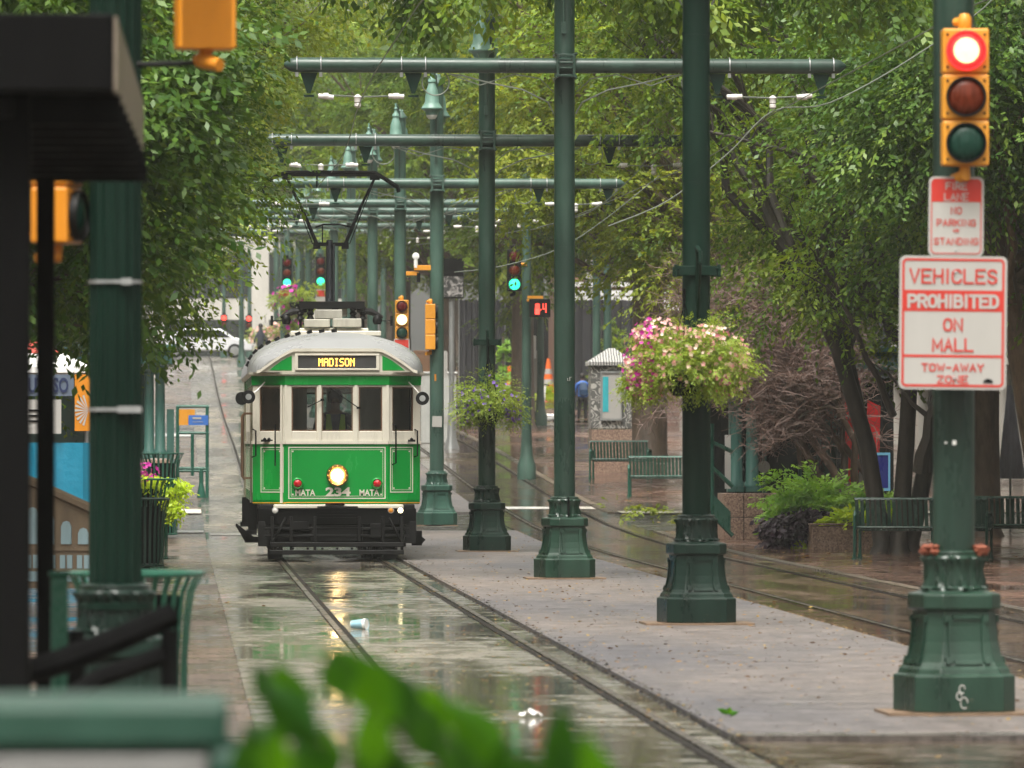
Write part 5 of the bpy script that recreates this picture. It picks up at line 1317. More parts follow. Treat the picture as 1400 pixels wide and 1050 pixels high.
for (bx, hx, hz_) in ((.7, -.75, 2.3), (.95, -.1, 2.5), (1.15, .35, 2.2), (.8, -1.0, 2.9), (1.0, .1, 3.0), (.6, -.5, 3.2)):
    a_ = Vector((bx, rng.uniform(-.3, .3), .3)); h_2 = Vector((hx, rng.uniform(-.4, .4), hz_)); pts = [a_]
    for i in range(1, 7): pts.append(a_.lerp(h_2, i / 6) + Vector((math.sin(i * 1.7 + bx * 9) * .13, rng.uniform(-.08, .08), rng.uniform(-.05, .05))))
    mb.tube(pts, [.085, .075, .065, .058, .05, .042, .035], 9)
    for q in range(4): grow(pts[rng.randint(4, 6)], (rng.gauss(-.25, .7), rng.gauss(0, .5), .6), .8, .03, 1)
mb.build('branches', M['bark'], t)
tw.build('twigs', bark('reddish bare twigs', (.07, .035, .027), (.17, .10, .075), 8), t)

# ------------------------------------------------------------------ hanging flower baskets
M['petal_pink'] = leafmat('pink and cream petals', [(.55, .10, .22), (.75, .32, .36), (.82, .60, .52), (.85, .72, .60)], .5, .3)
M['petal_mag'] = leafmat('magenta petals', [(.28, .01, .16), (.45, .02, .28), (.60, .06, .38), (.70, .12, .45)], .5, .3)
M['petal_vio'] = leafmat('violet petals', [(.10, .04, .25), (.18, .08, .42), (.28, .16, .55), (.35, .24, .6)], .5, .3)
M['leafF'] = leafmat('basket foliage', [(.07, .14, .02), (.16, .25, .03), (.27, .36, .06), (.42, .47, .10)], .45, .4, 3)
M['leafDark'] = leafmat('purple black vine leaves', [(.012, .006, .012), (.022, .012, .02), (.04, .02, .035), (.06, .035, .05)], .35, .1, 3)
M['leafLime'] = leafmat('lime vine leaves', [(.22, .36, .01), (.36, .52, .02), (.50, .64, .03), (.62, .72, .06)], .4, .4, 3)
M['leafHerb'] = leafmat('bright herb leaves', [(.10, .24, .025), (.18, .36, .045), (.28, .48, .08), (.40, .58, .14)], .4, .35, 3)
def scatter_flowers(name, mat, parent, blobs, n, size, seed, lo=.85, hi=1.1, filt=None):
    r = np.random.RandomState(seed); B = np.array(blobs, float); bi = r.randint(0, len(B), n); u = unit(r.normal(size=(n, 3)))
    p = B[bi, :3] + u * B[bi, 3:6] * r.uniform(lo, hi, (n, 1))
    if filt: kp = filt(p); p = p[kp]; u = u[kp]; n = len(p)
    k = 5; P_ = np.repeat(p, k, 0); a = np.tile(np.arange(k) * 2 * PI / k, n)
    ax = unit(u + r.normal(size=(n, 3)) * .4 + np.array([0, -.5, 0])); s1_ = unit(np.cross(ax, np.array([.3, .2, 1.0]))); s2_ = np.cross(ax, s1_)
    d = np.repeat(s1_, k, 0) * np.cos(a)[:, None] + np.repeat(s2_, k, 0) * np.sin(a)[:, None] + np.repeat(ax, k, 0) * .5
    ln = size * np.repeat(r.uniform(.7, 1.2, n), k)
    v, q = leaves(P_, unit(d), np.repeat(ax, k, 0), ln, ln * .9)
    return np_mesh(name, v, q, mat, parent, np.repeat(r.rand(n), k))
def basket(label, loc, blobs, twigs, leaf, flowers, bowl_r=.22, bowl=True, bs=1.0):
    t = thing('hanging_basket', label, 'flower basket', loc, 0, 'flower baskets hung on the poles'); t.scale = (bs,) * 3
    if bowl:
        b = MB(); b.lathe([(.0, -.24), (bowl_r * .6, -.23), (bowl_r * .92, -.12), (bowl_r, 0), (bowl_r * 1.03, .02), (bowl_r * .9, .02), (0, .0)], n=24); b.build('bowl', M['black'], t)
        b = MB()
        for k in range(3): a = 2 * PI * k / 3 + .4; b.tube([(bowl_r * math.cos(a), bowl_r * math.sin(a), 0), (0, 0, .85)], .006, 4)
        b.tube([(0, 0, .85), (0, 0, 1.0)], .015, 6); b.build('chain', M['black'], t)
    crown_mesh('foliage', blobs, twigs, M['leafF'], t, 5, leaf, 9, (.10, .24), .45, .3, .4, flat=.8)
    for i, (mt, n, sz, fl) in enumerate(flowers):
        o = scatter_flowers('blossoms', M[mt], t, blobs, n, sz, 30 + i, .95, 1.25, fl); tag(o, kind='stuff')
    return t
yb = D_B - .05
def bracket(label, x, y, z, mat):
    t = thing('basket_bracket', label, 'bracket', (x, y, z), 0, 'basket brackets on the poles')
    b = MB()
    b.box((0, -.135, 0), (.40, .03, .085)); b.box((0, .135, 0), (.40, .03, .085))
    for s in (-1, 1):
        b.box((s * .19, -.15, 0), (.03, .05, .11)); b.cyl((s * .17, -.18, .02), (s * .17, .18, .02), .012, 6)
    b.build('clamp', mat, t, .004, 1)
    b = MB()
    for s in (-1, 1):
        b.tube([(0, s * .15, -.25), (0, s * .18, -.05), (-.0, s * .24, .12), (-.02, s * .34, .20), (-.0, s * .44, .16), (.0, s * .46, .06)], [.022, .022, .022, .02, .018, .015], 8)
        b.tube([(0, s * .15, -.45), (0, s * .2, -.3), (0, s * .38, -.05), (0, s * .44, .05)], .014, 6)
    b.each('hook', mat, t, 2)
    return t
bracket('dark bracket clamped on the second pole above the pink flower basket', XP + .04, D_B, pz(370, D_B), M['pole_dark'])
bracket('green bracket clamped on the pole above the small purple basket', XP - .02, D_D, pz(468, D_D), M['pole_dark'])
lf = lambda p: (p[:, 0] < -.25) | (r_.rand(len(p)) < .06)
r_ = np.random.RandomState(3)
basket('big overflowing basket of pink and cream fuchsias with magenta petunias on its left', (XP - .10, D_B - .46, pz(514, D_B)),
       [(-.05, 0, .22, .42, .36, .26), (.30, -.02, .24, .36, .34, .30), (-.36, .02, .18, .30, .30, .34), (.10, -.15, .10, .40, .3, .22), (.48, 0, .05, .22, .22, .25), (-.50, 0, .0, .16, .2, .22), (-.28, .1, .48, .26, .25, .16), (.2, .0, .42, .2, .2, .14), (-.4, 0, -.12, .14, .14, .14), (.62, 0, .12, .10, .12, .10)],
       2600, .042, [('petal_pink', 800, .032, None), ('petal_mag', 800, .034, lambda p: (p[:, 0] < -.38) | ((p[:, 0] > .35) & (p[:, 0] < .52) & (p[:, 2] < 0)))], bs=.76)
basket('small round basket of light green foliage dotted with violet flowers', (XP - .02, D_D - .46, pz(560, D_D)),
       [(0, 0, .24, .36, .34, .24), (-.26, 0, .12, .22, .24, .20), (.26, 0, .10, .24, .24, .18), (0, 0, .05, .40, .34, .16), (-.38, 0, -.06, .12, .14, .14), (.40, 0, -.08, .12, .14, .10)],
       1500, .042, [('petal_vio', 190, .032, None)], .20, bs=.92)
# distant baskets
basket('distant basket of pink and lime plants beside the trolley mast base', (px(410, 205), 204.6, pz(415, 205)), [(-.3, 0, 0, .5, .4, .5), (.3, 0, .3, .45, .4, .4), (-.1, 0, -.6, .35, .3, .5)], 500, .10, [('petal_mag', 120, .09, lambda p: p[:, 0] < .1)], .35)
basket('faint distant pink basket right of the white car', (px(362, 305), 304, pz(463, 305)), [(0, 0, 0, .6, .4, .5), (.5, 0, .2, .4, .4, .4)], 300, .12, [('petal_pink', 260, .10, None)], .35)

# ------------------------------------------------------------------ benches, bins, planters
def make_bench(label, loc, rz, L=1.83, mat=None):
    mat = mat or M['bench_green']
    t = thing('park_bench', label, 'bench', loc, rz, 'slatted green steel benches')
    # profile in y,z ; back at -y (towards the viewer)
    prof = [(-.30, .84), (-.315, .82), (-.29, .78), (-.24, .62), (-.19, .46), (-.13, .41), (-.02, .42), (.14, .44), (.20, .43), (.225, .39)]
    n = int(L / .075); b = MB()
    for i in range(n + 1):
        x = -L / 2 + .03 + (L - .06) * i / n
        lo = [[(x - .024, y - .004, z), (x + .024, y - .004, z), (x + .024, y + .005, z + .004), (x - .024, y + .005, z + .004)] for y, z in prof]
        b.loft(lo)
    b.build('slats', mat, t)
    b = MB()
    for (y, z) in ((-.30, .835), (.215, .40), (-.185, .44)): b.cyl((-L / 2, y, z), (L / 2, y, z), .018, 8)
    b.build('rail', mat, t)
    for s in (-1, 1):
        x = s * L / 2
        a = MB(); a.tube([(x, -.28, .0), (x, -.28, .60), (x, -.22, .66), (x, .18, .64), (x, .24, .58), (x, .24, 0)], .022, 8)
        for q in range(4): a.cyl((x, -.2 + q * .11, .42), (x, -.2 + q * .11, .64), .010, 6)
        a.cyl((x, -.28, .42), (x, .24, .42), .016, 6); a.build('armrest', mat, t)
        for y in (-.28, .24):
            l = MB(); l.box((x, y, .01), (.07, .09, .02)); l.cyl((x, y, 0), (x, y, .06), .03, 8); l.build('foot', mat, t)
    return t
b1 = make_bench('dark green slatted bench behind the nearest pole, beside the granite planter', (10.25, 90.5, .01), R(-14))
dup(b1, (11.6, 93.0, .01), R(-10), 'dark green bench mostly hidden behind the nearest pole, near the mossy trunk')
b2 = make_bench('mid green slatted bench in front of the patterned kiosk', (px(849, 146), 146, gz(146)), R(-12), 1.3, M['bench_light'])
dup(b2, (px(905, 134), 134, gz(134)), R(-8), 'nearer mid green bench just left of the dark pole with the pink basket')

def make_bin(label, loc, mat, h=.92, r=.27, flare=.10, slat=.032, n=26, liner=True, name='litter_bin', lid=False):
    t = thing(name, label, 'litter bin', loc)
    b = MB()
    for k in range(n):
        a = 2 * PI * k / n; ca, sa = math.cos(a), math.sin(a)
        lo = []
        for z, rr in ((.06, r), (h * .55, r + .005), (h * .75, r + .02), (h * .88, r + flare * .45), (h * .97, r + flare)):
            x, y = rr * ca, rr * sa
            lo.append([(x - sa * slat, y + ca * slat, z), (x + sa * slat, y - ca * slat, z), ((rr - .008) * ca + sa * slat, (rr - .008) * sa - ca * slat, z), ((rr - .008) * ca - sa * slat, (rr - .008) * sa + ca * slat, z)])
        b.loft(lo)
    b.build('slats', mat, t)
    b = MB()
    for z, rr in ((.06, r), (h * .97, r + flare)): b.tube([((rr + .0) * math.cos(a), rr * math.sin(a), z) for a in np.linspace(0, 2 * PI, 33)], .014, 6, False)
    b.build('ring', mat, t)
    if liner:
        b = MB(); b.lathe([(r - .05, .08), (r - .03, h * .86), (r - .045, h * .86), (r - .06, .12), (0, .12)], n=24); b.build('liner', M['black'], t)
    b = MB(); b.lathe([(r * .4, 0), (r * .4, .05), (r, .06), (r, .07), (0, .07)], n=20); b.build('foot', mat, t)
    return t
make_bin('bright green slatted bin with flared top at the foot of the left fluted pole', (px(186, 33), 33, 0), M['bin_green'], 1.0, .255, .085, .014, 30)
make_bin('dark navy-green slatted bin further up the left pavement', (px(195, 84), 84, 0), M['bench_green'], .93, .27, .07, .016)
pt = make_bin('slatted green planter bin with lime vine and small purple flowers spilling out', (px(203, 89), 89, 0), M['bin_green'], 1.16, .26, .12, .016, name='flower_planter')
crown_mesh('foliage', [(.28, -.1, .98, .17, .2, .20), (.30, -.1, .8, .13, .15, .2), (.12, -.1, 1.15, .2, .2, .1)], 220, M['leafLime'], pt, 8, .06, 9, (.1, .25), .6)
scatter_flowers('blossoms', M['petal_mag'], pt, [(-.1, -.1, 1.22, .25, .2, .12)], 50, .04, 8)['kind'] = 'stuff'
make_bin('pale green slatted bin behind the flower planter on the left', (px(220, 108), 108, gz(108)), M['bench_light'], 1.42, .27, .10, .016)

# granite aggregate
def aggregate():
    m, nt, b = new_mat('washed aggregate blocks')
    tc = N(nt, 'ShaderNodeTexCoord'); v = N(nt, 'ShaderNodeTexVoronoi', Scale=45.0); nt.links.new(tc.outputs['Object'], v.inputs['Vector'])
    r = ramp(nt, [(0, (.10, .06, .045)), (.5, (.24, .155, .115)), (1, (.40, .29, .22))]); nt.links.new(v.outputs['Color'], r.inputs[0])
    nt.links.new(r.outputs[0], b.inputs['Base Color']); b.inputs['Roughness'].default_value = .45
    bp = N(nt, 'ShaderNodeBump', Strength=.5, Distance=.01); nt.links.new(v.outputs['Distance'], bp.inputs['Height']); nt.links.new(bp.outputs[0], b.inputs['Normal'])
    return m
M['granite'] = aggregate()
def block_wall(parent, x0, x1, y0, y1, z1, bw=.37, bh=.36, rows=None, fill=True):
    """box wall made of separate square blocks with open joints, one mesh"""
    rows = rows or max(1, round(z1 / bh)); b = MB(); hh = z1 / rows; g = .006
    nx = max(1, round((x1 - x0) / bw)); ny = max(1, round((y1 - y0) / bw))
    for j in range(rows):
        for i in range(nx):
            for yy in (y0, y1 - .1): b.bb(x0 + (x1 - x0) * i / nx + g, x0 + (x1 - x0) * (i + 1) / nx - g, yy, yy + .1, j * hh + g * (j > 0), (j + 1) * hh - g)
        for i in range(ny):
            for xx in (x0, x1 - .1):
                ya = y0 + .105 + (y1 - y0 - .21) * i / ny; b.bb(xx, xx + .1, ya + g, ya + (y1 - y0 - .21) / ny - g, j * hh + g * (j > 0), (j + 1) * hh - g)
    o = b.build('blocks', M['granite'], parent, .005, 1)
    c = MB(); c.bb(x0 + .02, x1 - .02, y0 + .02, y1 - .02, 0.01, z1 - .05); c.build('core', M['blackrubber'], parent)
    return o
t = thing('stone_planter', 'low planter of brown aggregate blocks full of green herbs, lime vine and black vine', 'planter', (0, 0, 0))
block_wall(t, px(1112, 98), px(1235, 98), 98, 100.6, .38, .62, .38, 1)
block_wall(t, px(1080, 99.4), px(1112, 99.4) - .02, 99.4, 101.6, .32, .35, .32, 1)
b = MB(); b.bb(px(1110, 98) - .02, px(1237, 98) + .02, 97.97, 98.15, .385, .41); b.build('coping', M['granite'], t, .006, 1)
crown_mesh('herbs', [(9.45, 99.6, .75, .35, .4, .32), (9.15, 99.8, .8, .28, .4, .35), (9.8, 99.8, .72, .4, .5, .3), (10.2, 99.9, .68, .4, .4, .3), (9.0, 99.5, .5, .2, .3, .25), (10.6, 99.8, .6, .3, .4, .22)], 1500, M['leafHerb'], t, 4, .085, 9, (.12, .3), .1, .3, .5)
crown_mesh('dark_vine', [(9.35, 98.9, .45, .42, .3, .14), (9.0, 99.0, .28, .14, .25, .26), (9.6, 98.6, .52, .25, .2, .08), (8.98, 99, .12, .1, .2, .12)], 560, M['leafDark'], t, 5, .08, 8, (.1, .25), .6, .2, .7)
crown_mesh('lime_vine', [(10.05, 98.25, .47, .32, .2, .09), (10.5, 98.4, .45, .25, .2, .09), (9.35, 98.85, .12, .1, .1, .08)], 380, M['leafLime'], t, 6, .085, 8, (.1, .2), .3, .2, .75)

# trolley shelter on the right
M['shgreen'] = paint('blue green shelter paint', (.035, .10, .085), .35, .2, 4, .003)
M['darkglass'] = paint('dark shelter glass', (.012, .016, .016), .12, .3, 2, 0)
def column(mb, x, y, z0, z1, r=.10):
    mb.box((x, y, z0 + .04), (r * 2.8, r * 2.8, .08)); mb.lathe([(r * 1.3, z0 + .08), (r * 1.3, z0 + .13), (r, z0 + .18), (r * .92, z1 - .2), (r * 1.15, z1 - .16), (r * .95, z1 - .12), (r * 1.3, z1 - .04), (r * 1.35, z1)], (x, y, 0), 20)
t = thing('tram_shelter', 'blue-green columned trolley shelter on an aggregate block base, right of the pink basket', 'shelter', (0, 0, .02))
block_wall(t, px(990, 106), px(1075, 106), 106, 107.2, .78, .385, .39, 2)
for xx in (px(1011, 106), px(1033, 106)):
    b = MB(); column(b, xx, 106.45, .80, 2.75, .105); b.build('column', M['shgreen'], t)
for xx in (px(1103, 112), px(1140, 110)):
    b = MB(); column(b, xx, 110.45, .02, 2.75, .13); b.build('column', M['shgreen'], t)
b = MB(); b.bb(8.6, 12.4, 105.9, 112.5, 2.76, 3.05); b.bb(8.5, 12.5, 105.8, 112.6, 3.055, 3.15); b.build('roof', M['shgreen'], t, .02)
b = MB(); b.bb(px(1046, 107.3), 10.4, 107.3, 107.36, .04, 2.7); b.bb(9.0, 12.2, 112.2, 112.26, .04, 2.7); b.each('glass_panel', M['darkglass'], t)
b = MB(); b.bb(px(1044, 107.25), px(1049, 107.25), 107.2, 107.28, .02, 2.75); b.bb(px(1095, 107), px(1100, 107), 107.18, 107.28, .02, 2.75); b.bb(px(998, 106.9), px(1003, 106.9), 106.8, 107, .8, 2.7); b.each('mullion', M['shgreen'], t)
b = MB(); b.lathe([(.10, 0), (.10, -.02), (0, -.02)], (px(1049, 107) - .02, 107.19, 1.20), 20, 'y'); b.build('round_sign', M['signwhite'], t)
b = MB(); b.bb(px(990, 106.3), px(998, 106.3), 105.98, 106.0, .85, 1.72); b.build('notice_panel', M['signwhite'], t)
# ramp and ladder-like guard left of the shelter
t = thing('ramp_guard', 'green steel boarding ramp rails just right of the dark pole', 'railing', (0, 0, .02))
b = MB(); y = 104
for p_ in (966, 975): b.cyl((px(p_, y), y, 0), (px(p_, y), y, 1.9), .03, 8)
b.build('post', M['bench_green'], t)
b = MB()
for (x0, z0, x1, z1) in ((975, 1.2, 1003, .9), (975, .45, 1003, .12), (975, 1.6, 1003, 1.45)): b.tube([(px(x0, y), y, z0), (px(x1, y), y, z1)], .035, 6)
b.loft([[(px(970, y), y - .02, .55), (px(970, y), y + .02, .55), (px(970, y), y + .02, .85), (px(970, y), y - .02, .85)], [(px(1000, y), y - .02, .15), (px(1000, y), y + .02, .15), (px(1000, y), y + .02, .5), (px(1000, y), y - .02, .5)]]); b.build('rail', M['bench_green'], t)

# patterned kiosk
def swirl():
    m, nt, b = new_mat('black and white relief pattern')
    tc = N(nt, 'ShaderNodeTexCoord'); v = N(nt, 'ShaderNodeTexNoise', Scale=2.6, Detail=1, Distortion=2.2); nt.links.new(tc.outputs['Object'], v.inputs['Vector'])
    w = N(nt, 'ShaderNodeMath', operation='MULTIPLY'); w.inputs[1].default_value = 42; nt.links.new(v.outputs['Fac'], w.inputs[0])
    s = N(nt, 'ShaderNodeMath', operation='SINE'); nt.links.new(w.outputs[0], s.inputs[0])
    r = ramp(nt, [(.38, (.09, .09, .085)), (.6, (.42, .41, .38))]); nt.links.new(s.outputs[0], r.inputs[0]); nt.links.new(r.outputs[0], b.inputs['Base Color'])
    b.inputs['Roughness'].default_value = .5; return m
M['swirl'] = swirl()
D_K = 150.0
t = thing('kiosk', 'grey kiosk with swirling black relief walls and striped hipped roof behind the green bench', 'kiosk', (px(837, D_K), D_K, gz(D_K)))
b = MB(); b.bb(-.46, .46, 0, 1.0, -.1, 1.0); b.build('brick_base', M['granite'], t)
b = MB(); b.bb(-.48, .46, .02, .98, 1.01, 2.45); b.build('wall', M['swirl'], t, .02)
def stripes():
    m, nt, b = new_mat('striped kiosk roof'); tc = N(nt, 'ShaderNodeTexCoord'); s = N(nt, 'ShaderNodeTexWave', Scale=5.0, Distortion=2.5)
    nt.links.new(tc.outputs['Object'], s.inputs['Vector']); r = ramp(nt, [(.4, (.08, .08, .08)), (.6, (.45, .44, .42))]); nt.links.new(s.outputs['Fac'], r.inputs[0]); nt.links.new(r.outputs[0], b.inputs['Base Color']); b.inputs['Roughness'].default_value = .45; return m
b = MB(); b.loft([[(-.54, -.06, 2.46), (.52, -.06, 2.46), (.52, 1.06, 2.46), (-.54, 1.06, 2.46)], [(-.54, -.06, 2.54), (.52, -.06, 2.54), (.52, 1.06, 2.54), (-.54, 1.06, 2.54)], [(-.05, .45, 2.86), (.1, .45, 2.86), (.1, .55, 2.86), (-.05, .55, 2.86)]]); b.build('roof', stripes(), t)
b = MB(); b.bb(-.23, .20, -.02, .0, 1.25, 2.28); pp = b.build('poster', M['signwhite'], t)
b = MB(); b.bb(-.21, -.08, -.026, -.021, 1.4, 2.2); b.build('poster_stripe', paint('teal print', (.03, .35, .40), .4, .2, 8, 0), pp)
b = MB()
for q in ((-.26, .23, 2.28, 2.33), (-.26, .23, 1.20, 1.25), (-.26, -.23, 1.25, 2.28), (.20, .23, 1.25, 2.28)): b.bb(q[0], q[1], -.04, .0, q[2], q[3])
b.build('poster_frame', M['steel'], pp)

# left pavement shelter columns
t = thing('tram_shelter', 'pale blue-green columned shelter on a brick base beyond the left bins', 'shelter', (0, 128, gz(128)))
for p_ in (204, 219): b = MB(); column(b, px(p_, 128), 0, .95, 2.75, .10); b.build('column', M['shgreen'], t)
for p_ in (170, 145, 120): b = MB(); column(b, px(p_, 128), 2, .0, 2.75, .10); b.build('column', M['shgreen'], t)
block_wall(t, px(186, 128), px(232, 128), -.3, .5, .93, .33, .31, 3)
b = MB(); b.bb(-4.2, px(237, 128), -.5, 4, 2.76, 3.05); b.bb(-4.3, px(241, 128), -.6, 4.1, 3.055, 3.15); b.build('roof', M['shgreen'], t, .02)
b = MB(); b.bb(px(228, 128), px(238, 128), .0, .05, .3, 1.9); b.bb(-3.4, px(205, 128), 2.5, 2.55, .05, 2.7); b.each('glass_panel', M['shgreen'], t)
# map stand
t = thing('map_stand', 'green tubular stand with a yellow and blue notice, left of the trolley', 'notice stand', (px(263, 134), 134, gz(134)))
b = MB()
for x_ in (-.30, .0, .30): b.cyl((x_, 0, .45 if x_ < .2 else 0), (x_, 0, 1.86 if x_ else 1.3), .035, 8)
for z_ in (.55, .60, 1.32, 1.86): b.cyl((-.32, 0, z_), (.34, 0, z_), .03, 8)
b.lathe([(.09, 0), (.08, .1), (.045, .3)], (.18, 0, 0), 12); b.cyl((.18, 0, .2), (.18, 0, .6), .045, 8); b.cyl((-.3, 0, 0), (-.3, 0, .6), .04, 8); b.build('frame', M['bench_light'], t)
b = MB(); b.bb(-.27, .05, -.02, -.01, 1.48, 1.80); b.build('yellow_notice', M['yellow'], t)
b = MB(); b.bb(-.08, .32, -.05, -.03, 1.48, 1.68); b.build('blue_notice', paint('blue notice', (.04, .14, .45), .4, .1, 5, 0), t)
b = MB(); b.bb(0.0, .18, -.056, -.051, 1.6, 1.64); b.bb(.0, .22, -.056, -.051, 1.54, 1.55); b.build('notice_text', M['signwhite'], t)

# market tent with banner, and arcaded model front
M['blue'] = paint('turquoise tarpaulin', (.008, .17, .27), .45, .25, 2, .03)
M['tentred'] = paint('red tent canvas', (.50, .07, .05), .5, .15, 2, .01)
t = thing('market_tent', 'red and white topped market tent with a lettered banner and turquoise side cloth', 'tent', (-2.6, 75, 0))
b = MB(); b.loft([[(-1.5, -1.5, 2.47), (1.6, -1.5, 2.47), (1.6, 1.5, 2.47), (-1.5, 1.5, 2.47)], [(-.7, -.7, 2.85), (.8, -.7, 2.85), (.8, .7, 2.85), (-.7, .7, 2.85)], [(0.02, -.02, 3.3), (.06, -.02, 3.3), (.06, .02, 3.3), (.02, .02, 3.3)]]); b.build('canopy', M['tentred'], t)
b = MB(); b.loft([[(-1.51, -1.51, 2.40), (1.61, -1.51, 2.40), (1.61, 1.51, 2.40), (-1.51, 1.51, 2.40)], [(-1.51, -1.51, 2.465), (1.61, -1.51, 2.465), (1.61, 1.51, 2.465), (-1.51, 1.51, 2.465)], [(-1.2, -1.2, 2.62), (1.3, -1.2, 2.62), (1.3, 1.2, 2.62), (-1.2, 1.2, 2.62)]]); b.build('valance', M['white'], t)
b = MB(); b.bb(-1.5, 1.42, -1.54, -1.52, 2.14, 2.38); bn = b.build('banner', paint('slate banner', (.10, .13, .18), .5, .2, 4, 0), t)
text_obj('SOUTHSO', 'lettering', .17, paint('navy ink', (.01, .02, .07), .5, .1, 5, 0), t, (1.05, -1.55, 2.26), width=.62, offset=.004)
b = MB(); b.bb(1.43, 1.60, -1.54, -1.52, 1.75, 2.38)
b.build('sunburst_banner', M['orange'], t)
b = MB()
for k in range(9):
    a = PI / 2 + (k - 4) * .3; b.add([(1.58, -1.545, 1.98), (1.58 - .15 * math.sin(a + .08), -1.545, 1.98 - .18 * math.cos(a + .08)), (1.58 - .15 * math.sin(a - .08), -1.545, 1.98 - .18 * math.cos(a - .08))], [(0, 1, 2)])
b.build('sun_rays', M['signwhite'], t)
b = MB(); b.bb(-1.5, 1.28, -1.53, -1.50, 1.72, 2.10); b.build('notice_panel', M['signwhite'], t)
text_obj('M', 'lettering', .22, paint('teal ink', (.01, .22, .22), .5, .1, 5, 0), t, (.68, -1.54, 1.95), width=.22, offset=.01)
b = MB()
for k in range(3): b.bb(.92, 1.18, -1.54, -1.535, 1.85 + k * .06, 1.87 + k * .06)
b.build('notice_text', M['black'], t)
cl = MB(); vs = []; fs = []
nx_ = 40
for i in range(nx_ + 1):
    x_ = -1.5 + 3.1 * i / nx_; yo = -1.50 + .04 * math.sin(i * 1.1) + .02 * math.sin(i * 2.7)
    vs += [(x_, yo, 0.02), (x_, yo, 1.62)]
for i in range(nx_): a = 2 * i; fs.append((a, a + 2, a + 3, a + 1))
cl.add(vs, fs, True); cl.build('side_cloth', M['blue'], t)
for x_, y_ in ((-1.45, -1.45), (1.56, -1.45), (-1.45, 1.45), (1.56, 1.45)): b = MB(); b.cyl((x_, y_, 0), (x_, y_, 2.45), .025, 8); b.build('leg', M['steel'], t)
M['beige'] = paint('weathered beige timber', (.15, .11, .07), .6, .3, 6, .01)
t = thing('painted_hoarding', 'leaning beige painted hoarding with arched windows behind the black shelter', 'hoarding', (px(95, 60), 60, 0), R(-24))
b = MB(); b.loft([[(-1.0, -.03, .3), (.30, -.03, .3), (.30, .03, .3), (-1.0, .03, .3)], [(-1.0, -.03, 1.52), (.27, -.03, 1.0), (.27, .03, 1.0), (-1.0, .03, 1.52)]]); b.build('board', M['beige'], t)
b = MB(); b.tube([(-1.02, -.05, 1.54), (.3, -.05, 1.0)], .045, 6); b.bb(-1, .3, -.05, -.03, .455, .475); b.bb(-1.0, .3, -.05, -.03, .64, .67); b.build('moulding', M['beige'], t)
gl = paint('pale blue window paint', (.25, .36, .40), .35, .2, 5, 0)
for k in range(7):
    x_ = -.86 + k * .17; zt_ = 1.22 - k * .062
    b = MB(); b.prism_y([(x_ - .05, .70), (x_ + .05, .70), (x_ + .05, zt_ - .05), (x_ + .03, zt_ - .01), (x_, zt_), (x_ - .03, zt_ - .01), (x_ - .05, zt_ - .05)], -.045, -.032)
    b.bb(x_ - .06, x_ - .01, -.045, -.032, .48, .60); b.bb(x_ + .01, x_ + .06, -.045, -.032, .48, .60); b.bb(x_ - .06, x_ + .06, -.045, -.032, .36, .45); b.build('window', gl, t)

# ------------------------------------------------------------------ foreground: shelter, rail, plant
t = thing('black_shelter', 'out-of-focus black metal shelter frame at the left edge, nearest dark structure', 'shelter', (0, 0, 0))
xl = -2.0
b = MB(); b.loft([[(xl, 22, 2.80), (px(155, 22), 22, 2.80), (-.165, 27.5, 2.80), (xl, 27.5, 2.80)], [(xl, 22, 3.06), (px(155, 22), 22, 3.06), (-.165, 27.5, 3.06), (xl, 27.5, 3.06)]]); b.build('roof_beam', M['black'], t, .01)
b = MB(); b.loft([[(px(155, 22) + .002, 21.99, 2.80), (px(155, 22) + .012, 21.99, 2.80), (-.152, 27.5, 2.78), (-.162, 27.5, 2.78)], [(px(155, 22) + .002, 21.99, 3.05), (px(155, 22) + .012, 21.99, 3.05), (-.152, 27.5, 3.05), (-.162, 27.5, 3.05)]]); b.build('side_panel', paint('tarnished copper trim', (.16, .13, .10), .4, .6, 3, .01), t)
b = MB(); b.bb(xl, -.17, 27.4, 27.55, 2.72, 2.78); b.bb(-.62, -.56, 22.1, 27.3, 2.72, 2.79); b.build('cross_beam', M['black'], t, .008)
b = MB()
for k in range(9): b.bb(xl, -.20 + .008 * k, 22.25 + k * .6, 22.33 + k * .6, 2.70, 2.799)
b.build('joist_pattern', M['black'], t)
for (xa, xb, ya) in ((px(-10, 22.2), px(42, 22.2), 22.2), (px(50, 27), px(75, 27), 27)):
    b = MB(); b.bb(xa, xb, ya, ya + .1, 0, 2.8); b.build('post', M['black'], t, .01)
b = MB(); b.tube([(px(-60, 22), 22.3, .78), (px(80, 22), 22.5, .88), (px(160, 22), 22.7, .95), (px(235, 22), 22.8, 1.03)], .045, 8); b.build('rail', M['black'], t)
b = MB(); b.tube([(px(60, 22), 22.3, .70), (px(130, 22), 22.5, .82), (px(232, 22), 22.8, .90)], .035, 8); b.tube([(px(-60, 22), 22.3, .60), (px(60, 22), 22.3, .66)], .12, 8); b.each('rail', M['black'], t)
for x_ in (px(232, 22), px(100, 22)): b = MB(); b.cyl((x_, 22.75, 0), (x_, 22.75, .98), .03, 8); b.build('rail_post', M['black'], t)
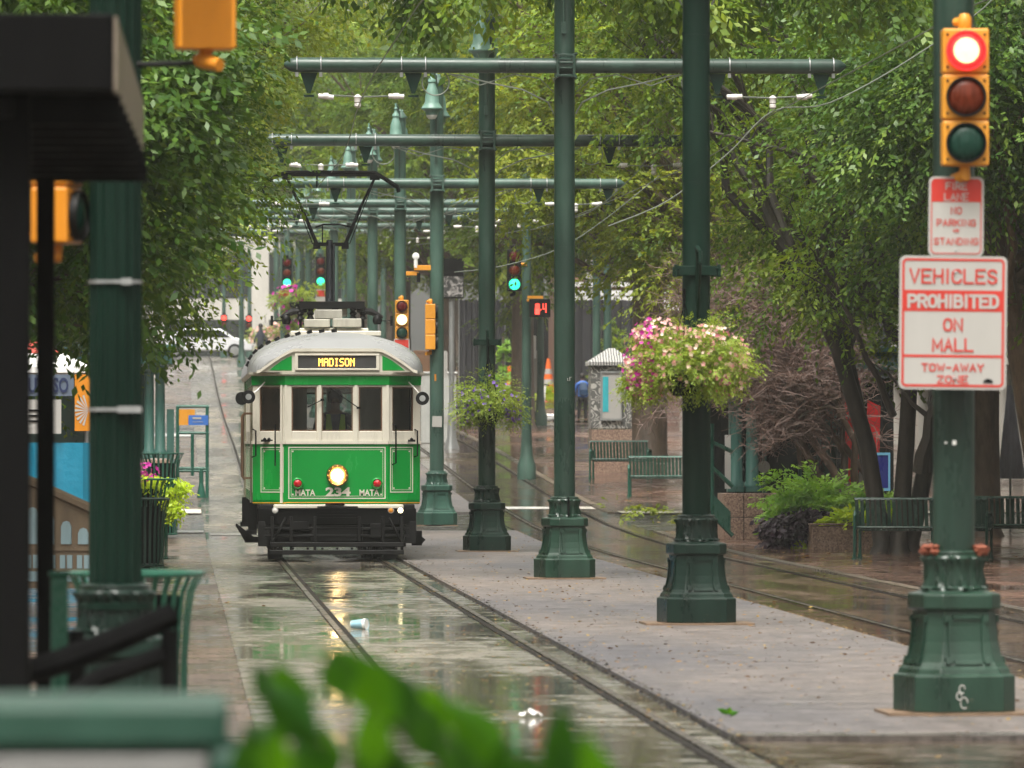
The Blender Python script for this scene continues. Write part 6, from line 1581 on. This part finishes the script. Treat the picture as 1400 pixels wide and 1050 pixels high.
# fluted pole
fp = thing('fluted_pole', 'dark fluted green post on the left with two silver band clamps', 'pole', (px(158, 31), 31, 0))
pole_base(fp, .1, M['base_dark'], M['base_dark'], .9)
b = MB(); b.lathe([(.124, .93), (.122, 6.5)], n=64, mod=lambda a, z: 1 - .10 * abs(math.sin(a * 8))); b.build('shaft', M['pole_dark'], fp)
b = MB(); b.lathe([(.125, .84), (.18, .845), (.18, .875), (.15, .885), (.15, .93), (.126, .935)], n=32); b.build('collar', M['pole_dark'], fp)
for zz, w_ in ((pz(386, 31), .05), (pz(560, 31), .11)):
    b = MB(); b.lathe([(.126, zz - .008), (.129, zz - .008), (.129, zz + .008), (.126, zz + .008)], n=32); b.box((.04 + w_ / 4, -.13, zz), (w_, .03, .03)); b.build('band_clamp', M['steel'], fp)
t = thing('green_bollard', 'slim green square post standing left of the flared bin', 'post', (px(82, 26), 26, 0))
b = MB(); b.bb(-.035, .035, -.035, .035, 0, 1.1); b.bb(-.045, .045, -.045, .045, 1.1, 1.12); b.build('shaft', M['bin_green'], t, .008)
# near planter box
M['railgreen'] = paint('faded sea green paint', (.009, .048, .03), .5, .2, 6, .003)
t = thing('newspaper_box', 'blurred green-framed grey box in the bottom left corner', 'street box', (0, 10, 0))
b = MB(); b.bb(-.62, .075, -.02, .42, 1.165, 1.235); b.bb(.045, .095, -.035, .015, 0, 1.164); b.bb(-.62, -.57, -.035, .015, 0, 1.164); b.bb(.045, .095, .38, .42, 0, 1.164); b.build('frame', M['railgreen'], t, .012)
b = MB(); b.bb(-.569, .044, -.015, .40, .3, 1.155); b.build('panel', paint('grey box panel', (.16, .16, .155), .5, .1, 4), t, .008)
t = thing('potted_shrub', 'large blurred green leaves rising at the bottom edge in front of the tracks', 'plant', (.30, 9.6, 0))
b = MB(); b.lathe([(.24, 0), (.30, .45), (.33, .5), (.33, .55), (.29, .55), (.27, .45), (0, .45)], n=28); b.build('pot', M['granite'], t)
rngp = random.Random(8); st = MB(); lv = []; tint = []
def big_leaf(base, tip, w, droop=.0, roll=0.0):
    base = Vector(base); tip = Vector(tip); d = tip - base; L = d.length; dn = d.normalized(); side = dn.cross(Vector((0, 1, 0))).normalized(); nn = side.cross(dn).normalized()
    side = (side * math.cos(roll) + nn * math.sin(roll)).normalized(); nn = side.cross(dn).normalized()
    rows = 7; prof = [.05, .62, .98, .9, .62, .30, .01]; vs = []
    for i in range(rows):
        t_ = i / (rows - 1); c = base + d * t_ + nn * (-droop * L * (t_ - .5) ** 2 + .0)
        for s_ in (-1, -.5, 0, .5, 1): vs.append(c + side * s_ * w * prof[i] / 2 + nn * abs(s_) * w * .16)
    return [tuple(v) for v in vs], [(i * 5 + j, i * 5 + j + 1, i * 5 + j + 6, i * 5 + j + 5) for i in range(rows - 1) for j in range(4)]
lm = MB()
def P3(pxx, pyy, d): return (px(pxx, d) - .30, d - 9.6, pz(pyy, d))
lfs = [((545, 985), (445, 875), 72, 9.4), ((560, 1010), (520, 900), 74, 9.6), ((470, 960), (455, 880), 60, 9.3), ((700, 1050), (600, 950), 70, 9.5), ((600, 1040), (560, 950), 64, 9.7), ((440, 1010), (350, 930), 70, 9.9), ((420, 1000), (375, 895), 56, 10.0), ((400, 1040), (330, 990), 60, 10.2),
       ((775, 1080), (765, 950), 48, 9.2), ((800, 1090), (805, 985), 34, 9.3), ((560, 1090), (480, 1010), 60, 9.5), ((650, 1100), (640, 1000), 70, 9.8), ((520, 1060), (500, 960), 60, 9.1), ((690, 1100), (690, 1010), 60, 9.4), ((380, 960), (345, 905), 44, 10.1), ((610, 1000), (575, 930), 50, 9.9), ((460, 1080), (400, 1010), 70, 9.6), ((740, 1100), (720, 1030), 50, 9.5)]
for i in range(26):
    qx = rngp.uniform(330, 810); qy = rngp.uniform(985, 1065); lfs.append(((qx + rngp.uniform(-10, 40), qy + 90), (qx, qy), rngp.uniform(40, 74), rngp.uniform(9.1, 10.2)))
lm2 = MB()
for i, (a, c, w, d) in enumerate(lfs):
    v, f = big_leaf(P3(*a, d), P3(*c, d - .1), w / 9000 * d * 1.0, .3, rngp.uniform(-.5, .5)); (lm if i % 3 else lm2).add(v, f, True)
    pb = Vector(P3(*a, d)); st.tube([(0, 0, .45), (pb.x * .5, pb.y * .5, .45 + (pb.z - .45) * .6), tuple(pb)], [.012, .008, .004], 6)
for i in range(44):
    a = rngp.uniform(0, 2 * PI); rr = rngp.uniform(.02, .28); z_ = rngp.uniform(.6, 1.05); p0 = Vector((rr * math.cos(a), rr * math.sin(a), z_)); p1 = p0 + Vector((math.cos(a) * .09, math.sin(a) * .09, rngp.uniform(-.03, .08)))
    v, f = big_leaf(p0, p1, .065, .3, rngp.uniform(-.5, .5)); (lm if i % 2 else lm2).add(v, f, True); st.tube([(0, 0, .45), tuple(p0)], .004, 4)
st.build('stems', M['bark'], t)
lmat = leafmat('broad shrub leaves', [(.012, .06, .008), (.025, .10, .01), (.04, .15, .012), (.07, .20, .02)], .35, .4, 9)
lmat2 = leafmat('broad bright shrub leaves', [(.03, .13, .008), (.06, .20, .01), (.10, .28, .015), (.15, .34, .02)], .35, .45, 9)
lm.build('leaves', lmat, t); lm2.build('bright_leaves', lmat2, t)

# ------------------------------------------------------------------ middle distance things on the right
def cone(label, x, y, h, r):
    t = thing('traffic_cone', label, 'traffic cone', (x, y, gz(y)), 0, 'orange and white works markers')
    b = MB(); b.bb(-r * 1.25, r * 1.25, -r * 1.25, r * 1.25, 0, .05); b.build('foot', M['blackrubber'], t)
    b = MB(); w_ = MB()
    for i in range(7):
        z0_, z1_ = .05 + (h - .05) * i / 7, .05 + (h - .05) * (i + 1) / 7
        r0_, r1_ = r * (1 - .78 * i / 7), r * (1 - .78 * (i + 1) / 7)
        (w_ if i in (2, 4) else b).lathe([(r0_, z0_), (r1_, z1_)], n=18)
    bo = b.build('body', M['cone'], t); w_.build('reflective_band', M['signwhite'], bo)
M['cone'] = paint('works orange', (.75, .14, .02), .45, .1, 4, 0)
def barrel(label, x, y):
    t = thing('traffic_barrel', label, 'traffic barrel', (x, y, gz(y)), 0, 'orange and white works markers')
    b = MB(); w_ = MB()
    zs_ = np.linspace(.05, 1.05, 7)
    for i in range(6): (w_ if i in (1, 3) else b).lathe([(.31 - .015 * i, zs_[i]), (.30 - .015 * i, zs_[i + 1])], n=20)
    b.lathe([(.22, 1.05), (.15, 1.08), (0, 1.08)], n=20); b.lathe([(.38, 0), (.36, .05), (.31, .05)], n=20)
    bo = b.build('body', M['cone'], t); w_.build('reflective_band', M['signwhite'], bo)
barrel('orange and white works barrel left of the white info pylon', px(702, 246), 246)
cone('tall orange and white cone left of the middle green pole', px(750, 244), 244, 1.4, .26)
def scooter(label, x, y, rz, col):
    t = thing('kick_scooter', label, 'scooter', (x, y, gz(y)), rz, 'parked rental scooters')
    for x_ in (-.45, .45):
        b = MB(); b.lathe([(0, -.03), (.08, -.03), (.125, -.02), (.125, .02), (.08, .03), (0, .03)], (x_, 0, .125), 20, 'y'); b.build('wheel', M['blackrubber'], t)
    b = MB(); b.tube([(-.45, 0, .2), (-.3, 0, .16), (.25, 0, .14), (.42, 0, .22)], [.03, .07, .07, .04], 8); b.build('deck', M['white'], t)
    b = MB(); b.tube([(-.45, 0, .13), (-.40, 0, .35), (-.28, 0, 1.12)], [.03, .05, .035], 8); b.build('stem', M['white'], t)
    b = MB(); b.tube([(-.39, -.005, .42), (-.33, -.005, .8)], .055, 8); b.build('wrap', col, t)
    b = MB(); b.tube([(-.28, -.25, 1.12), (-.28, 0, 1.15), (-.28, .25, 1.12)], .022, 8); b.build('handlebar', M['black'], t)
teal = paint('teal wrap', (.01, .35, .38), .4, .1, 5, 0)
scooter('white and teal kick scooter in front of the cone, nearer one', px(742, 203), 203, R(10), teal)
scooter('white kick scooter parked behind the teal one', px(757, 208), 208, R(20), M['white'])
t = thing('info_pylon', 'pair of white upright street maps around a post, left of the middle green pole', 'sign', (px(722, 200), 200, gz(200)))
b = MB(); b.bb(-.30, -.08, -.03, .03, 1.0, 2.45); b.bb(.12, .38, -.03, .03, 1.0, 2.3); b.build('panel', M['signwhite'], t, .01)
b = MB(); b.bb(-.22, .24, -.12, -.08, 2.05, 2.75); b.build('header', M['white'], t, .02)
b = MB(); b.lathe([(.22, 0), (.2, .8), (.12, 1.0), (.11, 3.2)], n=16); b.build('post', M['pole'], t)
b = MB(); b.bb(-.26, -.17, -.04, -.035, 1.35, 1.55); b.bb(-.25, -.18, -.04, -.035, 1.75, 1.8); b.build('print', paint('blue print', (.03, .1, .4), .5, .1, 5, 0), t)
t = thing('utility_cabinet', 'pale grey metal cabinet tucked behind the right flank of the trolley', 'cabinet', (px(600, 176), 176, gz(176)))
b = MB(); b.bb(-.48, .46, 0, .6, .0, 1.85); b.bb(-.52, .50, -.03, .63, 1.85, 1.92); b.build('case', flat('pale grey enamel', (.42, .43, .41), .4), t, .02)
b = MB(); b.bb(.0, .01, -.01, .0, .1, 1.75); b.bb(.13, .32, -.012, 0, .55, .75); b.build('label_plate', M['signwhite'], t)
t = thing('sign', 'back of a white rounded sign behind the pole with the paper notice', 'sign', (px(600, 160), 160, pz(498, 160)))
b = MB(); b.prism_y(rrect(.42, .66, .05), -.003, .003); b.build('panel', M['signwhite'], t)
b = MB(); b.cyl((0, .03, -(pz(498, 160) - gz(160))), (0, .03, .3), .03, 8); b.build('post', M['steel'], t)
t = thing('sign', 'small red and white sign hanging below the lit amber signal', 'sign', (px(549, 134), 134.1, pz(477, 134)))
b = MB(); b.prism_y(rrect(.32, .42, .03), -.003, .003); b.build('panel', M['signwhite'], t)
b = MB(); b.bb(-.14, .14, -.008, -.004, .02, .19); b.bb(-.12, .12, -.008, -.004, -.13, -.10); b.bb(-.12, .12, -.008, -.004, -.06, -.03); b.build('red_print', M['redpaint'], t)
for lab, p_, y_, d_ in (('small faded red sign under the leftmost distant green light', 388, 407, 205), ('small faded red sign under the green light beside the mast', 439, 407, 205)):
    t = thing('sign', lab, 'sign', (px(p_, d_), d_ - .3, pz(y_, d_))); b = MB(); b.prism_y(rrect(.36, .5, .03), -.003, .003); b.build('panel', M['signwhite'], t)
    b = MB(); b.bb(-.15, .15, -.008, -.004, .03, .22); b.bb(-.14, .14, -.008, -.004, -.18, -.13); b.build('red_print', M['redpaint'], t)
t = thing('poster_stand', 'black and white poster on a grey stand left of the small basket pole', 'poster', (px(620, 170), 170, gz(170)))
b = MB(); b.cyl((-.05, 0, 0), (-.05, 0, pz(400, 170) - gz(170)), .07, 12); b.lathe([(.2, 0), (.12, .3), (.08, 1.2)], (-.05, 0, 0), 14); b.build('post', M['steel'], t)
b = MB(); b.bb(-.30, .26, -.12, -.02, pz(408, 170) - gz(170), pz(353, 170) - gz(170)); pf = b.build('panel', M['black'], t, .01)
def posterm():
    m, nt, b = new_mat('photo print'); tc = N(nt, 'ShaderNodeTexCoord'); s = N(nt, 'ShaderNodeTexNoise', Scale=7.0, Detail=5, Distortion=1)
    nt.links.new(tc.outputs['Object'], s.inputs['Vector']); r = ramp(nt, [(.42, (.02, .02, .02)), (.62, (.38, .36, .35))]); nt.links.new(s.outputs['Fac'], r.inputs[0]); nt.links.new(r.outputs[0], b.inputs['Base Color']); return m
b = MB(); b.bb(-.28, .24, -.13, -.122, pz(406, 170) - gz(170), pz(378, 170) - gz(170)); b.build('print', posterm(), t)
t = thing('site_hoarding', 'charcoal mesh construction hoarding across the right pavement', 'hoarding', (0, 0, gz(222)))
M['mesh'] = paint('charcoal mesh cloth', (.018, .018, .022), .7, .35, 3, .02)
for (a_, c_, d_) in ((628, 690, 222), (690, 800, 262), (775, 905, 224)):
    b = MB(); n_ = 24
    x0_, x1_ = px(a_, d_), px(c_, d_); zt_ = pz(410 if d_ > 223 or a_ < 700 else 402, d_) - gz(222)
    vs = []; fs = []
    for i in range(n_ + 1): x_ = x0_ + (x1_ - x0_) * i / n_; yo = d_ + .06 * math.sin(i * 1.9); vs += [(x_, yo, -.4), (x_, yo, zt_ + .03 * math.sin(i * 2.3))]
    for i in range(n_): fs.append((2 * i, 2 * i + 2, 2 * i + 3, 2 * i + 1))
    b.add(vs, fs, True); b.build('mesh_panel', M['mesh'], t)
    b = MB()
    for i in range(4): x_ = x0_ + (x1_ - x0_) * i / 3; b.cyl((x_, d_ + .1, -.4), (x_, d_ + .1, zt_ + .05), .03, 6)
    b.build('fence_post', M['steel'], t)
t = thing('litter_bin', 'brown box bin behind the amber signal', 'litter bin', (px(577, 225), 225, gz(225)))
b = MB(); b.bb(-.28, .7, 0, .6, 0, 1.9); b.bb(-.3, .72, -.02, .62, 1.9, 2.0); b.build('case', paint('tan box', (.28, .15, .08), .5, .2, 4), t, .02)
def conifer(label, x, y, h):
    t = thing('clipped_conifer', label, 'conifer', (x, y, gz(y)))
    b = MB(); b.lathe([(.3, 0), (.36, .55), (.3, .55), (0, .5)], n=20); b.build('planter', M['steel'], t)
    b = MB(); b.cyl((0, 0, .4), (0, 0, h), .03, 6); b.build('trunk', M['bark'], t)
    crown_mesh('crown', [(0, 0, .6 + (h - .6) * k / 6 + .1, .38 * (1 - k / 7), .38 * (1 - k / 7), .3) for k in range(6)], 500, M['leafHerb'], t, 9, .08, 8, (.08, .18), -.4)
conifer('small clipped conifer in a grey tub right of the small flower basket', px(688, 215), 215, 2.6)
t = thing('shrub', 'pale green shrub in front of the charcoal hoarding beside the kiosk', 'shrub', (px(832, 216), 216, gz(216)))
b = MB(); b.cyl((0, 0, 0), (0, 0, 1), .04, 6); b.build('stems', M['bark'], t)
crown_mesh('foliage', [(0, 0, 1.2, .5, .5, .7), (.2, 0, 2.0, .4, .4, .7), (-.2, 0, .8, .5, .5, .5)], 700, M['leafB'], t, 10, .12, 8, (.15, .35), -.2)
for lab, p_, y_, d_ in (('tuft of plants at the foot of the barrels', 735, 543, 235), ('tuft of yellowing weeds on the right pavement below the kiosk bench', 868, 684, 118)):
    t = thing('weeds', lab, 'weeds', (px(p_, d_), d_, gz(d_))); crown_mesh('foliage', [(0, 0, .25, .7, .4, .25), (.5, 0, .15, .4, .3, .2)], 260 if d_ > 200 else 60, M['leafLime'] if d_ > 200 else M['leafC'], t, 3, .08, 8, (.1, .25), -.1)
# white car crossing at the crest
D_CAR = 312
t = thing('parked_car', 'white saloon car crossing at the misty top of the street', 'car', (px(280, D_CAR), D_CAR, gz(D_CAR)))
b = MB()
side = [(-2.2, .35), (2.25, .35), (2.3, .65), (2.15, .85), (1.35, .98), (.75, 1.38), (-.9, 1.42), (-1.7, 1.02), (-2.2, .95)]
def carsec(y, k): return [(x * (1 - .02 * k), y, .35 + (z - .35) * (1 - .04 * k)) for x, z in side]
b.loft([carsec(.9, 1), carsec(.82, 0), carsec(-.82, 0), carsec(-.9, 1)]); b.build('body', paint('white car paint', (.72, .73, .75), .25, .05, 3, 0), t, .06, 3)
b = MB(); b.prism_y([(-1.55, 1.0), (1.2, .98), (.68, 1.32), (-.85, 1.35)], -.915, -.9); b.build('side_window', M['darkglass'], t)
for x_ in (-1.4, 1.4):
    w_ = MB(); w_.lathe([(0, -.1), (.2, -.1), (.33, -.09), (.34, .0), (.33, .09), (0, .1)], (x_, -.86, .34), 24, 'y'); wh = w_.build('wheel', M['blackrubber'], t)
    w_ = MB(); w_.lathe([(.22, -.105), (.1, -.12), (0, -.12)], (x_, -.86, .34), 16, 'y'); w_.build('rim', M['steel'], wh)
b = MB(); b.box((2.22, -.6, .72), (.12, .4, .14)); b.build('headlight', M['insul'], t)
t = thing('person', 'faint pedestrian beside the red light near the white car', 'person', (px(356, 300), 300, gz(300)))
skin_mesh('body', [((0, 0, .95), (.15, .11)), ((0, 0, 1.3), (.19, .12)), ((0, 0, 1.45), (.09, .08)), ((0, 0, 1.55), .06), ((0, 0, 1.66), (.08, .09)), ((.1, 0, .5), .075), ((.1, 0, .06), .05), ((-.1, .1, .5), .075), ((-.1, .15, .06), .05), ((.26, 0, 1.1), .05), ((.28, 0, .85), .035), ((-.26, 0, 1.1), .05), ((-.28, 0, .85), .035)], [(0, 1), (1, 2), (2, 3), (3, 4), (0, 5), (5, 6), (0, 7), (7, 8), (2, 9), (9, 10), (2, 11), (11, 12)], M['uniform'], t)
head_parts(t, (0, 0, 1.66), 1)

# ------------------------------------------------------------------ litter and leaves on the ground
t = thing('paper_cup', 'pale blue paper cup lying on the wet track', 'paper cup', (px(491, 57.2), 57.2, .045), 0); t.rotation_euler = (R(88), R(8), R(62))
b = MB(); b.lathe([(.032, -.07), (.034, -.068), (.048, .07), (.050, .072), (.046, .07), (.031, -.065), (0, -.066)], n=24); b.build('cup', paint('blue cup print', (.30, .52, .62), .4, .2, 14, 0), t)
b = MB(); b.lathe([(.0475, .045), (.0495, .069)], n=24); b.lathe([(.0335, -.072), (.035, -.05)], n=24); b.build('cup_band', M['white'], t)
t = thing('crumpled_paper', 'crumpled white paper scrap on the near track slab', 'litter', (px(725, 38.9), 38.9, .0), 0)
rr_ = random.Random(9); vs = []; fs = []; nn_ = 9
for i in range(nn_):
    for j in range(nn_): vs.append(((i / (nn_ - 1) - .5) * .13 + rr_.uniform(-.01, .01), (j / (nn_ - 1) - .5) * .12 + rr_.uniform(-.01, .01), .012 + rr_.uniform(0, .045) * (1 - abs(i - 4) / 5)))
for i in range(nn_ - 1):
    for j in range(nn_ - 1): a = i * nn_ + j; fs.append((a, a + nn_, a + nn_ + 1, a + 1))
b = MB(); b.add(vs, fs); b.build('paper', M['white'], t)
# fallen leaves and twigs: uncountable
def litter(name, n, x0, x1, y0, y1, seed, mat, s=.05):
    r = np.random.RandomState(seed); y = y0 * (y1 / y0) ** r.rand(n); x = r.uniform(x0, x1, n)
    z = np.array([gz(v) for v in y]) + .032
    a = r.uniform(0, 2 * PI, n); d = np.stack([np.cos(a), np.sin(a), r.uniform(0, .35, n)], 1); d = unit(d)
    ll = s * r.uniform(.4, 1.3, n)
    v, q = leaves(np.stack([x, y, z], 1), d, np.array([[0, 0, 1.0]]) + r.normal(size=(n, 3)) * .25, ll, ll * .5)
    o = np_mesh(name, v, q, mat, None, r.rand(n)); o['kind'] = 'stuff'; return o
M['dead'] = leafmat('fallen leaves', [(.03, .018, .01), (.09, .045, .02), (.22, .12, .03), (.30, .22, .05)], .4, .1, 2)
def lit2(name, n, xs, y0, y1, seed, sx, s=.045):
    r = np.random.RandomState(seed); y = y0 * (y1 / y0) ** r.rand(n); x = np.array(xs)[r.randint(0, len(xs), n)] + r.normal(0, sx, n)
    z = np.array([gz(v) for v in y]) + .012 + .02 * ((x > 3.02) & (x < 5.72))
    a = r.uniform(0, 2 * PI, n); d = unit(np.stack([np.cos(a), np.sin(a), r.uniform(0, .3, n)], 1)); ll = s * r.uniform(.4, 1.3, n)
    v, q = leaves(np.stack([x, y, z], 1), d, np.array([[0, 0, 1.0]]) + r.normal(size=(n, 3)) * .25, ll, ll * .5)
    o = np_mesh(name, v, q, M['dead'], None, r.rand(n)); o['kind'] = 'stuff'; return o
litter('fallen_leaves', 900, -3, 15, 30, 160, 1, M['dead'], .05)
litter('fallen_leaves', 1400, 1.42, 2.74, 36, 100, 15, M['dead'], .03)
litter('fallen_leaves', 1800, 3.05, 5.7, 36, 110, 12, M['dead'], .03)
lit2('fallen_leaves', 900, [3.3, 3.9, 4.1, 4.9, 5.3], 44, 100, 16, .16, .045)
litter('fallen_leaves', 500, 8.5, 12, 85, 140, 13, M['dead'], .07)
lit2('fallen_leaves', 1800, [1.36, 2.80, 3.05, 3.0, .42], 30, 130, 2, .05, .03)
lit2('fallen_leaves', 1500, [5.72, 5.76], 36, 112, 14, .035, .035)
lit2('fallen_leaves', 700, [5.75, 8.1, 8.6], 40, 140, 3, .25, .045)
t = thing('fallen_sprig', 'small green leaf sprig on the median near the nearest pole', 'leaf', (px(997, 38.4), 38.4, .03))
b = MB()
for k in range(4):
    v, f = big_leaf((0, 0, .01), (.07 * math.cos(k * 1.5 + .3), .07 * math.sin(k * 1.5 + .3), .02 + .01 * k), .035, .2, .3); b.add(v, f, True)
b.build('leaves', lmat2, t)
# moss and mud fringe that grew along the outer rail
lit2('moss', 2600, [3.0, 3.02], 30, 100, 7, .03, .03).data.materials[0] = leafmat('dark moss', [(.01, .012, .006), (.02, .022, .010), (.035, .03, .015), (.05, .04, .02)], .6, 0, 3)

# ------------------------------------------------------------------ buildings behind the trees
M['stone'] = paint('pale stone facade', (.42, .40, .36), .6, .15, 1.2, .01)
M['brickwall'] = paint('brown brick facade', (.20, .11, .08), .6, .25, 2.5, .01)
def building(label, x0, x1, y0, y1, h, side, wm_, floors, bay, z0=0, shop=True):
    t = thing('building', label, 'building', (0, 0, z0)); fx = x1 if side < 0 else x0; s = 1 if side < 0 else -1
    fh = h / floors; ny_ = max(1, int((y1 - y0) / bay)); bw_ = (y1 - y0) / ny_
    core = MB(); core.bb(x0 + (.3 if side > 0 else 0), x1 - (.3 if side < 0 else 0), y0 + .3, y1 - .3, -1, h - .1); core.build('wall', wm_, t)
    p = MB()
    for i in range(ny_ + 1): yy = y0 + i * bw_; p.bb(min(fx, fx - s * .5), max(fx, fx - s * .5), yy - .35, yy + .35, -1, h)
    p.build('pilaster', wm_, t); p = MB()
    for k in range(floors + 1): zz = k * fh; p.bb(min(fx + s * .08, fx - s * .5), max(fx + s * .08, fx - s * .5), y0, y1, zz + (fh - .6 if k < floors else -.5), zz + (fh - .1 if k < floors else .3))
    p.build('string_course', M['stone'], t)
    for k in range(floors):
        for i in range(ny_):
            ya = y0 + i * bw_ + .35; yb_ = y0 + (i + 1) * bw_ - .35
            g = MB(); g.bb(min(fx - s * .28, fx - s * .26), max(fx - s * .28, fx - s * .26), ya, yb_, k * fh + (.5 if k else .2), k * fh + fh - .65)
            w_ = g.build('window', M['darkglass'], t)
            m_ = MB(); m_.bb(min(fx - s * .25, fx - s * .18), max(fx - s * .25, fx - s * .18), (ya + yb_) / 2 - .05, (ya + yb_) / 2 + .05, k * fh + (.5 if k else .2), k * fh + fh - .65); m_.build('frame', M['stone'], w_)
    # end wall facing the viewer
    e = MB()
    n_ = max(1, int((x1 - x0) / bay)); 
    for k in range(floors):
        for i in range(n_):
            xa = x0 + (x1 - x0) * i / n_ + .6; xb = x0 + (x1 - x0) * (i + 1) / n_ - .6
            e.bb(xa, xb, y0 + .27, y0 + .29, k * fh + .6, k * fh + fh - .8)
    e.build('end_window', M['darkglass'], t)
    return t
building('pale stone building glimpsed through the trees at the far right', 19.0, 34, 60, 175, 16, 1, M['stone'], 4, 5.5)
building('brown brick building behind the hoarding and the right trees', 18.5, 34, 215, 310, 18, 1, M['brickwall'], 4, 6, 2.4)
building('brown brick building behind the left trees', -28, -12.2, 50, 180, 16, -1, M['brickwall'], 4, 5.5)
building('pale stone building further up on the left', -28, -12.2, 200, 330, 18, -1, M['stone'], 4, 6, 2.1)
building('misty pale building closing the view at the end of the street', -22, 12, 430, 450, 22, -1, M['stone'], 5, 6, 6)
# low white canopy building at the corner, seen between trunks
t = thing('corner_pavilion', 'white banded corner building seen between the trunks above the hoarding', 'building', (0, 0, gz(235)))
b = MB(); b.bb(px(775, 240), px(1010, 240), 240, 252, 0, 9); b.build('wall', M['brickwall'], t)
b = MB()
for (z_, h_) in ((pz(424, 240) - gz(235), .5), (pz(404, 240) - gz(235), .18), (pz(392, 240) - gz(235), .16), (pz(330, 240) - gz(235), .6)): b.bb(px(770, 240), px(1012, 240), 239.4, 239.9, z_, z_ + h_)
b.build('white_band', M['white'], t)
b = MB()
for p_ in (800, 865, 930, 1000): b.bb(px(p_, 240), px(p_ + 16, 240), 239.6, 239.98, 0, 9)
b.build('pier', M['stone'], t)
# red sculpture and blue sign behind the multi-stemmed tree
t = thing('red_banner', 'red fabric panels standing behind the crooked trunks', 'banner', (px(1180, 105.2), 105.2, 0))
b = MB()
for k, (x_, w_, z1_) in enumerate(((-.18, .34, 2.75), (.16, .3, 2.3))):
    b.loft([[(x_ - w_ * .5, -.01, .3), (x_ + w_ * .35, .02, .3), (x_ + w_ * .35, .05, .3), (x_ - w_ * .5, .02, .3)], [(x_ - w_ * .2, -.03, z1_), (x_ + w_ * .5, .0, z1_ - .1), (x_ + w_ * .5, .03, z1_ - .1), (x_ - w_ * .2, .0, z1_)]])
b.build('cloth', paint('bright red fabric', (.65, .02, .025), .5, .2, 3, .02), t)
b = MB(); b.cyl((0, .05, 0), (0, .05, 2.8), .03, 8); b.build('pole', M['steel'], t)
t = thing('sign', 'small blue framed sign behind the planter herbs', 'sign', (px(1203, 103), 103, 0))
b = MB(); b.bb(-.14, .16, -.02, .02, .9, 1.42); b.build('panel', paint('deep blue enamel', (.015, .02, .16), .3, .1, 5, 0), t)
b = MB()
for q in ((-.17, .19, 1.42, 1.46), (-.17, .19, .86, .90), (-.17, -.14, .90, 1.42), (.16, .19, .90, 1.42)): b.bb(q[0], q[1], -.03, .01, q[2], q[3])
b.build('frame', paint('light blue', (.15, .4, .6), .4, .1, 5, 0), t)
b = MB(); b.cyl((0, .03, 0), (0, .03, .9), .03, 8); b.build('post', M['steel'], t)
t = thing('banner', 'striped grey and violet banner behind the mossy trunk at the right edge', 'banner', (px(1378, 112), 112, 0))
b = MB(); b.loft([[(-.12, 0, 1.0), (.35, 0, 1.0), (.35, .03, 1.0), (-.12, .03, 1.0)], [(.05, 0, 2.6), (.12, 0, 2.6), (.12, .03, 2.6), (.05, .03, 2.6)]]); b.build('cloth', paint('grey violet cloth', (.30, .31, .40), .5, .4, 6, 0), t)
b = MB(); b.cyl((.1, .05, 0), (.1, .05, 2.7), .02, 6); b.build('pole', M['steel'], t)

# ------------------------------------------------------------------ misty rain air
hz = MB(); hz.bb(-262, 262, -62.5, 815, -1.3, 32); hm = bpy.data.materials.new('misty air'); hm.use_nodes = True; hn = hm.node_tree; hn.nodes.clear()
ho = hn.nodes.new('ShaderNodeOutputMaterial'); pv = hn.nodes.new('ShaderNodeVolumePrincipled'); pv.inputs['Color'].default_value = (.93, .96, .93, 1); pv.inputs['Density'].default_value = HAZE
pv.inputs['Anisotropy'].default_value = 0.2
hn.links.new(pv.outputs[0], ho.inputs['Volume'])
if HAZE > 0: tag(hz.build('haze', hm), kind='stuff')
